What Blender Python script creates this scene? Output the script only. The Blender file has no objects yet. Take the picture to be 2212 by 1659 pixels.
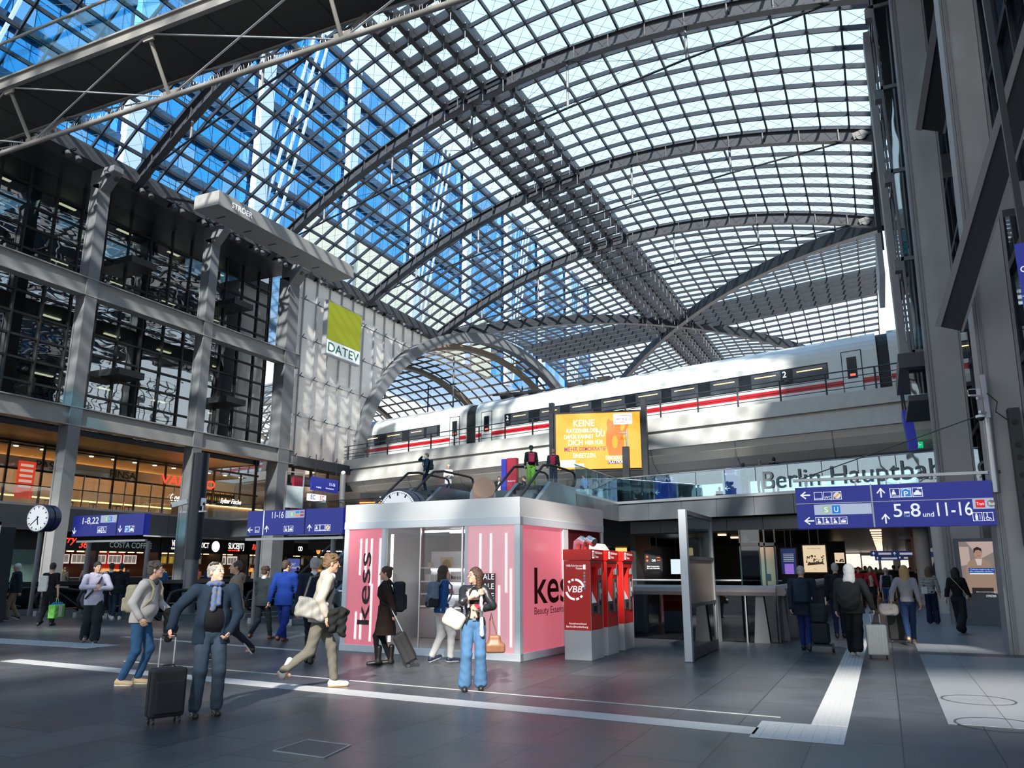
import bpy, bmesh, math, random
import numpy as np
from mathutils import Vector as V, Matrix as M4
random.seed(7)
D=bpy.data; COL=bpy.context.scene.collection; SC=bpy.context.scene
PI=math.pi
LOC=[False]   # True while a thing is modelled about its own base
# ---------------------------------------------------------------- camera
F_PX=1700.; CX,CY=1106.,829.5; EYE=1.6
PITCH=math.atan(400.5/F_PX); YAW=math.radians(24.72)
cd=D.cameras.new('camera'); cam=D.objects.new('camera',cd); COL.objects.link(cam)
cd.sensor_width=36; cd.lens=36*F_PX/2212; cd.clip_start=.05; cd.clip_end=900
cam.location=(0,0,EYE); cam.rotation_euler=(PI/2+PITCH,0,YAW); SC.camera=cam
# ---------------------------------------------------------------- sky, sun, exposure
w=D.worlds.new('sky'); SC.world=w; w.use_nodes=True; wn=w.node_tree; wn.nodes.clear()
wo=wn.nodes.new('ShaderNodeOutputWorld'); bg=wn.nodes.new('ShaderNodeBackground'); wn.links.new(bg.outputs[0],wo.inputs[0])
tc=wn.nodes.new('ShaderNodeTexCoord'); sp=wn.nodes.new('ShaderNodeSeparateXYZ'); wn.links.new(tc.outputs['Generated'],sp.inputs[0])
cr=wn.nodes.new('ShaderNodeValToRGB'); wn.links.new(sp.outputs[2],cr.inputs[0]); wn.links.new(cr.outputs[0],bg.inputs[0])
e=cr.color_ramp.elements; e[0].position=.0; e[0].color=(1.,.97,.93,1); e[1].position=1.; e[1].color=(.30,.56,.95,1)
for p_,c_ in ((.18,(.85,.95,1.,1)),(.45,(.68,.88,1.,1)),(.7,(.52,.78,1.,1))):
    q=cr.color_ramp.elements.new(p_); q.color=c_
bg.inputs[1].default_value=1.2
SUN_DIR=V((-.25,.78,-.57)).normalized()
sl=D.lights.new('sun','SUN'); sun=D.objects.new('sun',sl); COL.objects.link(sun); sl.energy=9.; sl.angle=.028; sl.color=(1,.93,.82)
sun.rotation_euler=SUN_DIR.to_track_quat('-Z','Y').to_euler(); sun.location=(30,-40,60)
vs=SC.view_settings; vs.view_transform='Standard'; vs.look='None'; vs.exposure=.34; vs.gamma=1; vs.use_curve_mapping=False
# ---------------------------------------------------------------- pixel -> place helpers (used on real planes)
def ray(px,py):
    r=px-CX; u=CY-py; up=u*math.cos(PITCH)+F_PX*math.sin(PITCH); fw=F_PX*math.cos(PITCH)-u*math.sin(PITCH)
    return V((r*math.cos(YAW)-fw*math.sin(YAW), r*math.sin(YAW)+fw*math.cos(YAW), up))
def atz(px,py,z=0.):
    d=ray(px,py); return V((0,0,EYE))+d*((z-EYE)/d.z)
def atx(px,py,x):
    d=ray(px,py); return V((0,0,EYE))+d*(x/d.x)
def aty(px,py,y,s=0.):
    d=ray(px,py); return V((0,0,EYE))+d*(y/(d.y-s*d.x))
# ---------------------------------------------------------------- materials
MC={}
def mat(n,c,rough=.6,metal=0.,emit=None,es=1.,bump=0.,bs=8.,var=0.,alpha=None,spec=.5,coat=0.,stretch=None):
    if n in MC: return MC[n]
    m=D.materials.new(n); m.use_nodes=True; nt=m.node_tree; b=nt.nodes['Principled BSDF']
    b.inputs['Base Color'].default_value=(*c,1); b.inputs['Roughness'].default_value=rough; b.inputs['Metallic'].default_value=metal
    b.inputs['Specular IOR Level'].default_value=spec
    if coat: b.inputs['Coat Weight'].default_value=coat
    if emit: b.inputs['Emission Color'].default_value=(*emit,1); b.inputs['Emission Strength'].default_value=es
    if bump or var:
        tcn=nt.nodes.new('ShaderNodeTexCoord'); nz=nt.nodes.new('ShaderNodeTexNoise'); nz.inputs['Scale'].default_value=bs; nz.inputs['Detail'].default_value=4
        src=tcn.outputs['Object']
        if stretch:
            mp=nt.nodes.new('ShaderNodeMapping'); mp.inputs['Scale'].default_value=stretch; nt.links.new(src,mp.inputs[0]); src=mp.outputs[0]
        nt.links.new(src,nz.inputs['Vector'])
        if bump:
            bm_=nt.nodes.new('ShaderNodeBump'); bm_.inputs['Strength'].default_value=bump; bm_.inputs['Distance'].default_value=.02
            nt.links.new(nz.outputs[0],bm_.inputs['Height']); nt.links.new(bm_.outputs[0],b.inputs['Normal'])
        if var:
            mx=nt.nodes.new('ShaderNodeMix'); mx.data_type='RGBA'
            mx.inputs[6].default_value=(*[x*(1-var) for x in c],1); mx.inputs[7].default_value=(*[min(1,x*(1+var)) for x in c],1)
            nt.links.new(nz.outputs[0],mx.inputs[0]); nt.links.new(mx.outputs[2],b.inputs['Base Color'])
    MC[n]=m; return m
def glass(n,tint=(.8,.9,.95),gloss=.12,rough=.02,wavy=0.,wscale=.6,fres=True,st=None):
    """thin sheet of glass: what is behind shows through, plus a mirror reflection that grows at grazing angles"""
    if n in MC: return MC[n]
    m=D.materials.new(n); m.use_nodes=True; nt=m.node_tree; nt.nodes.clear()
    o=nt.nodes.new('ShaderNodeOutputMaterial'); mx=nt.nodes.new('ShaderNodeMixShader'); t=nt.nodes.new('ShaderNodeBsdfTransparent'); g=nt.nodes.new('ShaderNodeBsdfGlossy')
    t.inputs[0].default_value=(*tint,1); g.inputs[0].default_value=(.9,.95,1,1); g.inputs['Roughness'].default_value=rough
    if fres:
        f=nt.nodes.new('ShaderNodeLayerWeight'); f.inputs[0].default_value=.5; pw=nt.nodes.new('ShaderNodeMath'); pw.operation='POWER'; pw.inputs[1].default_value=5
        a=nt.nodes.new('ShaderNodeMath'); a.operation='MULTIPLY_ADD'; a.inputs[1].default_value=.75; a.inputs[2].default_value=gloss; a.use_clamp=True
        nt.links.new(f.outputs['Facing'],pw.inputs[0]); nt.links.new(pw.outputs[0],a.inputs[0]); nt.links.new(a.outputs[0],mx.inputs[0])
    else: mx.inputs[0].default_value=gloss
    if wavy:
        tcn=nt.nodes.new('ShaderNodeTexCoord'); nz=nt.nodes.new('ShaderNodeTexNoise'); nz.inputs['Scale'].default_value=wscale; nz.inputs['Detail'].default_value=1
        bu=nt.nodes.new('ShaderNodeBump'); bu.inputs['Strength'].default_value=1; bu.inputs['Distance'].default_value=wavy
        sv=tcn.outputs['Object']
        if st:
            mp=nt.nodes.new('ShaderNodeMapping'); mp.inputs['Scale'].default_value=st; nt.links.new(sv,mp.inputs[0]); sv=mp.outputs[0]
        nt.links.new(sv,nz.inputs['Vector']); nt.links.new(nz.outputs[0],bu.inputs['Height']); nt.links.new(bu.outputs[0],g.inputs['Normal'])
        if fres: nt.links.new(bu.outputs[0],f.inputs['Normal'])
    nt.links.new(t.outputs[0],mx.inputs[1]); nt.links.new(g.outputs[0],mx.inputs[2]); nt.links.new(mx.outputs[0],o.inputs[0])
    MC[n]=m; return m
def cloth(n,c,rough=.85,bs=300,bump=.15,var=.12): return mat(n,c,rough,bump=bump,bs=bs,var=var,spec=.2)
def lit(n,c,s): return mat(n,tuple(x*.15 for x in c),.5,emit=c,es=s)
steel=mat('dark painted steel',(.020,.024,.032),.45,var=.2,bs=2)
roofsteel=mat('blue grey roof steel',(.022,.028,.042),.5,var=.15,bs=2)
colgrey=mat('grey painted column steel',(.15,.16,.175),.45,var=.18,bs=1.5)
colgrey2=mat('dark grey painted steel',(.055,.06,.072),.45,var=.18,bs=1.5)
black=mat('matt black',(.012,.013,.016),.6)
dark=mat('dark cladding',(.02,.024,.03),.5)
alu=mat('brushed aluminium',(.45,.47,.5),.35,.6)
chrome=mat('polished steel',(.7,.72,.75),.2,.95)
concrete=mat('pale concrete',(.62,.62,.60),.8,bump=.1,bs=3,var=.12)
white=mat('white lacquer',(.8,.82,.85),.35)
blueS=mat('station sign blue',(.012,.02,.22),.4,emit=(.02,.03,.3),es=.35)
whiteL=mat('white lettering',(.85,.85,.85),.5,emit=(.9,.95,1),es=.45)
blackL=mat('black lettering',(.01,.01,.01),.5)
redP=mat('red enamel',(.62,.015,.012),.35)
gl_roof=glass('roof glass',(.93,.97,1.),.0,.03)
gl_clear=glass('clear glass',(.9,.95,.95),.03)
gl_bal=glass('balustrade glass',(.62,.82,.88),.22,.02,wavy=.004,wscale=1.2)
gl_dark=glass('dark glass',(.10,.14,.17),.10,.03)
gl_fac=glass('office glass',(.20,.27,.28),.30,.01,wavy=.016,wscale=1.,st=(1,.35,1.1))
# ---------------------------------------------------------------- mesh builder
class MB:
    def __init__(s): s.v=[]; s.f=[]
    def add(s,vs,fs):
        n=len(s.v); s.v+= [tuple(x) for x in vs]; s.f+= [tuple(i+n for i in f) for f in fs]; return s
    def mm(s,x0,x1,y0,y1,z0,z1):
        return s.add([(x0,y0,z0),(x1,y0,z0),(x1,y1,z0),(x0,y1,z0),(x0,y0,z1),(x1,y0,z1),(x1,y1,z1),(x0,y1,z1)],
          [(0,3,2,1),(4,5,6,7),(0,1,5,4),(1,2,6,5),(2,3,7,6),(3,0,4,7)])
    def box(s,c,d,rz=0.,tilt=None):
        hx,hy,hz=d[0]/2,d[1]/2,d[2]/2; R=M4.Rotation(rz,4,'Z')
        if tilt: R=R@M4.Rotation(tilt[0],4,tilt[1])
        vs=[R@V((a*hx,b*hy,c_*hz))+V(c) for c_ in(-1,1) for a,b in((-1,-1),(1,-1),(1,1),(-1,1))]
        return s.add(vs,[(0,3,2,1),(4,5,6,7),(0,1,5,4),(1,2,6,5),(2,3,7,6),(3,0,4,7)])
    def bar(s,p,q,w,h,up=(0,0,1)):
        p=V(p);q=V(q);d=(q-p).normalized();u=V(up); u=(u-d*u.dot(d))
        if u.length<1e-4: u=V((1,0,0))-d*d.x
        u.normalize(); r=d.cross(u); vs=[]
        for a in(p,q):
            for i,j in((-1,-1),(1,-1),(1,1),(-1,1)): vs.append(a+r*(i*w/2)+u*(j*h/2))
        return s.add(vs,[(0,3,2,1),(4,5,6,7),(0,1,5,4),(1,2,6,5),(2,3,7,6),(3,0,4,7)])
    def tube(s,p,q,r,n=8,r2=None,cap=True):
        p=V(p);q=V(q);r2=r if r2 is None else r2;d=(q-p).normalized();u=V((0,0,1)) if abs(d.z)<.9 else V((1,0,0)); u=(u-d*u.dot(d)).normalized(); t=d.cross(u)
        vs=[p+(u*math.cos(2*PI*i/n)+t*math.sin(2*PI*i/n))*r for i in range(n)]+[q+(u*math.cos(2*PI*i/n)+t*math.sin(2*PI*i/n))*r2 for i in range(n)]
        fs=[(i,(i+1)%n,n+(i+1)%n,n+i) for i in range(n)]
        if cap: fs+= [tuple(range(n-1,-1,-1)),tuple(range(n,2*n))]
        return s.add(vs,fs)
    def path(s,pts,r,n=8):
        pts=[V(p) for p in pts]; base=len(s.v); u=None
        for i,p in enumerate(pts):
            d=(pts[min(i+1,len(pts)-1)]-pts[max(i-1,0)]).normalized()
            if u is None: u=V((0,0,1)) if abs(d.z)<.9 else V((1,0,0))
            u=(u-d*u.dot(d)).normalized(); t=d.cross(u)
            rr=r[i] if isinstance(r,(list,tuple)) else r
            s.v+=[tuple(p+(u*math.cos(2*PI*k/n)+t*math.sin(2*PI*k/n))*rr) for k in range(n)]
        for i in range(len(pts)-1):
            a=base+i*n
            s.f+=[(a+k,a+(k+1)%n,a+n+(k+1)%n,a+n+k) for k in range(n)]
        s.f+=[tuple(base+k for k in range(n-1,-1,-1)),tuple(base+(len(pts)-1)*n+k for k in range(n))]
        return s
    def ribbon(s,pts,w,h,up=(0,0,1)):
        pts=[V(p) for p in pts]; base=len(s.v)
        for i,p in enumerate(pts):
            d=(pts[min(i+1,len(pts)-1)]-pts[max(i-1,0)]).normalized(); u=V(up); u=(u-d*u.dot(d)).normalized(); r=d.cross(u)
            s.v+=[tuple(p+r*(a*w/2)+u*(b*h/2)) for a,b in((-1,-1),(1,-1),(1,1),(-1,1))]
        for i in range(len(pts)-1):
            a=base+i*4; s.f+=[(a+k,a+(k+1)%4,a+4+(k+1)%4,a+4+k) for k in range(4)]
        e_=base+(len(pts)-1)*4; s.f+=[(base+3,base+2,base+1,base),(e_,e_+1,e_+2,e_+3)]
        return s
    def prism(s,poly,ext):
        n=len(poly);e_=V(ext);P=[V(p) for p in poly]
        return s.add(P+[p+e_ for p in P],[tuple(range(n-1,-1,-1)),tuple(range(n,2*n))]+[(i,(i+1)%n,n+(i+1)%n,n+i) for i in range(n)])
    def quad(s,a,b,c,d): return s.add([a,b,c,d],[(0,1,2,3)])
    def ball(s,c,r,n=12,m=8,sc=(1,1,1)):
        vs=[];fs=[]
        for j in range(m+1):
            for i in range(n):
                th=PI*j/m;ph=2*PI*i/n; vs.append((c[0]+r*sc[0]*math.sin(th)*math.cos(ph),c[1]+r*sc[1]*math.sin(th)*math.sin(ph),c[2]+r*sc[2]*math.cos(th)))
        for j in range(m):
            for i in range(n): fs.append((j*n+i,(j+1)*n+i,(j+1)*n+(i+1)%n,j*n+(i+1)%n))
        return s.add(vs,fs)
    def build(s,name,m,parent=None,smooth=False,bevel=0,loc=None):
        me=D.meshes.new(name); me.from_pydata(s.v,[],s.f); me.materials.append(m)
        if smooth: me.polygons.foreach_set('use_smooth',[True]*len(me.polygons))
        bm_=bmesh.new(); bm_.from_mesh(me); bmesh.ops.remove_doubles(bm_,verts=bm_.verts,dist=1e-6); bmesh.ops.recalc_face_normals(bm_,faces=bm_.faces); bm_.to_mesh(me); bm_.free()
        o=D.objects.new(name,me); COL.objects.link(o)
        if parent:
            o.parent=parent
            if loc is None and not LOC[0]: o.matrix_parent_inverse=parent_inv(parent)
        if loc: o.location=loc
        if bevel:
            b=o.modifiers.new('bevel','BEVEL'); b.width=bevel; b.segments=2; b.limit_method='ANGLE'
        if smooth: 
            try: o.modifiers.new('en','EDGE_SPLIT').split_angle=math.radians(50)
            except Exception: pass
        return o
def wm(o):
    m=M4.LocRotScale(o.location,o.rotation_euler,o.scale)
    if o.parent: return wm(o.parent)@o.matrix_parent_inverse@m
    return m
def parent_inv(p): return wm(p).inverted()
def tag(o,label=None,cat=None,group=None,kind=None):
    for k,v_ in (('label',label),('category',cat),('group',group),('kind',kind)):
        if v_: o[k]=v_
    return o
def thing(name,label,cat,loc=(0,0,0),rz=0.,group=None):
    o=D.objects.new(name,None); COL.objects.link(o); o.location=loc; o.rotation_euler=(0,0,rz); o.empty_display_size=.2
    return tag(o,label,cat,group)
def struct(o): o['kind']='structure'; return o
def copytree(r,loc,rz=None,label=None,group=None):
    c=r.copy(); COL.objects.link(c); c.location=loc
    if rz is not None: c.rotation_euler=(0,0,rz)
    if label: c['label']=label
    if group: c['group']=group
    for ch in [x for x in D.objects if x.parent==r]:
        k=ch.copy(); COL.objects.link(k); k.parent=c
        for g in [x for x in D.objects if x.parent==ch]:
            h=g.copy(); COL.objects.link(h); h.parent=k
    return c
def text(s,name,parent,o,xd,up,h,m,w=None,bold=0.,shear=0.,ext=.004,align='LEFT'):
    """lettering: o = lower left corner, xd = reading direction, up, h = capital height, w = full width"""
    cu=D.curves.new(name,'FONT'); cu.body=s; cu.size=1; cu.offset=min(bold,.03)*.3; cu.shear=shear; cu.extrude=0
    t=D.objects.new(name,cu); COL.objects.link(t); bpy.context.view_layer.update()
    me=D.meshes.new_from_object(t.evaluated_get(bpy.context.evaluated_depsgraph_get())); D.objects.remove(t); D.curves.remove(cu)
    if not len(me.vertices): return None
    xs=[v_.co.x for v_ in me.vertices]; ys=[v_.co.y for v_ in me.vertices]; x0,x1=min(xs),max(xs)
    cap=.70; k=h/cap; kx=k if w is None else w/(x1-x0)
    if w is None: w=(x1-x0)*kx
    xd=V(xd).normalized(); up=V(up).normalized(); nrm=xd.cross(up); off=0 if align=='LEFT' else (-w/2 if align=='CENTER' else -w)
    o=V(o)
    for v_ in me.vertices: v_.co=o+xd*((v_.co.x-x0)*kx+off)+up*(v_.co.y*k)+nrm*ext
    me.materials.clear(); me.materials.append(m)
    ob=D.objects.new(name,me); COL.objects.link(ob); ob.name=name
    if parent:
        ob.parent=parent
        if not LOC[0]: ob.matrix_parent_inverse=parent_inv(parent)
    return ob
class Fr:
    """a flat face to put marks on: origin lower left, x along reading direction, y up; metres"""
    def __init__(s,o,xd,up=(0,0,1),parent=None,sc=1.): s.sc=sc; s.o=V(o); s.x=V(xd).normalized(); s.y=V(up).normalized(); s.n=s.x.cross(s.y).normalized(); s.p=parent
    def at(s,a,b,d=0.): return s.o+s.x*a*s.sc+s.y*b*s.sc+s.n*d
    def rect(s,a0,b0,a1,b1,name,m,d=.003,parent=None):
        mb=MB(); mb.prism([s.at(a0,b0,d*.3),s.at(a1,b0,d*.3),s.at(a1,b1,d*.3),s.at(a0,b1,d*.3)],s.n*d); return mb.build(name,m,parent or s.p)
    def poly(s,polys,name,m,d=.004,t=.003,parent=None):
        mb=MB()
        for pl in polys: mb.prism([s.at(a,b,d) for a,b in pl],s.n*t)
        return mb.build(name,m,parent or s.p)
    def text(s,str_,a,b,h,m,w=None,name='lettering',bold=.02,shear=0.,d=.006,align='LEFT',parent=None):
        return text(str_,name,parent or s.p,s.at(a,b),s.x,s.y,h*s.sc,m,w if w is None else w*s.sc,bold,shear,d,align)
def circ(cx,cy,r,n=20,a0=0,a1=2*PI): return [(cx+r*math.cos(a0+(a1-a0)*i/n),cy+r*math.sin(a0+(a1-a0)*i/n)) for i in range(n if a1-a0>6.2 else n+1)]
def ringseg(cx,cy,r0,r1,a0,a1,n=10):
    return [(cx+r1*math.cos(a0+(a1-a0)*i/n),cy+r1*math.sin(a0+(a1-a0)*i/n)) for i in range(n+1)]+[(cx+r0*math.cos(a1+(a0-a1)*i/n),cy+r0*math.sin(a1+(a0-a1)*i/n)) for i in range(n+1)]
def arrow(cx,cy,s,d):
    """up/left/down arrow as three bars"""
    def rot(p): 
        a={'u':0,'l':PI/2,'d':PI}[d]; return (cx+p[0]*math.cos(a)-p[1]*math.sin(a),cy+p[0]*math.sin(a)+p[1]*math.cos(a))
    t=s*.07
    L=[[(-t,-s/2),(t,-s/2),(t,s*.42),(-t,s*.42)],[(-.42*s,0),(-.42*s+.1*s,-.1*s),(.06*s,.42*s),(0,.5*s)],[(.42*s,0),(.32*s,-.1*s),(-.06*s,.42*s),(0,.5*s)]]
    return [[rot(p) for p in l] for l in L]
# ================================================================ SETTING
SK=-.268; XR,XL=2.,-38.; XC=-18.
def shader_floor():
    m=D.materials.new('dark slate tiles'); m.use_nodes=True; nt=m.node_tree; b=nt.nodes['Principled BSDF']
    tcn=nt.nodes.new('ShaderNodeTexCoord'); mp=nt.nodes.new('ShaderNodeMapping'); mp.inputs['Rotation'].default_value=(0,0,PI/2)
    br=nt.nodes.new('ShaderNodeTexBrick'); br.offset=.4; br.inputs['Scale'].default_value=1; br.inputs['Brick Width'].default_value=1.45; br.inputs['Row Height'].default_value=.78
    br.inputs['Mortar Size'].default_value=.009; br.inputs['Mortar Smooth'].default_value=.3
    br.inputs['Color1'].default_value=(.050,.056,.066,1); br.inputs['Color2'].default_value=(.070,.078,.090,1); br.inputs['Mortar'].default_value=(.018,.02,.024,1)
    nt.links.new(tcn.outputs['Object'],mp.inputs[0]); nt.links.new(mp.outputs[0],br.inputs['Vector'])
    nz=nt.nodes.new('ShaderNodeTexNoise'); nz.inputs['Scale'].default_value=.9; nz.inputs['Detail'].default_value=6; nz.inputs['Roughness'].default_value=.65
    nt.links.new(tcn.outputs['Object'],nz.inputs['Vector'])
    mx=nt.nodes.new('ShaderNodeMix'); mx.data_type='RGBA'; mx.blend_type='MULTIPLY'; mx.inputs[0].default_value=.6
    rm=nt.nodes.new('ShaderNodeMapRange'); rm.inputs[1].default_value=.3; rm.inputs[2].default_value=.7; rm.inputs[3].default_value=.6; rm.inputs[4].default_value=1.35
    nt.links.new(nz.outputs[0],rm.inputs[0]); nt.links.new(br.outputs[0],mx.inputs[6]); nt.links.new(rm.outputs[0],mx.inputs[7]); nt.links.new(mx.outputs[2],b.inputs['Base Color'])
    r2=nt.nodes.new('ShaderNodeMapRange'); r2.inputs[1].default_value=.3; r2.inputs[2].default_value=.7; r2.inputs[3].default_value=.30; r2.inputs[4].default_value=.42
    nt.links.new(nz.outputs[0],r2.inputs[0]); nt.links.new(r2.outputs[0],b.inputs['Roughness'])
    bu=nt.nodes.new('ShaderNodeBump'); bu.inputs['Strength'].default_value=.35; bu.inputs['Distance'].default_value=.004; bu.invert=True
    nt.links.new(br.outputs['Fac'],bu.inputs['Height']); nt.links.new(bu.outputs[0],b.inputs['Normal'])
    return m
slate=shader_floor()
def granite(n,c,rough=.35):
    m=mat(n,c,rough); nt=m.node_tree; b=nt.nodes['Principled BSDF']; tcn=nt.nodes.new('ShaderNodeTexCoord')
    nz=nt.nodes.new('ShaderNodeTexNoise'); nz.inputs['Scale'].default_value=160; nz.inputs['Detail'].default_value=3; nt.links.new(tcn.outputs['Object'],nz.inputs['Vector'])
    br=nt.nodes.new('ShaderNodeTexBrick'); br.offset=.0; br.inputs['Scale'].default_value=1; br.inputs['Brick Width'].default_value=1.05; br.inputs['Row Height'].default_value=2.4; br.inputs['Mortar Size'].default_value=.006
    br.inputs['Color1'].default_value=(*c,1); br.inputs['Color2'].default_value=(*[x*.94 for x in c],1); br.inputs['Mortar'].default_value=(*[x*.45 for x in c],1); nt.links.new(tcn.outputs['Object'],br.inputs['Vector'])
    mx=nt.nodes.new('ShaderNodeMix'); mx.data_type='RGBA'; mx.blend_type='MULTIPLY'; mx.inputs[0].default_value=.7; rm=nt.nodes.new('ShaderNodeMapRange'); rm.inputs[1].default_value=.35; rm.inputs[2].default_value=.65; rm.inputs[3].default_value=.6; rm.inputs[4].default_value=1.25
    nt.links.new(nz.outputs[0],rm.inputs[0]); nt.links.new(br.outputs[0],mx.inputs[6]); nt.links.new(rm.outputs[0],mx.inputs[7]); nt.links.new(mx.outputs[2],b.inputs['Base Color']); return m
gran=granite('light grey granite',(.25,.27,.30)); pale=mat('pale stone inlay',(.42,.43,.45),.45,var=.3,bs=120)
fl=MB(); fl.mm(-70,30,-12,19.1,-.35,0); fl.mm(-2.2,30,19.1,130,-.35,0); fl.mm(-70,-31,19.1,60,-.35,0); fl.mm(-31,-2.2,42,130,-.35,0)
struct(fl.build('floor',slate))
struct(MB().mm(-70,30,15,70,-6.6,-6.2).build('floor',mat('lower concourse floor',(.10,.11,.13),.3)))
g=MB(); g.mm(.46,9,10.1,17.85,.001,.006); g.mm(.46,9,18.55,60,.001,.006); struct(g.build('trim_1',gran))
k_=math.tan(math.radians(-4.3))
def yl(y0,x): return y0+(x)*k_   # lines laid a few degrees off square
struct(MB().prism([(-14.5,yl(8.55,-14.5),.002),(-1.33,yl(8.55,-1.33),.002),(-1.33,yl(8.92,-1.33),.002),(-14.5,yl(8.92,-14.5),.002)],(0,0,.004)).build('trim_2',pale))
struct(MB().prism([(-12.5,yl(9.62,-12.5),.002),(-1.2,yl(9.62,-1.2),.002),(-1.2,yl(9.66,-1.2),.002),(-12.5,yl(9.66,-12.5),.002)],(0,0,.004)).build('trim_3',pale))
struct(MB().prism([(1.8,yl(9.62,1.8),.007),(6,yl(9.62,6),.007),(6,yl(9.65,6),.007),(1.8,yl(9.65,1.8),.007)],(0,0,.002)).build('trim_4',pale))
struct(MB().prism([(-17,14.2,.002),(-10.6,13.3,.002),(-10.6,13.45,.002),(-17,14.4,.002)],(0,0,.004)).build('trim_5',pale))
tk=MB(); tk.mm(-.86,-.5,9.45,48,.002,.006)
for i in range(6): tk.mm(-.845+i*.058,-.815+i*.058,9.45,48,.006,.011)
struct(tk.build('trim_6',mat('ribbed guidance stone',(.46,.47,.48),.5,var=.2,bs=60)))
tk=MB(); tk.mm(-1.36,-.5,8.5,9.43,.002,.006)
for i in range(7): tk.mm(-1.33+i*.12,-1.27+i*.12,8.53,9.4,.006,.011)
struct(tk.build('trim_7',mat('studded guidance stone',(.40,.42,.45),.5,var=.3,bs=60)))
tk=MB(); tk.mm(-20,-15.2,11.9,12.7,.002,.006)
for i in range(30): tk.mm(-19.95+i*.16,-19.87+i*.16,11.92,12.68,.006,.011)
struct(tk.build('trim_8',mat('studded guidance stone',(.40,.42,.45),.5)))
# ---- hall vault
def zr(x,yc):
    fx=1-((x-XC)/20)**2
    if 59<=yc<=107: fx=max(fx,1-((yc-83)/24)**2)
    return 24.2+4.3*fx
NX=28; DX=40/NX; DY=11.75/8
ycs=[]; y=59-DY*44
while y<59+1e-6: ycs.append(y); y+=DY
nin=33; ycs+=[59+48*i/nin for i in range(1,nin)]; ycs+=[107+DY*i for i in range(0,16)]
def RP(i,yc,dz=0.): x=XL+i*DX; return V((x,yc+SK*(x-XC),zr(x,yc)+dz))
grid=MB(); knob=MB()
crown=set(range(12,16))
for yc in ycs:
    st=2 if yc>107 else 1
    if yc>107 and int(yc*10)%2: pass
    grid.ribbon([RP(i,yc) for i in range(NX+1)],.09,.24)
for i in range(NX+1):
    if i in crown: continue
    grid.ribbon([RP(i,yc) for yc in ycs],.09,.22)
struct(grid.build('ceiling',roofsteel))
cb=MB()
for i in crown: cb.ribbon([RP(i,yc,-.15) for yc in ycs],.30,.66)
for yc in ycs:
    if yc<110: cb.ribbon([RP(i,yc,-.12) for i in range(12,16)],.24,.55)
    if 80<yc<87: cb.ribbon([RP(i,yc,-.15) for i in range(NX+1)],.26,.62)
struct(cb.build('trim_9',steel))
cab=MB()
for a,yc in enumerate(ycs[14:-14]):
    y2=ycs[15+a]
    for i in range(NX):
        if yc>59: 
            if (a+i)%2: continue
        cab.tube(RP(i,yc,-.03),RP(i+1,y2,-.03),.011,3,cap=False); cab.tube(RP(i+1,yc,-.03),RP(i,y2,-.03),.011,3,cap=False)
struct(cab.build('trim_10',mat('thin roof cable',(.10,.16,.22),.4)))
gp=MB()
for a in range(len(ycs)-1):
    for i in range(NX): gp.quad(RP(i,ycs[a],.14),RP(i+1,ycs[a],.14),RP(i+1,ycs[a+1],.14),RP(i,ycs[a+1],.14))
struct(gp.build('ceiling',gl_roof))
# rods and small lamps hanging in the crown strip
rd=MB(); hd=MB()
for a,yc in enumerate(ycs):
    if 8<yc<100:
        for i in range(12,16):
            p=(RP(i,yc)+RP(i,ycs[a+1]))/2 if a+1<len(ycs) else RP(i,yc)
            rd.tube(p+V((.2,0,-.3)),p+V((.2,0,-1.5)),.022,4); hd.mm(p.x+.12,p.x+.30,p.y-.09,p.y+.09,p.z-.75,p.z-.45)
tag(rd.build('hanging_rod',alu),'thin metal rods hanging in rows from the dark glazed crown strip of the roof','rod',kind='stuff')
tag(hd.build('roof_spotlight',colgrey2),'small grey spotlights hanging in rows along the crown strip of the roof','lamp',kind='stuff')
# main arches
for n,(yc,lb) in enumerate(((24.,'third from the front'),(35.5,'fourth, meeting the gutter behind the grey box'),(47.3,'fifth, ending above the green square sign'),(59.,'last before the roofs cross'),(12.25,'nearest, behind the footbridge'))):
    t=thing('roof_arch','dark curved steel arch of the hall roof, '+lb,'arch',(XC,yc,24.2),group='main arches across the hall roof')
    P=[V((x,yc+SK*(x-XC),zr(x,yc)-.45)) for x in np.linspace(XL,XR,41)]
    mb=MB(); mb.ribbon(P,.12,.75); mb.ribbon([p+V((0,0,-.38)) for p in P],.42,.08); mb.ribbon([p+V((0,0,.36)) for p in P],.42,.08)
    for i in range(0,41,2): mb.bar(P[i]+V((0,0,-.36)),P[i]+V((0,0,.36)),.4,.06,(1,0,0))
    mb.build('arch_beam',colgrey2,t)
    ch=[V((x,yc+SK*(x-XC),24.0+.75*(1-((x-XC)/20)**2))) for x in (-37.6,-32,-25.5,-19,-12.5,-6,1.6)]
    MB().path(ch,.06,6).build('tie_cable',steel,t)
    for p in ch[1:-1]:
        MB().tube(p,V((p.x,p.y,zr(p.x,yc)-.8)),.07,8).build('strut',colgrey,t)
    for s_,p in ((1,ch[0]),(-1,ch[-1])):
        mb=MB(); mb.tube(p+V((s_*.5,.12,.05)),p+V((s_*.5,-.12,.05)),.28,16); mb.bar(p+V((-s_*.3,0,.3)),p+V((s_*.9,0,.05)),.16,.4); mb.build('pin_bracket',colgrey2,t)
    wires=MB()
    for a in range(1,5):
        p,q=ch[a],ch[a+1]; wires.tube(V((p.x,p.y,zr(p.x,yc)-.8)),q,.014,4); wires.tube(V((q.x,q.y,zr(q.x,yc)-.8)),p,.014,4)
    wires.build('bracing_wire',steel,t)
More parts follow.
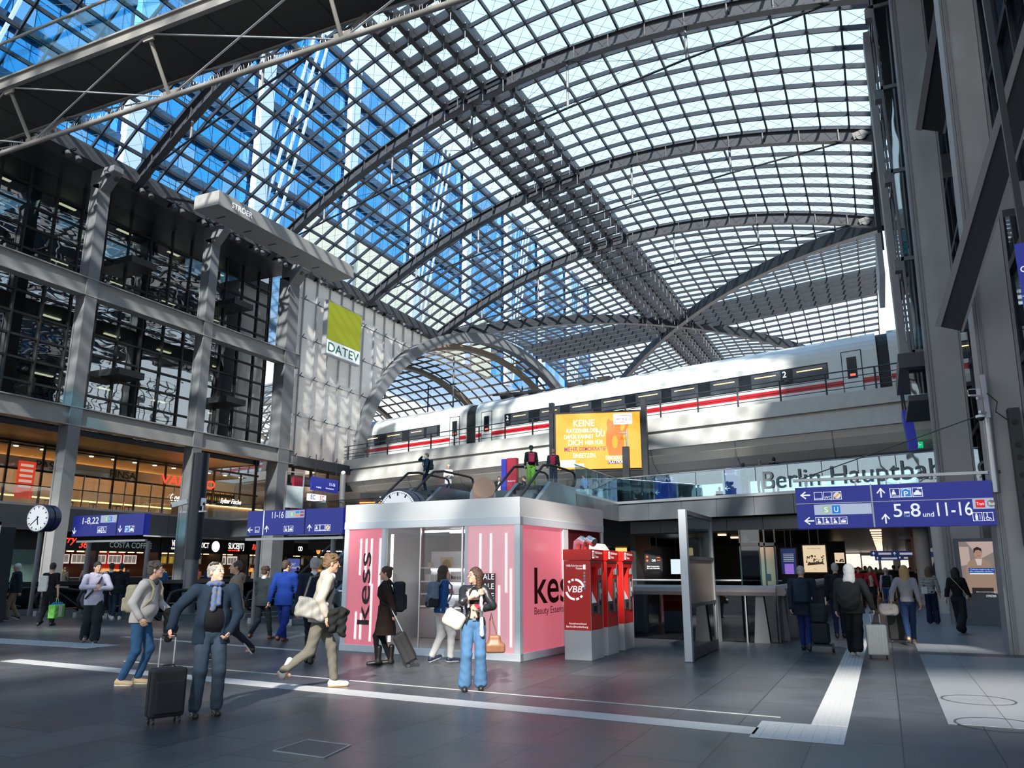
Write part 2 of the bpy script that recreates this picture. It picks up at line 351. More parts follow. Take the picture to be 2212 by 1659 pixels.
# diagonal groin beams where the two roofs cross
for (x0,y0),(x1,y1),lb in (((-38,64.4),(2,101.6),'running from the left edge of the crossing away to the right'),((2,53.6),(-38,112.4),'running from the upper right down behind the train roof')):
    P=[]
    for k in np.linspace(0,1,41):
        x=x0+(x1-x0)*k; yc=59+48*k; P.append(V((x,y0+(y1-y0)*k,24.2+4.3*(1-((x-XC)/20)**2)-.5)))
    mb=MB(); mb.ribbon(P,.55,.9); o=mb.build('groin_beam',steel); tag(o,'heavy dark diagonal beam in the roof crossing, '+lb,'beam')
# gutter beams, soffits
struct(MB().mm(-38.5,-37.5,-11,64,23.5,24.35).build('trim_11',colgrey2))
struct(MB().mm(-43.3,-38.4,-11,44.4,23.6,24.).build('trim_12',dark))
struct(MB().mm(1.6,2.5,4,53,23.3,24.5).build('trim_13',steel))
# ---- west vault over the platforms with its portal arch
ev=V((.259,.966,0)); wv=V((-.966,.259,0)); C0=V((-33.6,69,9.5))
def WP(d,th,dz=0.): return C0+wv*d+ev*(17.1*math.cos(th))+V((0,0,(14.5+dz)*math.sin(th)))
g=MB()
for d in np.arange(1.5,62,1.6): g.ribbon([WP(d,a) for a in np.linspace(0,PI*(.76 if d<14 else 1),37)],.08,.2,wv)
for a in np.linspace(.05,PI-.05,34): g.ribbon([WP(d,a) for d in ((0,20,40,62) if a<PI*.76 else (14,40,62))],.08,.2)
struct(g.build('ceiling',mat('warm brown roof steel',(.12,.10,.09),.5)))
g=MB()
for a0,a1 in zip(np.linspace(0,PI,19)[:-1],np.linspace(0,PI,19)[1:]): g.quad(WP(0,a0,.1),WP(62,a0,.1),WP(62,a1,.1),WP(0,a1,.1))
struct(g.build('ceiling',gl_roof))
for j,d in enumerate((13,27,41,55)):
    o=MB().ribbon([WP(d,a,-.5) for a in np.linspace(0,PI,49)],.4,.7,wv).build('platform_roof_arch',mat('brown roof steel',(.17,.13,.10),.5)); tag(o,'brownish steel arch over the platforms, number %s inward from the big portal arch'%('one','two','three','four')[j],'arch',group='arches of the platform roof')
pa=MB(); pa.ribbon([WP(0,a,.0) for a in np.linspace(0,PI,61)],.9,.75,wv); o=pa.build('portal_arch',colgrey,smooth=False); tag(o,'big smooth grey arch framing the platform roof behind the train','arch')
pa=MB(); pa.ribbon([WP(2.2,a,-.6) for a in np.linspace(0,PI,61)],.5,.5,wv); tag(pa.build('portal_arch',mat('copper lit steel',(.28,.2,.14),.5)),'inner brown arch just inside the big grey portal arch','arch')
for j,(d,a,l) in enumerate(((4,1.0,5),(7,1.5,6),(10,2.0,5),(5,2.2,4),(16,1.2,6),(20,1.8,7),(3,.7,4),(24,2.3,5),(30,1.4,7))):
    p=WP(d,a); tag(MB().tube(p,p-V((0,0,l)),.09,8).build('catenary_mast',colgrey2),'grey vertical hanger mast of the overhead line below the platform roof','mast',group='overhead line hangers under the platform roof')
# ---- the same platform roof on the east side of the hall
C1=V((7.6,59.2,9.5))
def EP(d,th,dz=0.): return C1-wv*d+ev*(17.1*math.cos(th))+V((0,0,(14.5+dz)*math.sin(th)))
g=MB()
for d in np.arange(0,50,1.6): g.ribbon([EP(d,a) for a in np.linspace(0,PI,31)],.1,.2,wv)
for a in np.linspace(.05,PI-.05,30): g.ribbon([EP(d,a) for d in (0,25,50)],.1,.2)
for y in np.arange(38,100,1.7): g.bar((30,y,8),(30,y,34),.12,.2,(1,0,0))  # added unseen bars, breaking up the sky mirrored in the office glass
for z in np.arange(8,34,1.7): g.bar((30,38,z),(30,100,z),.2,.14)
struct(g.build('ceiling',roofsteel))
# ---- big white glazed wall beside the portal
wl=MB(); gw=MB(); sp_=MB()
def zarch(y):
    u=(y-69)/16.5
    return 9.5+14.5*math.sqrt(max(0,1-u*u)) if y>52.5 else 9.5
ys=np.arange(44.9,65,1.55)
for y in ys:
    zb=zarch(y)
    if zb<23.2: wl.bar((-38.1,y,zb),(-38.1,y,23.6),.09,.16,(1,0,0))
for z in (9.6,12.6,15.6,18.6,21.6):
    ye=52.4 if z<9.7 else 69-16.5*math.sqrt(1-((z-9.5)/14.5)**2)
    wl.bar((-38.05,44.6,z),(-38.05,ye,z),.07,.07)
    for y in ys:
        if y<ye-.3: sp_.tube((-38,y,z),(-37.7,y-.15,z+.15),.035,5); sp_.tube((-38,y,z),(-37.7,y+.15,z-.15),.035,5)
struct(wl.build('window_1',alu)); 
struct(sp_.build('trim_14',colgrey2))
P=[(-38.25,44.6,9.5),(-38.25,52.5,9.5)]+[(-38.25,y,zarch(y)) for y in np.arange(52.6,64,.8)]+[(-38.25,64,23.6),(-38.25,44.6,23.6)]
gw.prism(P,(.02,0,0)); struct(gw.build('window_1',mat('frosted white glass',(.95,.93,.9),.25,alpha=None)))
m=MC['frosted white glass'].node_tree; b_=m.nodes['Principled BSDF']; tr=m.nodes.new('ShaderNodeBsdfTranslucent'); tr.inputs[0].default_value=(1,.98,.95,1); tp=m.nodes.new('ShaderNodeBsdfTransparent'); mx1=m.nodes.new('ShaderNodeMixShader'); mx1.inputs[0].default_value=.22; df=m.nodes.new('ShaderNodeBsdfDiffuse'); df.inputs[0].default_value=(1,.98,.95,1); mx0=m.nodes.new('ShaderNodeMixShader'); mx0.inputs[0].default_value=.4
mo=[n for n in m.nodes if n.type=='OUTPUT_MATERIAL'][0]; m.links.new(tr.outputs[0],mx0.inputs[1]); m.links.new(df.outputs[0],mx0.inputs[2]); m.links.new(mx0.outputs[0],mx1.inputs[1]); m.links.new(tp.outputs[0],mx1.inputs[2]); m.links.new(mx1.outputs[0],mo.inputs[0])
mb=MB(); mb.mm(-38.6,-37.3,44.4,52.9,8.8,9.5); mb.mm(-38.5,-37.6,44.4,52,7.6,8.0); mb.mm(-38.5,-37.9,44.4,52,8.0,8.2)
for y in (45,47,49,51): mb.mm(-38.3,-38.1,y,y+.12,8,8.8)
struct(mb.build('trim_15',colgrey2))
# ---- left facade: columns, beams, office glazing
for y,lb in ((19.,'left of the picture'),(27.2,'first grey column from the left, behind the small clock'),(35.5,'second grey column from the left, behind the dark camera pole'),(43.3,'last grey column at the corner, beside the white glazed wall')):
    if y<20: continue
    t=thing('facade_column','tall grey steel column of the office front, '+lb,'column',(-38,y,0),group='columns of the left office front')
    w_=.3 if y<43 else .5; xb=-38.25 if y<43 else -38.5
    mb=MB(); mb.mm(xb,-37.7,y-w_,y+w_,0,22.6); mb.mm(-37.7,-37.62,y-w_-.05,y+w_+.05,0,22.6); mb.mm(xb-.1,xb,y-w_-.05,y+w_+.05,0,22.6); mb.build('shaft',colgrey,t)
    mb=MB(); mb.prism([(-38.5,y-w_,22.6),(-37.6,y-w_,22.2),(-36.7,y-w_,23.2),(-36.7,y-w_,23.5),(-38.5,y-w_,23.5)],(0,2*w_,0)); mb.build('head_bracket',colgrey,t)
for z0,z1,lb in ((16.05,16.95,'upper of the two'),(8.95,9.85,'lower of the two, above the restaurant windows')):
    mb=MB(); mb.mm(-38.2,-37.75,10,44.4,z0,z1); mb.mm(-38.3,-37.6,10,44.4,z0-.06,z0); mb.mm(-38.3,-37.6,10,44.4,z1,z1+.06)
    tag(mb.build('facade_beam',mat('light grey beam steel',(.26,.26,.26),.5,var=.2,bs=1)),'long horizontal grey steel beam across the office front, '+lb,'beam',group='beams of the left office front')
mu=MB(); XG=-41.
for y in np.arange(10.4,44.5,1.64): mu.bar((XG,y,9.4),(XG,y,23.6),.09,.14,(1,0,0))
for z in np.arange(10.2,23.6,1.22): mu.bar((XG,10,z),(XG,44.4,z),.08,.12)
struct(mu.build('window_2',black))
struct(MB().quad((XG-.05,10,9.4),(XG-.05,44.4,9.4),(XG-.05,44.4,23.6),(XG-.05,10,23.6)).build('window_2',gl_fac))
struct(MB().mm(XG-.1,XG,44.3,44.5,4.5,23.6).build('trim_16',black))
sl_=MB()
for z in (9.4,13.0,16.5,20.0): sl_.mm(-52,XG-.15,10,44.5,z-.35,z)
for z in (13.0,20.0):
    for y in (31.,39.5): sl_.mm(XG-.2,XG+1.6,y-.2,y+1.6,z-.3,z+.1)
sl_.mm(-52.3,-52,10,44.5,4,24); sl_.mm(-52,XG,44.4,44.6,9,24); sl_.mm(-52,XG,9.8,10,0,24)
struct(sl_.build('wall_left',dark))
rm=MB(); rng=random.Random(3)
for z in (9.4,13.0,16.5,20.0):
    for y in np.arange(11,44,3.3):
        if rng.random()<.75: rm.mm(-47,-42.6,y,y+.15,z,z+3.1)
        if rng.random()<.5: rm.mm(-44,-43.85,y+.2,y+1.4,z,z+3.1)
struct(rm.build('wall_left',mat('pale office partition',(.26,.29,.26),.7)))
lt=MB()
for z in (13.,16.5,20.,23.6):
    for y in np.arange(12,44,4.1): lt.mm(-43.4,-43.2,y,y+1.1,z-.42,z-.36)
struct(lt.build('trim_17',lit('office ceiling light',(1,.8,.5),2.5)))
# spotlight pairs below the gutter
y=20.; k=0
while y<60:
    t=thing('spotlight_pair','pair of small dark spotlights under the left gutter beam','spotlight',(-37.4,y,23.3),group='spotlight pairs under the left gutter')
    MB().mm(-38,-36.9,y-.05,y+.05,23.3,23.42).mm(-37.9,-37.7,y-.05,y+.05,23.4,23.62).build('bracket',black,t)
    for dy in (-.3,.3): MB().tube((-37.1,y+dy,23.1),(-36.95,y+dy,22.85),.13,10,.16).build('lamp_head',colgrey2,t,smooth=True)
    y+=2.35
# ---- unseen slabs behind the camera, added as sun blockers; two slots let sun through
KS=.22
def sun_slab(y0,y1,z=29.):
    def P(x,y): return (x,y+KS*(x-6.7),z)
    mb=MB(); mb.prism([P(-62,y0),P(48,y0),P(48,y1),P(-62,y1)],(0,0,.5)); return mb
so=sun_slab(-70,-31.9); q=sun_slab(-26.7,-22.8); so.add(q.v,q.f); q=sun_slab(-20.6,-5.5); so.add(q.v,q.f)
struct(so.build('ceiling',mat('grey sun blocker',(.4,.41,.42),.7)))  # shading slabs only, not a real ceiling of the hall
mu=MB()
for x in (-40,-33,-24,-21,-12,-3.5,1,3,9,15,17,24,33):
    w_=1.4 if x%2 else .6
    mu.bar((x,-34,29.2),(x+2,-19,29.2),w_,.4)
struct(mu.build('sun_break_bars',steel))  # unseen bars added across the slots to break up the sun
mu=MB()
for x in range(-60,44,6): mu.mm(x,x+.3,-62,-61.6,0,29)
for z in (4,10,16,22,28): mu.mm(-60,44,-62,-61.7,z,z+.3)
struct(mu.build('window_3',steel)); struct(MB().mm(-70,46,-70,-12,-.35,-.01).build('floor',mat('outer paving',(.30,.30,.30),.7)))
# ---- glass office tower over the tracks, beyond the roof
tower=mat('blue mirror glass',(.10,.33,.62),.08,.85); nt=tower.node_tree; b=nt.nodes['Principled BSDF']; tcn=nt.nodes.new('ShaderNodeTexCoord'); mp=nt.nodes.new('ShaderNodeMapping'); mp.inputs['Rotation'].default_value=(0,PI/2,PI/2)
sx=nt.nodes.new('ShaderNodeSeparateXYZ'); nt.links.new(tcn.outputs['Object'],sx.inputs[0]); cmb=nt.nodes.new('ShaderNodeCombineXYZ'); nt.links.new(sx.outputs[1],cmb.inputs[0]); nt.links.new(sx.outputs[2],cmb.inputs[1])
br=nt.nodes.new('ShaderNodeTexBrick'); br.offset=0; br.inputs['Brick Width'].default_value=1.4; br.inputs['Row Height'].default_value=3.5; br.inputs['Mortar Size'].default_value=.035; br.inputs['Scale'].default_value=1; br.inputs['Bias'].default_value=-.2
br.inputs['Color1'].default_value=(.04,.30,.66,1); br.inputs['Color2'].default_value=(.24,.44,.68,1); br.inputs['Mortar'].default_value=(.015,.05,.12,1)
nt.links.new(cmb.outputs[0],br.inputs['Vector']); nt.links.new(br.outputs[0],b.inputs['Base Color'])
t=thing('office_tower','tall blue glass office block seen through the left half of the roof','building',(-50,50,24.5))
mb=MB(); mb.mm(-60,-43,2,128,25.4,50.2); mb.build('glass_front',tower,t)
MB().mm(-43,-42.5,50,86,24.9,32).build('podium',mat('pale green stone podium',(.55,.58,.50),.6,var=.2,bs=.6),t)
mb=MB()
for z in (28.6,32.1,35.6,39.1,42.6,46.1,49.6): mb.mm(-43,-42.7,2,128,z,z+.75)
mb.build('floor_band',mat('deep blue spandrel',(.015,.06,.13),.2,.3),t)
mb=MB()
for y in np.arange(8,126,11.75): mb.mm(-42.8,-42.2,y,y+1.3,25,50)
mb.build('tower_column',mat('pale blue tower column',(.38,.52,.72),.4),t)
mb=MB()
for y in np.arange(19,126,11.75*2):
    for a in range(3): mb.bar((-42.4,y+1+a*.9,25.5),(-42.4,y+7+a*.9,50),.18,.18)
mb.build('slanted_struts',mat('pale blue tower column',(.38,.52,.72),.4),t)
# ---- viaduct across the hall
def BP(x,z,dy=0.): return V((x,40.6+SK*x+dy,z))
def sweep(prof,x0,x1,m,name,n=1):
    mb=MB(); P=[BP(x0,z,dy) for dy,z in prof]; Q=[BP(x1,z,dy) for dy,z in prof]; k=len(prof)
    mb.add(P+Q,[tuple(range(k)),tuple(range(2*k-1,k-1,-1))]+[(i,(i+1)%k,k+(i+1)%k,k+i) for i in range(k)]); return mb.build(name,m)
struct(sweep([(0,9.25),(0,10.0),(.5,10.0),(.5,9.6),(14,9.6),(14,9.1),(.35,9.1),(.35,9.25)],-60,3.4,concrete,'wall_viaduct'))
struct(sweep([(.12,8.25),(.12,9.12),(.3,9.12),(3.,8.6),(3.,8.25)],-38.5,3.4,concrete,'wall_viaduct'))
prof=[(.3,8.3),(.55,7.9),(1.,7.5),(1.8,7.15),(3,6.95),(8,6.9),(8,8.3)]
struct(sweep(prof,-60,3.4,mat('cream soffit panel',(.80,.75,.68),.6,var=.05,bs=1),'wall_viaduct'))
sm=MB()
for x in np.arange(-36,3,4.9): sm.ribbon([BP(x,z-.01,dy-.01) for dy,z in prof[:5]],.035,.02,(0,-1,0))
struct(sm.build('trim_18',mat('soffit joint',(.35,.33,.31),.7)))
# railing along the viaduct
t=thing('viaduct_railing','dark steel railing along the concrete edge in front of the train','railing',BP(-18,10))
xs=np.arange(-40,2.5,2.25)
for x in xs: MB().bar(BP(x,10,.2),BP(x,11.12,.2),.09,.05,(0,1,0)).build('post',steel,t)
for z in (11.12,10.8,10.5,10.25): MB().tube(BP(-40,z,.2),BP(2.3,z,.2),.035 if z>11 else .022,6).build('rail',steel,t)
# bridge to the west beyond the arch
# ---- first floor gallery: slabs, fascia, ceiling under viaduct
pan=mat('blue grey fascia panel',(.12,.135,.155),.3,.2,var=.1,bs=1)
def gy(x): return 42.3+SK*(x+13.5)*.55
Pg=[(-13.3,42.2),(3.5,gy(3.5)-1.2)]
def ext(poly,z0,z1): mb=MB(); mb.prism([(x,y,z0) for x,y in poly],(0,0,z1-z0)); return mb
a_,b2=V((-13.0,42.2,0)),V((4.,37.4,0))
gal=[(-13.0,35.4),(-13.0,42.2),(4,37.4),(4,120),(-70,120),(-70,44.6),(-60,44.6),(-21.5,44.6),(-21.5,32.6),(-13.,32.6)]
o=ext(gal,4.75,5.1); struct(o.build('floor',pan))
o=ext([(-43.2,8),(-43.2,44.6),(-70,44.6),(-70,8)],4.75,5.1); struct(o.build('floor',pan))
fa=MB()
def fascia(p,q,z0=4.15,z1=5.12,n=8,m2=None):
    p=V(p);q=V(q);d=(q-p).normalized();nr=V((d.y,-d.x,0)); L=(q-p).length
    for i in range(n):
        a=p+d*(L*i/n+.012); b__=p+d*(L*(i+1)/n-.012); fa.bar(a+V((0,0,(z0+z1)/2)),b__+V((0,0,(z0+z1)/2)),.14,z1-z0-.03)
fascia((-13.,42.2,0),(4,37.4,0),n=9); fascia((-13.0,35.4,0),(-13.,42.2,0),n=5); fascia((-43.2,44.6,0),(-43.2,10,0),3.75,5.1,12); fascia((-43.2,44.6,0),(-21.5,44.6,0),3.9,5.1,9)
fascia((-12.6,43.2,0),(4,38.6,0),3.5,4.15,9)
struct(fa.build('trim_19',pan))
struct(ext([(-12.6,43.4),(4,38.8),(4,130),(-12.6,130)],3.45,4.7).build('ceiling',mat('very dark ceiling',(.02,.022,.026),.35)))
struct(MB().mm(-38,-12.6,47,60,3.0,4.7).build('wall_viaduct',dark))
# ================================================================ THINGS I: big fixtures
wd=MB(); wd.mm(-31,-2.2,42,42.3,-6.2,0); wd.mm(-31.3,-31,19.1,42.3,-6.2,0); wd.mm(-2.2,-1.9,19.4,42.3,-6.2,-.35); wd.mm(-31,-2.2,18.7,19.1,-6.2,-.35)
struct(wd.build('wall_void',mat('dark green grey cladding',(.035,.05,.055),.35)))
struct(MB().mm(-31,-2.2,19.1,42,-6.25,-6.19).build('floor',mat('lower concourse floor',(.10,.11,.13),.3)))
struct(MB().mm(-20.8,-11.6,19.1,24.5,-.5,0).build('floor',slate))
struct(MB().mm(-13.,-12.6,62,62.3,0,4.7).mm(-70,-2.4,62,62.4,0,4.75).mm(-70,-12,58,58.3,5.1,8.3).mm(-12.6,6,100,100.3,5.1,8.6).build('wall_back',dark))
struct(MB().mm(6,6.4,12,130,0,4.6).build('wall_right',dark))
struct(MB().mm(-12.9,-12.6,44,130,0,4.6).build('wall_left',dark))
struct(MB().mm(-12.6,8,100,100.4,0,4.6).build('wall_back',dark))
# ---------- glass balustrades of the gallery
def balus(name,lb,pts,z0,h,step=1.55,gm=None,grp=None,railr=.028,railm=None,base=True):
    t=thing(name,lb,'railing',(pts[0][0],pts[0][1],z0),group=grp); gm=gm or gl_bal
    gg=MB(); rl=MB(); bs=MB()
    for p,q in zip(pts[:-1],pts[1:]):
        p=V((p[0],p[1],0));q=V((q[0],q[1],0)); L=(q-p).length;n=max(1,round(L/step));d=(q-p)/n
        for i in range(n):
            a=p+d*(i+.012);b_=p+d*(i+.988); gg.bar(a+V((0,0,z0+h/2)),b_+V((0,0,z0+h/2)),.02,h-.05)
        rl.tube(p+V((0,0,z0+h)),q+V((0,0,z0+h)),railr,8)
        if base: bs.bar(p+V((0,0,z0+.05)),q+V((0,0,z0+.05)),.1,.14)
    gg.build('glass_panes',gm,t); rl.build('handrail',railm or alu,t)
    if base: bs.build('base_rail',alu,t)
    return t
b1=balus('gallery_balustrade','long glass balustrade with grey station lettering, on the right gallery edge',[(-13,42.1),(4,37.3)],5.1,1.4)
f=Fr((-13,42.05,5.1),(17,-4.8,0),parent=b1)
f.text('Berlin Hauptbahnhof',8.4,.28,.85,mat('etched grey lettering',(.16,.2,.22),.5),name='etched_lettering',bold=.01,d=.03)
balus('gallery_balustrade','short glass balustrade turning toward the escalator landing at the screen',[(-13,42.1),(-13,35.4)],5.1,1.4)
balus('gallery_balustrade','glass balustrade of the restaurant gallery along the office front',[(-43.15,12),(-43.15,44.5),(-36,44.5),(-21.6,43)],5.1,1.1,railm=steel,gm=glass('restaurant balustrade glass',(.86,.9,.9),.10,.02,wavy=.004,wscale=1.2))
# ---------- escalators
def escalator(lb,xc,y0,z0,y1,z1,grp,top=3.,bot=1.2,first=True):
    t=thing('escalator',lb,'escalator',(xc,y0,z0),group=grp); s=1 if z1>z0 else -1
    up=[(y0-bot,z0),(y0,z0),(y1,z1),(y1+top,z1)]
    for side in (-.68,.68):
        x=xc+side; H=.92
        P=[V((x,y0-bot,z0+.25)),V((x,y0-bot-.28,z0+.32)),V((x,y0-bot-.4,z0+.58)),V((x,y0-bot-.28,z0+.85)),V((x,y0-bot,z0+H)),V((x,y0-.3,z0+H)),V((x,y0+.4,z0+H+.1*s)),V((x,y1-.5,z1+H-.12*s)),V((x,y1+.4,z1+H)),V((x,y1+top,z1+H)),V((x,y1+top+.28,z1+H-.08)),V((x,y1+top+.4,z1+H-.35)),V((x,y1+top+.28,z1+.32)),V((x,y1+top,z1+.25))]
        MB().path(P,.055,8).build('handrail',black,t,smooth=True)
        g=MB(); gp_=[V((x,y0-bot-.25,z0+.1)),V((x,y0,z0+.1)),V((x,y1,z1+.1)),V((x,y1+top,z1+.1)),V((x,y1+top,z1+H-.04)),V((x,y1,z1+H-.04)),V((x,y0,z0+H-.04)),V((x,y0-bot-.25,z0+H-.04))]
        g.quad(gp_[0],gp_[1],gp_[6],gp_[7]); g.quad(gp_[1],gp_[2],gp_[5],gp_[6]); g.quad(gp_[2],gp_[3],gp_[4],gp_[5]); g.build('balustrade_glass',gl_clear,t)
        mb=MB(); xs_=x+side*.25
        prof=[(y0-bot-.4,z0),(y0-bot-.4,z0+.16),(y0+.2,z0+.16),(y1,z1+.16),(y1+top,z1+.16),(y1+top,z1-.75),(y1,z1-.8),(y0+.4,z0-.7),(y0-bot-.4,z0-.7)]
        mb.prism([(min(x,xs_),a,b_) for a,b_ in prof],(abs(side*.25),0,0)); mb.build('side_cladding',mat('escalator cladding',(.30,.32,.34),.3,.5),t)
    st=MB(); n=int(abs(z1-z0)/.2)
    for i in range(n):
        yy=y0+(y1-y0)*i/n; zz=z0+(z1-z0)*(i+ (1 if s>0 else 0))/n; st.mm(xc-.5,xc+.5,yy,yy+(y1-y0)/n+.02,zz-.25,zz-.02)
    st.mm(xc-.5,xc+.5,y0-bot,y0,z0-.1,z0+.01); st.mm(xc-.5,xc+.5,y1,y1+top,z1-.1,z1+.01)
    st.build('steps',colgrey2,t)
    return t
escalator('up escalator behind the kiosk, left one, with the phone caller near its top',-18.75,22.6,0,31.3,5.1,'escalators to the gallery')
escalator('up escalator behind the kiosk, right one, beside the orange screen',-13.4,22.6,0,31.3,5.1,'escalators to the gallery')
for xc,lb in ((-28.3,'down escalator at far left, beside the waste bin and green bag'),(-24.7,'second down escalator from the left, behind the young man in lavender'),(-20.47,'down escalator just left of the dark camera pole'),(-16.9,'down escalator behind the man in the blue suit')):
    escalator(lb,xc,20.6,0,31.4,-6.2,'escalators going down from the concourse',top=1.,bot=.9)
# ---------- void railing, front and right side
t=thing('void_railing','broad rounded stone coloured handrail with glass, around the stairwell right of the ticket machines','railing',(-2.2,19.1,0))
railm=mat('grey beige handrail',(.27,.24,.23),.4,var=.15,bs=2)
def hrail(p,q):
    p=V(p);q=V(q);d=(q-p).normalized();n_=V((d.y,-d.x,0)); pr=[(-.17,1.05),(.17,1.02),(.21,1.1),(.17,1.19),(.06,1.24),(-.10,1.24),(-.19,1.17)]
    mb=MB(); mb.prism([p+n_*a+V((0,0,b_)) for a,b_ in pr],q-p); return mb
hrail((-14,19.15,0),(-2.25,19.15,0)).build('handrail',railm,t); hrail((-2.25,19.1,0),(-2.25,40,0)).build('handrail',railm,t)
MB().mm(-14,-2.3,19.16,19.19,.02,1.04).build('glass_panel',gl_dark,t); MB().mm(-2.27,-2.24,19.2,40,.02,1.04).build('glass_panel',gl_dark,t)
def fin(x,y,rz):
    R=M4.Translation((x,y,0))@M4.Rotation(rz,4,'Z'); pl=[(-.17,0),(.17,0),(.08,1.03),(-.08,1.03)]
    mb=MB(); mb.prism([R@V((a,-.02,b_)) for a,b_ in pl],R.to_3x3()@V((0,.04,0))); return mb
for x in (-9.6,-6.6,-3.55): fin(x,19.12,PI/2-.15).build('post',colgrey,t)
fin(-2.62,19.05,.0).build('post',colgrey,t); fin(-2.28,19.9,.1).build('post',colgrey,t); MB().tube((-2.95,19.1,0),(-2.95,19.1,1.05),.03,8).build('post',chrome,t)
for y in np.arange(21,40,1.1): fin(-2.2,y,PI/2*.35).build('post',colgrey,t)
t=thing('void_railing','low dark railing on the far side of the escalator opening, before the food counters','railing',(-31,30,0))
MB().mm(-31.05,-30.95,19.1,42,.95,1.12).build('handrail',black,t); MB().mm(-31.02,-30.98,19.1,42,.05,.95).build('glass_panel',gl_dark,t); MB().tube((-31,42,1.05),(-3,42,1.05),.05,8).build('handrail',alu,t)
t=thing('void_railing','thin steel rail along the near edge of the escalator opening at left','railing',(-24,19.2,0))
for a,b_ in ((-31,-29.3),(-27.2,-25.8),(-23.6,-21.9),(-19.1,-17.9),(-15.9,-14.1)):
    MB().tube((a,19.2,1.0),(b_,19.2,1.0),.03,6).build('handrail',chrome,t); MB().mm(a,b_,19.19,19.21,.05,.95).build('glass_panel',gl_clear,t)
# ---------- train
tw=mat('white train paint',(.74,.77,.76),.22,coat=.4,var=.03,bs=1); tr_=mat('train red stripe',(.65,.01,.02),.3); twin=mat('dark train window band',(.012,.016,.022),.12)
def TP(x,z,dy=0.): return V((x,43.75+SK*x+dy,z))
prof=[(0.12,10.35),(0,10.8),(0,12.75),(.06,13.05),(.2,13.3),(.5,13.6),(1.,13.85),(1.5,13.92),(2.,13.85),(2.5,13.6),(2.8,13.3),(3.,12.7),(3.,10.35)]
def seg(pr,x0,x1):
    mb=MB(); k=len(pr); P=[TP(x0,z,d) for d,z in pr]; Q=[TP(x1,z,d) for d,z in pr]
    mb.add(P+Q,[tuple(range(k)),tuple(range(2*k-1,k-1,-1))]+[(i,(i+1)%k,k+(i+1)%k,k+i) for i in range(k)]); return mb
tf=lambda x0,z0,x1,z1,d: MB().prism([TP(x0,z0,-d),TP(x1,z0,-d),TP(x1,z1,-d),TP(x0,z1,-d)],(0,d*.9+.004,0))
def wins(px0,px1,y): return aty(px0,y,43.75,SK).x,aty(px1,y,43.75,SK).x
for lb,x0,x1,wl_,doors,band in (
  ('left carriage before the dark gangway',-64,-27.25,[(-63,-60.8),(-60,-58),(-57,-55),(-54,-52),(-51,-49),(-48,-46),(-45,-43),(-42,-40.2),(-38.9,-36.6),(-35.9,-34.0),(-33.2,-31.6),(-31.3,-30.2)],[-28.4],(-63.5,-29.9)),
  ('middle carriage with the long row of dark windows',-26.35,.72,[wins(1104,1142,900),wins(1166,1210,893),wins(1231,1278,882),wins(1299,1350,868),wins(1373,1429,852),wins(1450,1508,840),wins(1534,1596,826),wins(1622,1686,812),wins(1712,1787,800)],[-25.3,-.52],None),
  ('right carriage just past the black gangway',1.28,24,[(4,6),(7,9)],[2.6],(3.5,10))):
    t=thing('train_carriage','white train, '+lb,'train',TP(x0,9.8),group='carriages of the white train')
    seg(prof,x0,x1).build('body',tw,t,smooth=False)
    tf(x0+.02,11.02,x1-.02,11.3,.012).build('red_stripe',tr_,t)
    bx0,bx1=band if band else (wins(1090,1092,900)[0],wins(1785,1789,800)[1])
    bw=tf(bx0,11.52,bx1,12.42,.012).build('window_band',twin,t)
    for a,b_ in wl_:
        wo_=tf(a,11.58,b_,12.34,.03).build('window',mat('train window glass',(.05,.06,.075),.06,spec=1.),t)
        if b_-a>1.2:
            o=tf(a+.2,12.12,b_-.25,12.17,.036).build('reading_light',lit('train lamp glow',(1,.62,.25),2.2),wo_)
    for d in doors:
        dr=tf(d-.46,10.5,d+.46,12.8,.02).build('door',tw,t)
        mb=MB()
        for a,b_,c_,e_ in ((d-.5,10.5,d-.46,12.84),(d+.46,10.5,d+.5,12.84),(d-.5,12.8,d+.5,12.84)):
            mb.v+=tf(a,b_,c_,e_,.026).v; n=len(mb.v)-8; mb.f+=[tuple(i+n for i in f_) for f_ in tf(a,b_,c_,e_,.026).f]
        mb.build('door_seal',black,t)
        tf(d-.24,11.35,d+.24,12.5,.03).build('door_window',twin,dr)
        o=tf(d-.12,11.45,d+.14,11.6,.036).build('door_display',lit('red led',(1,.08,.04),2),dr)
    if band is None:
        f=Fr(TP(0,0),(1,SK,0),parent=t)
        for px in (1094,1690):
            x=aty(px,890 if px<1200 else 805,43.75,SK).x; Fr(TP(x,11.95),(1,SK,0),parent=t).text('2',.0,0,.34,whiteL,bold=.02,d=.03)
            Fr(TP(x,11.75),(1,SK,0),parent=t).text('+ s .',.0,0,.1,whiteL,d=.03)
        Fr(TP(aty(1357,885,43.75,SK).x,11.06),(1,SK,0),parent=t).rect(-.3,-.02,.55,.22,'logo_plate',white,d=.02)
        Fr(TP(aty(1357,885,43.75,SK).x,11.1),(1,SK,0),parent=t).text('DB',0,0,.12,tr_,bold=.03,d=.03)
        rf=MB()
        for x in (-24,-22.8,-21.5,-18.2,-17.,-15.8): rf.box(TP(x,13.98,1.2),(.9,.7,.3)); 
        rf.mm(*(-24.6,-15),*(TP(-20,0,1.).y-.1,TP(-20,0,1.).y+.1),13.85,13.95)
        rf.build('roof_equipment',black,t)
    sk_=MB(); 
    for x in np.arange(max(x0,-60)+1.5,min(x1,10)-1,5.5): sk_.box(TP(x,10.2,1.5),(2.2,2.2,.5))
    sk_.build('underframe',black,t)
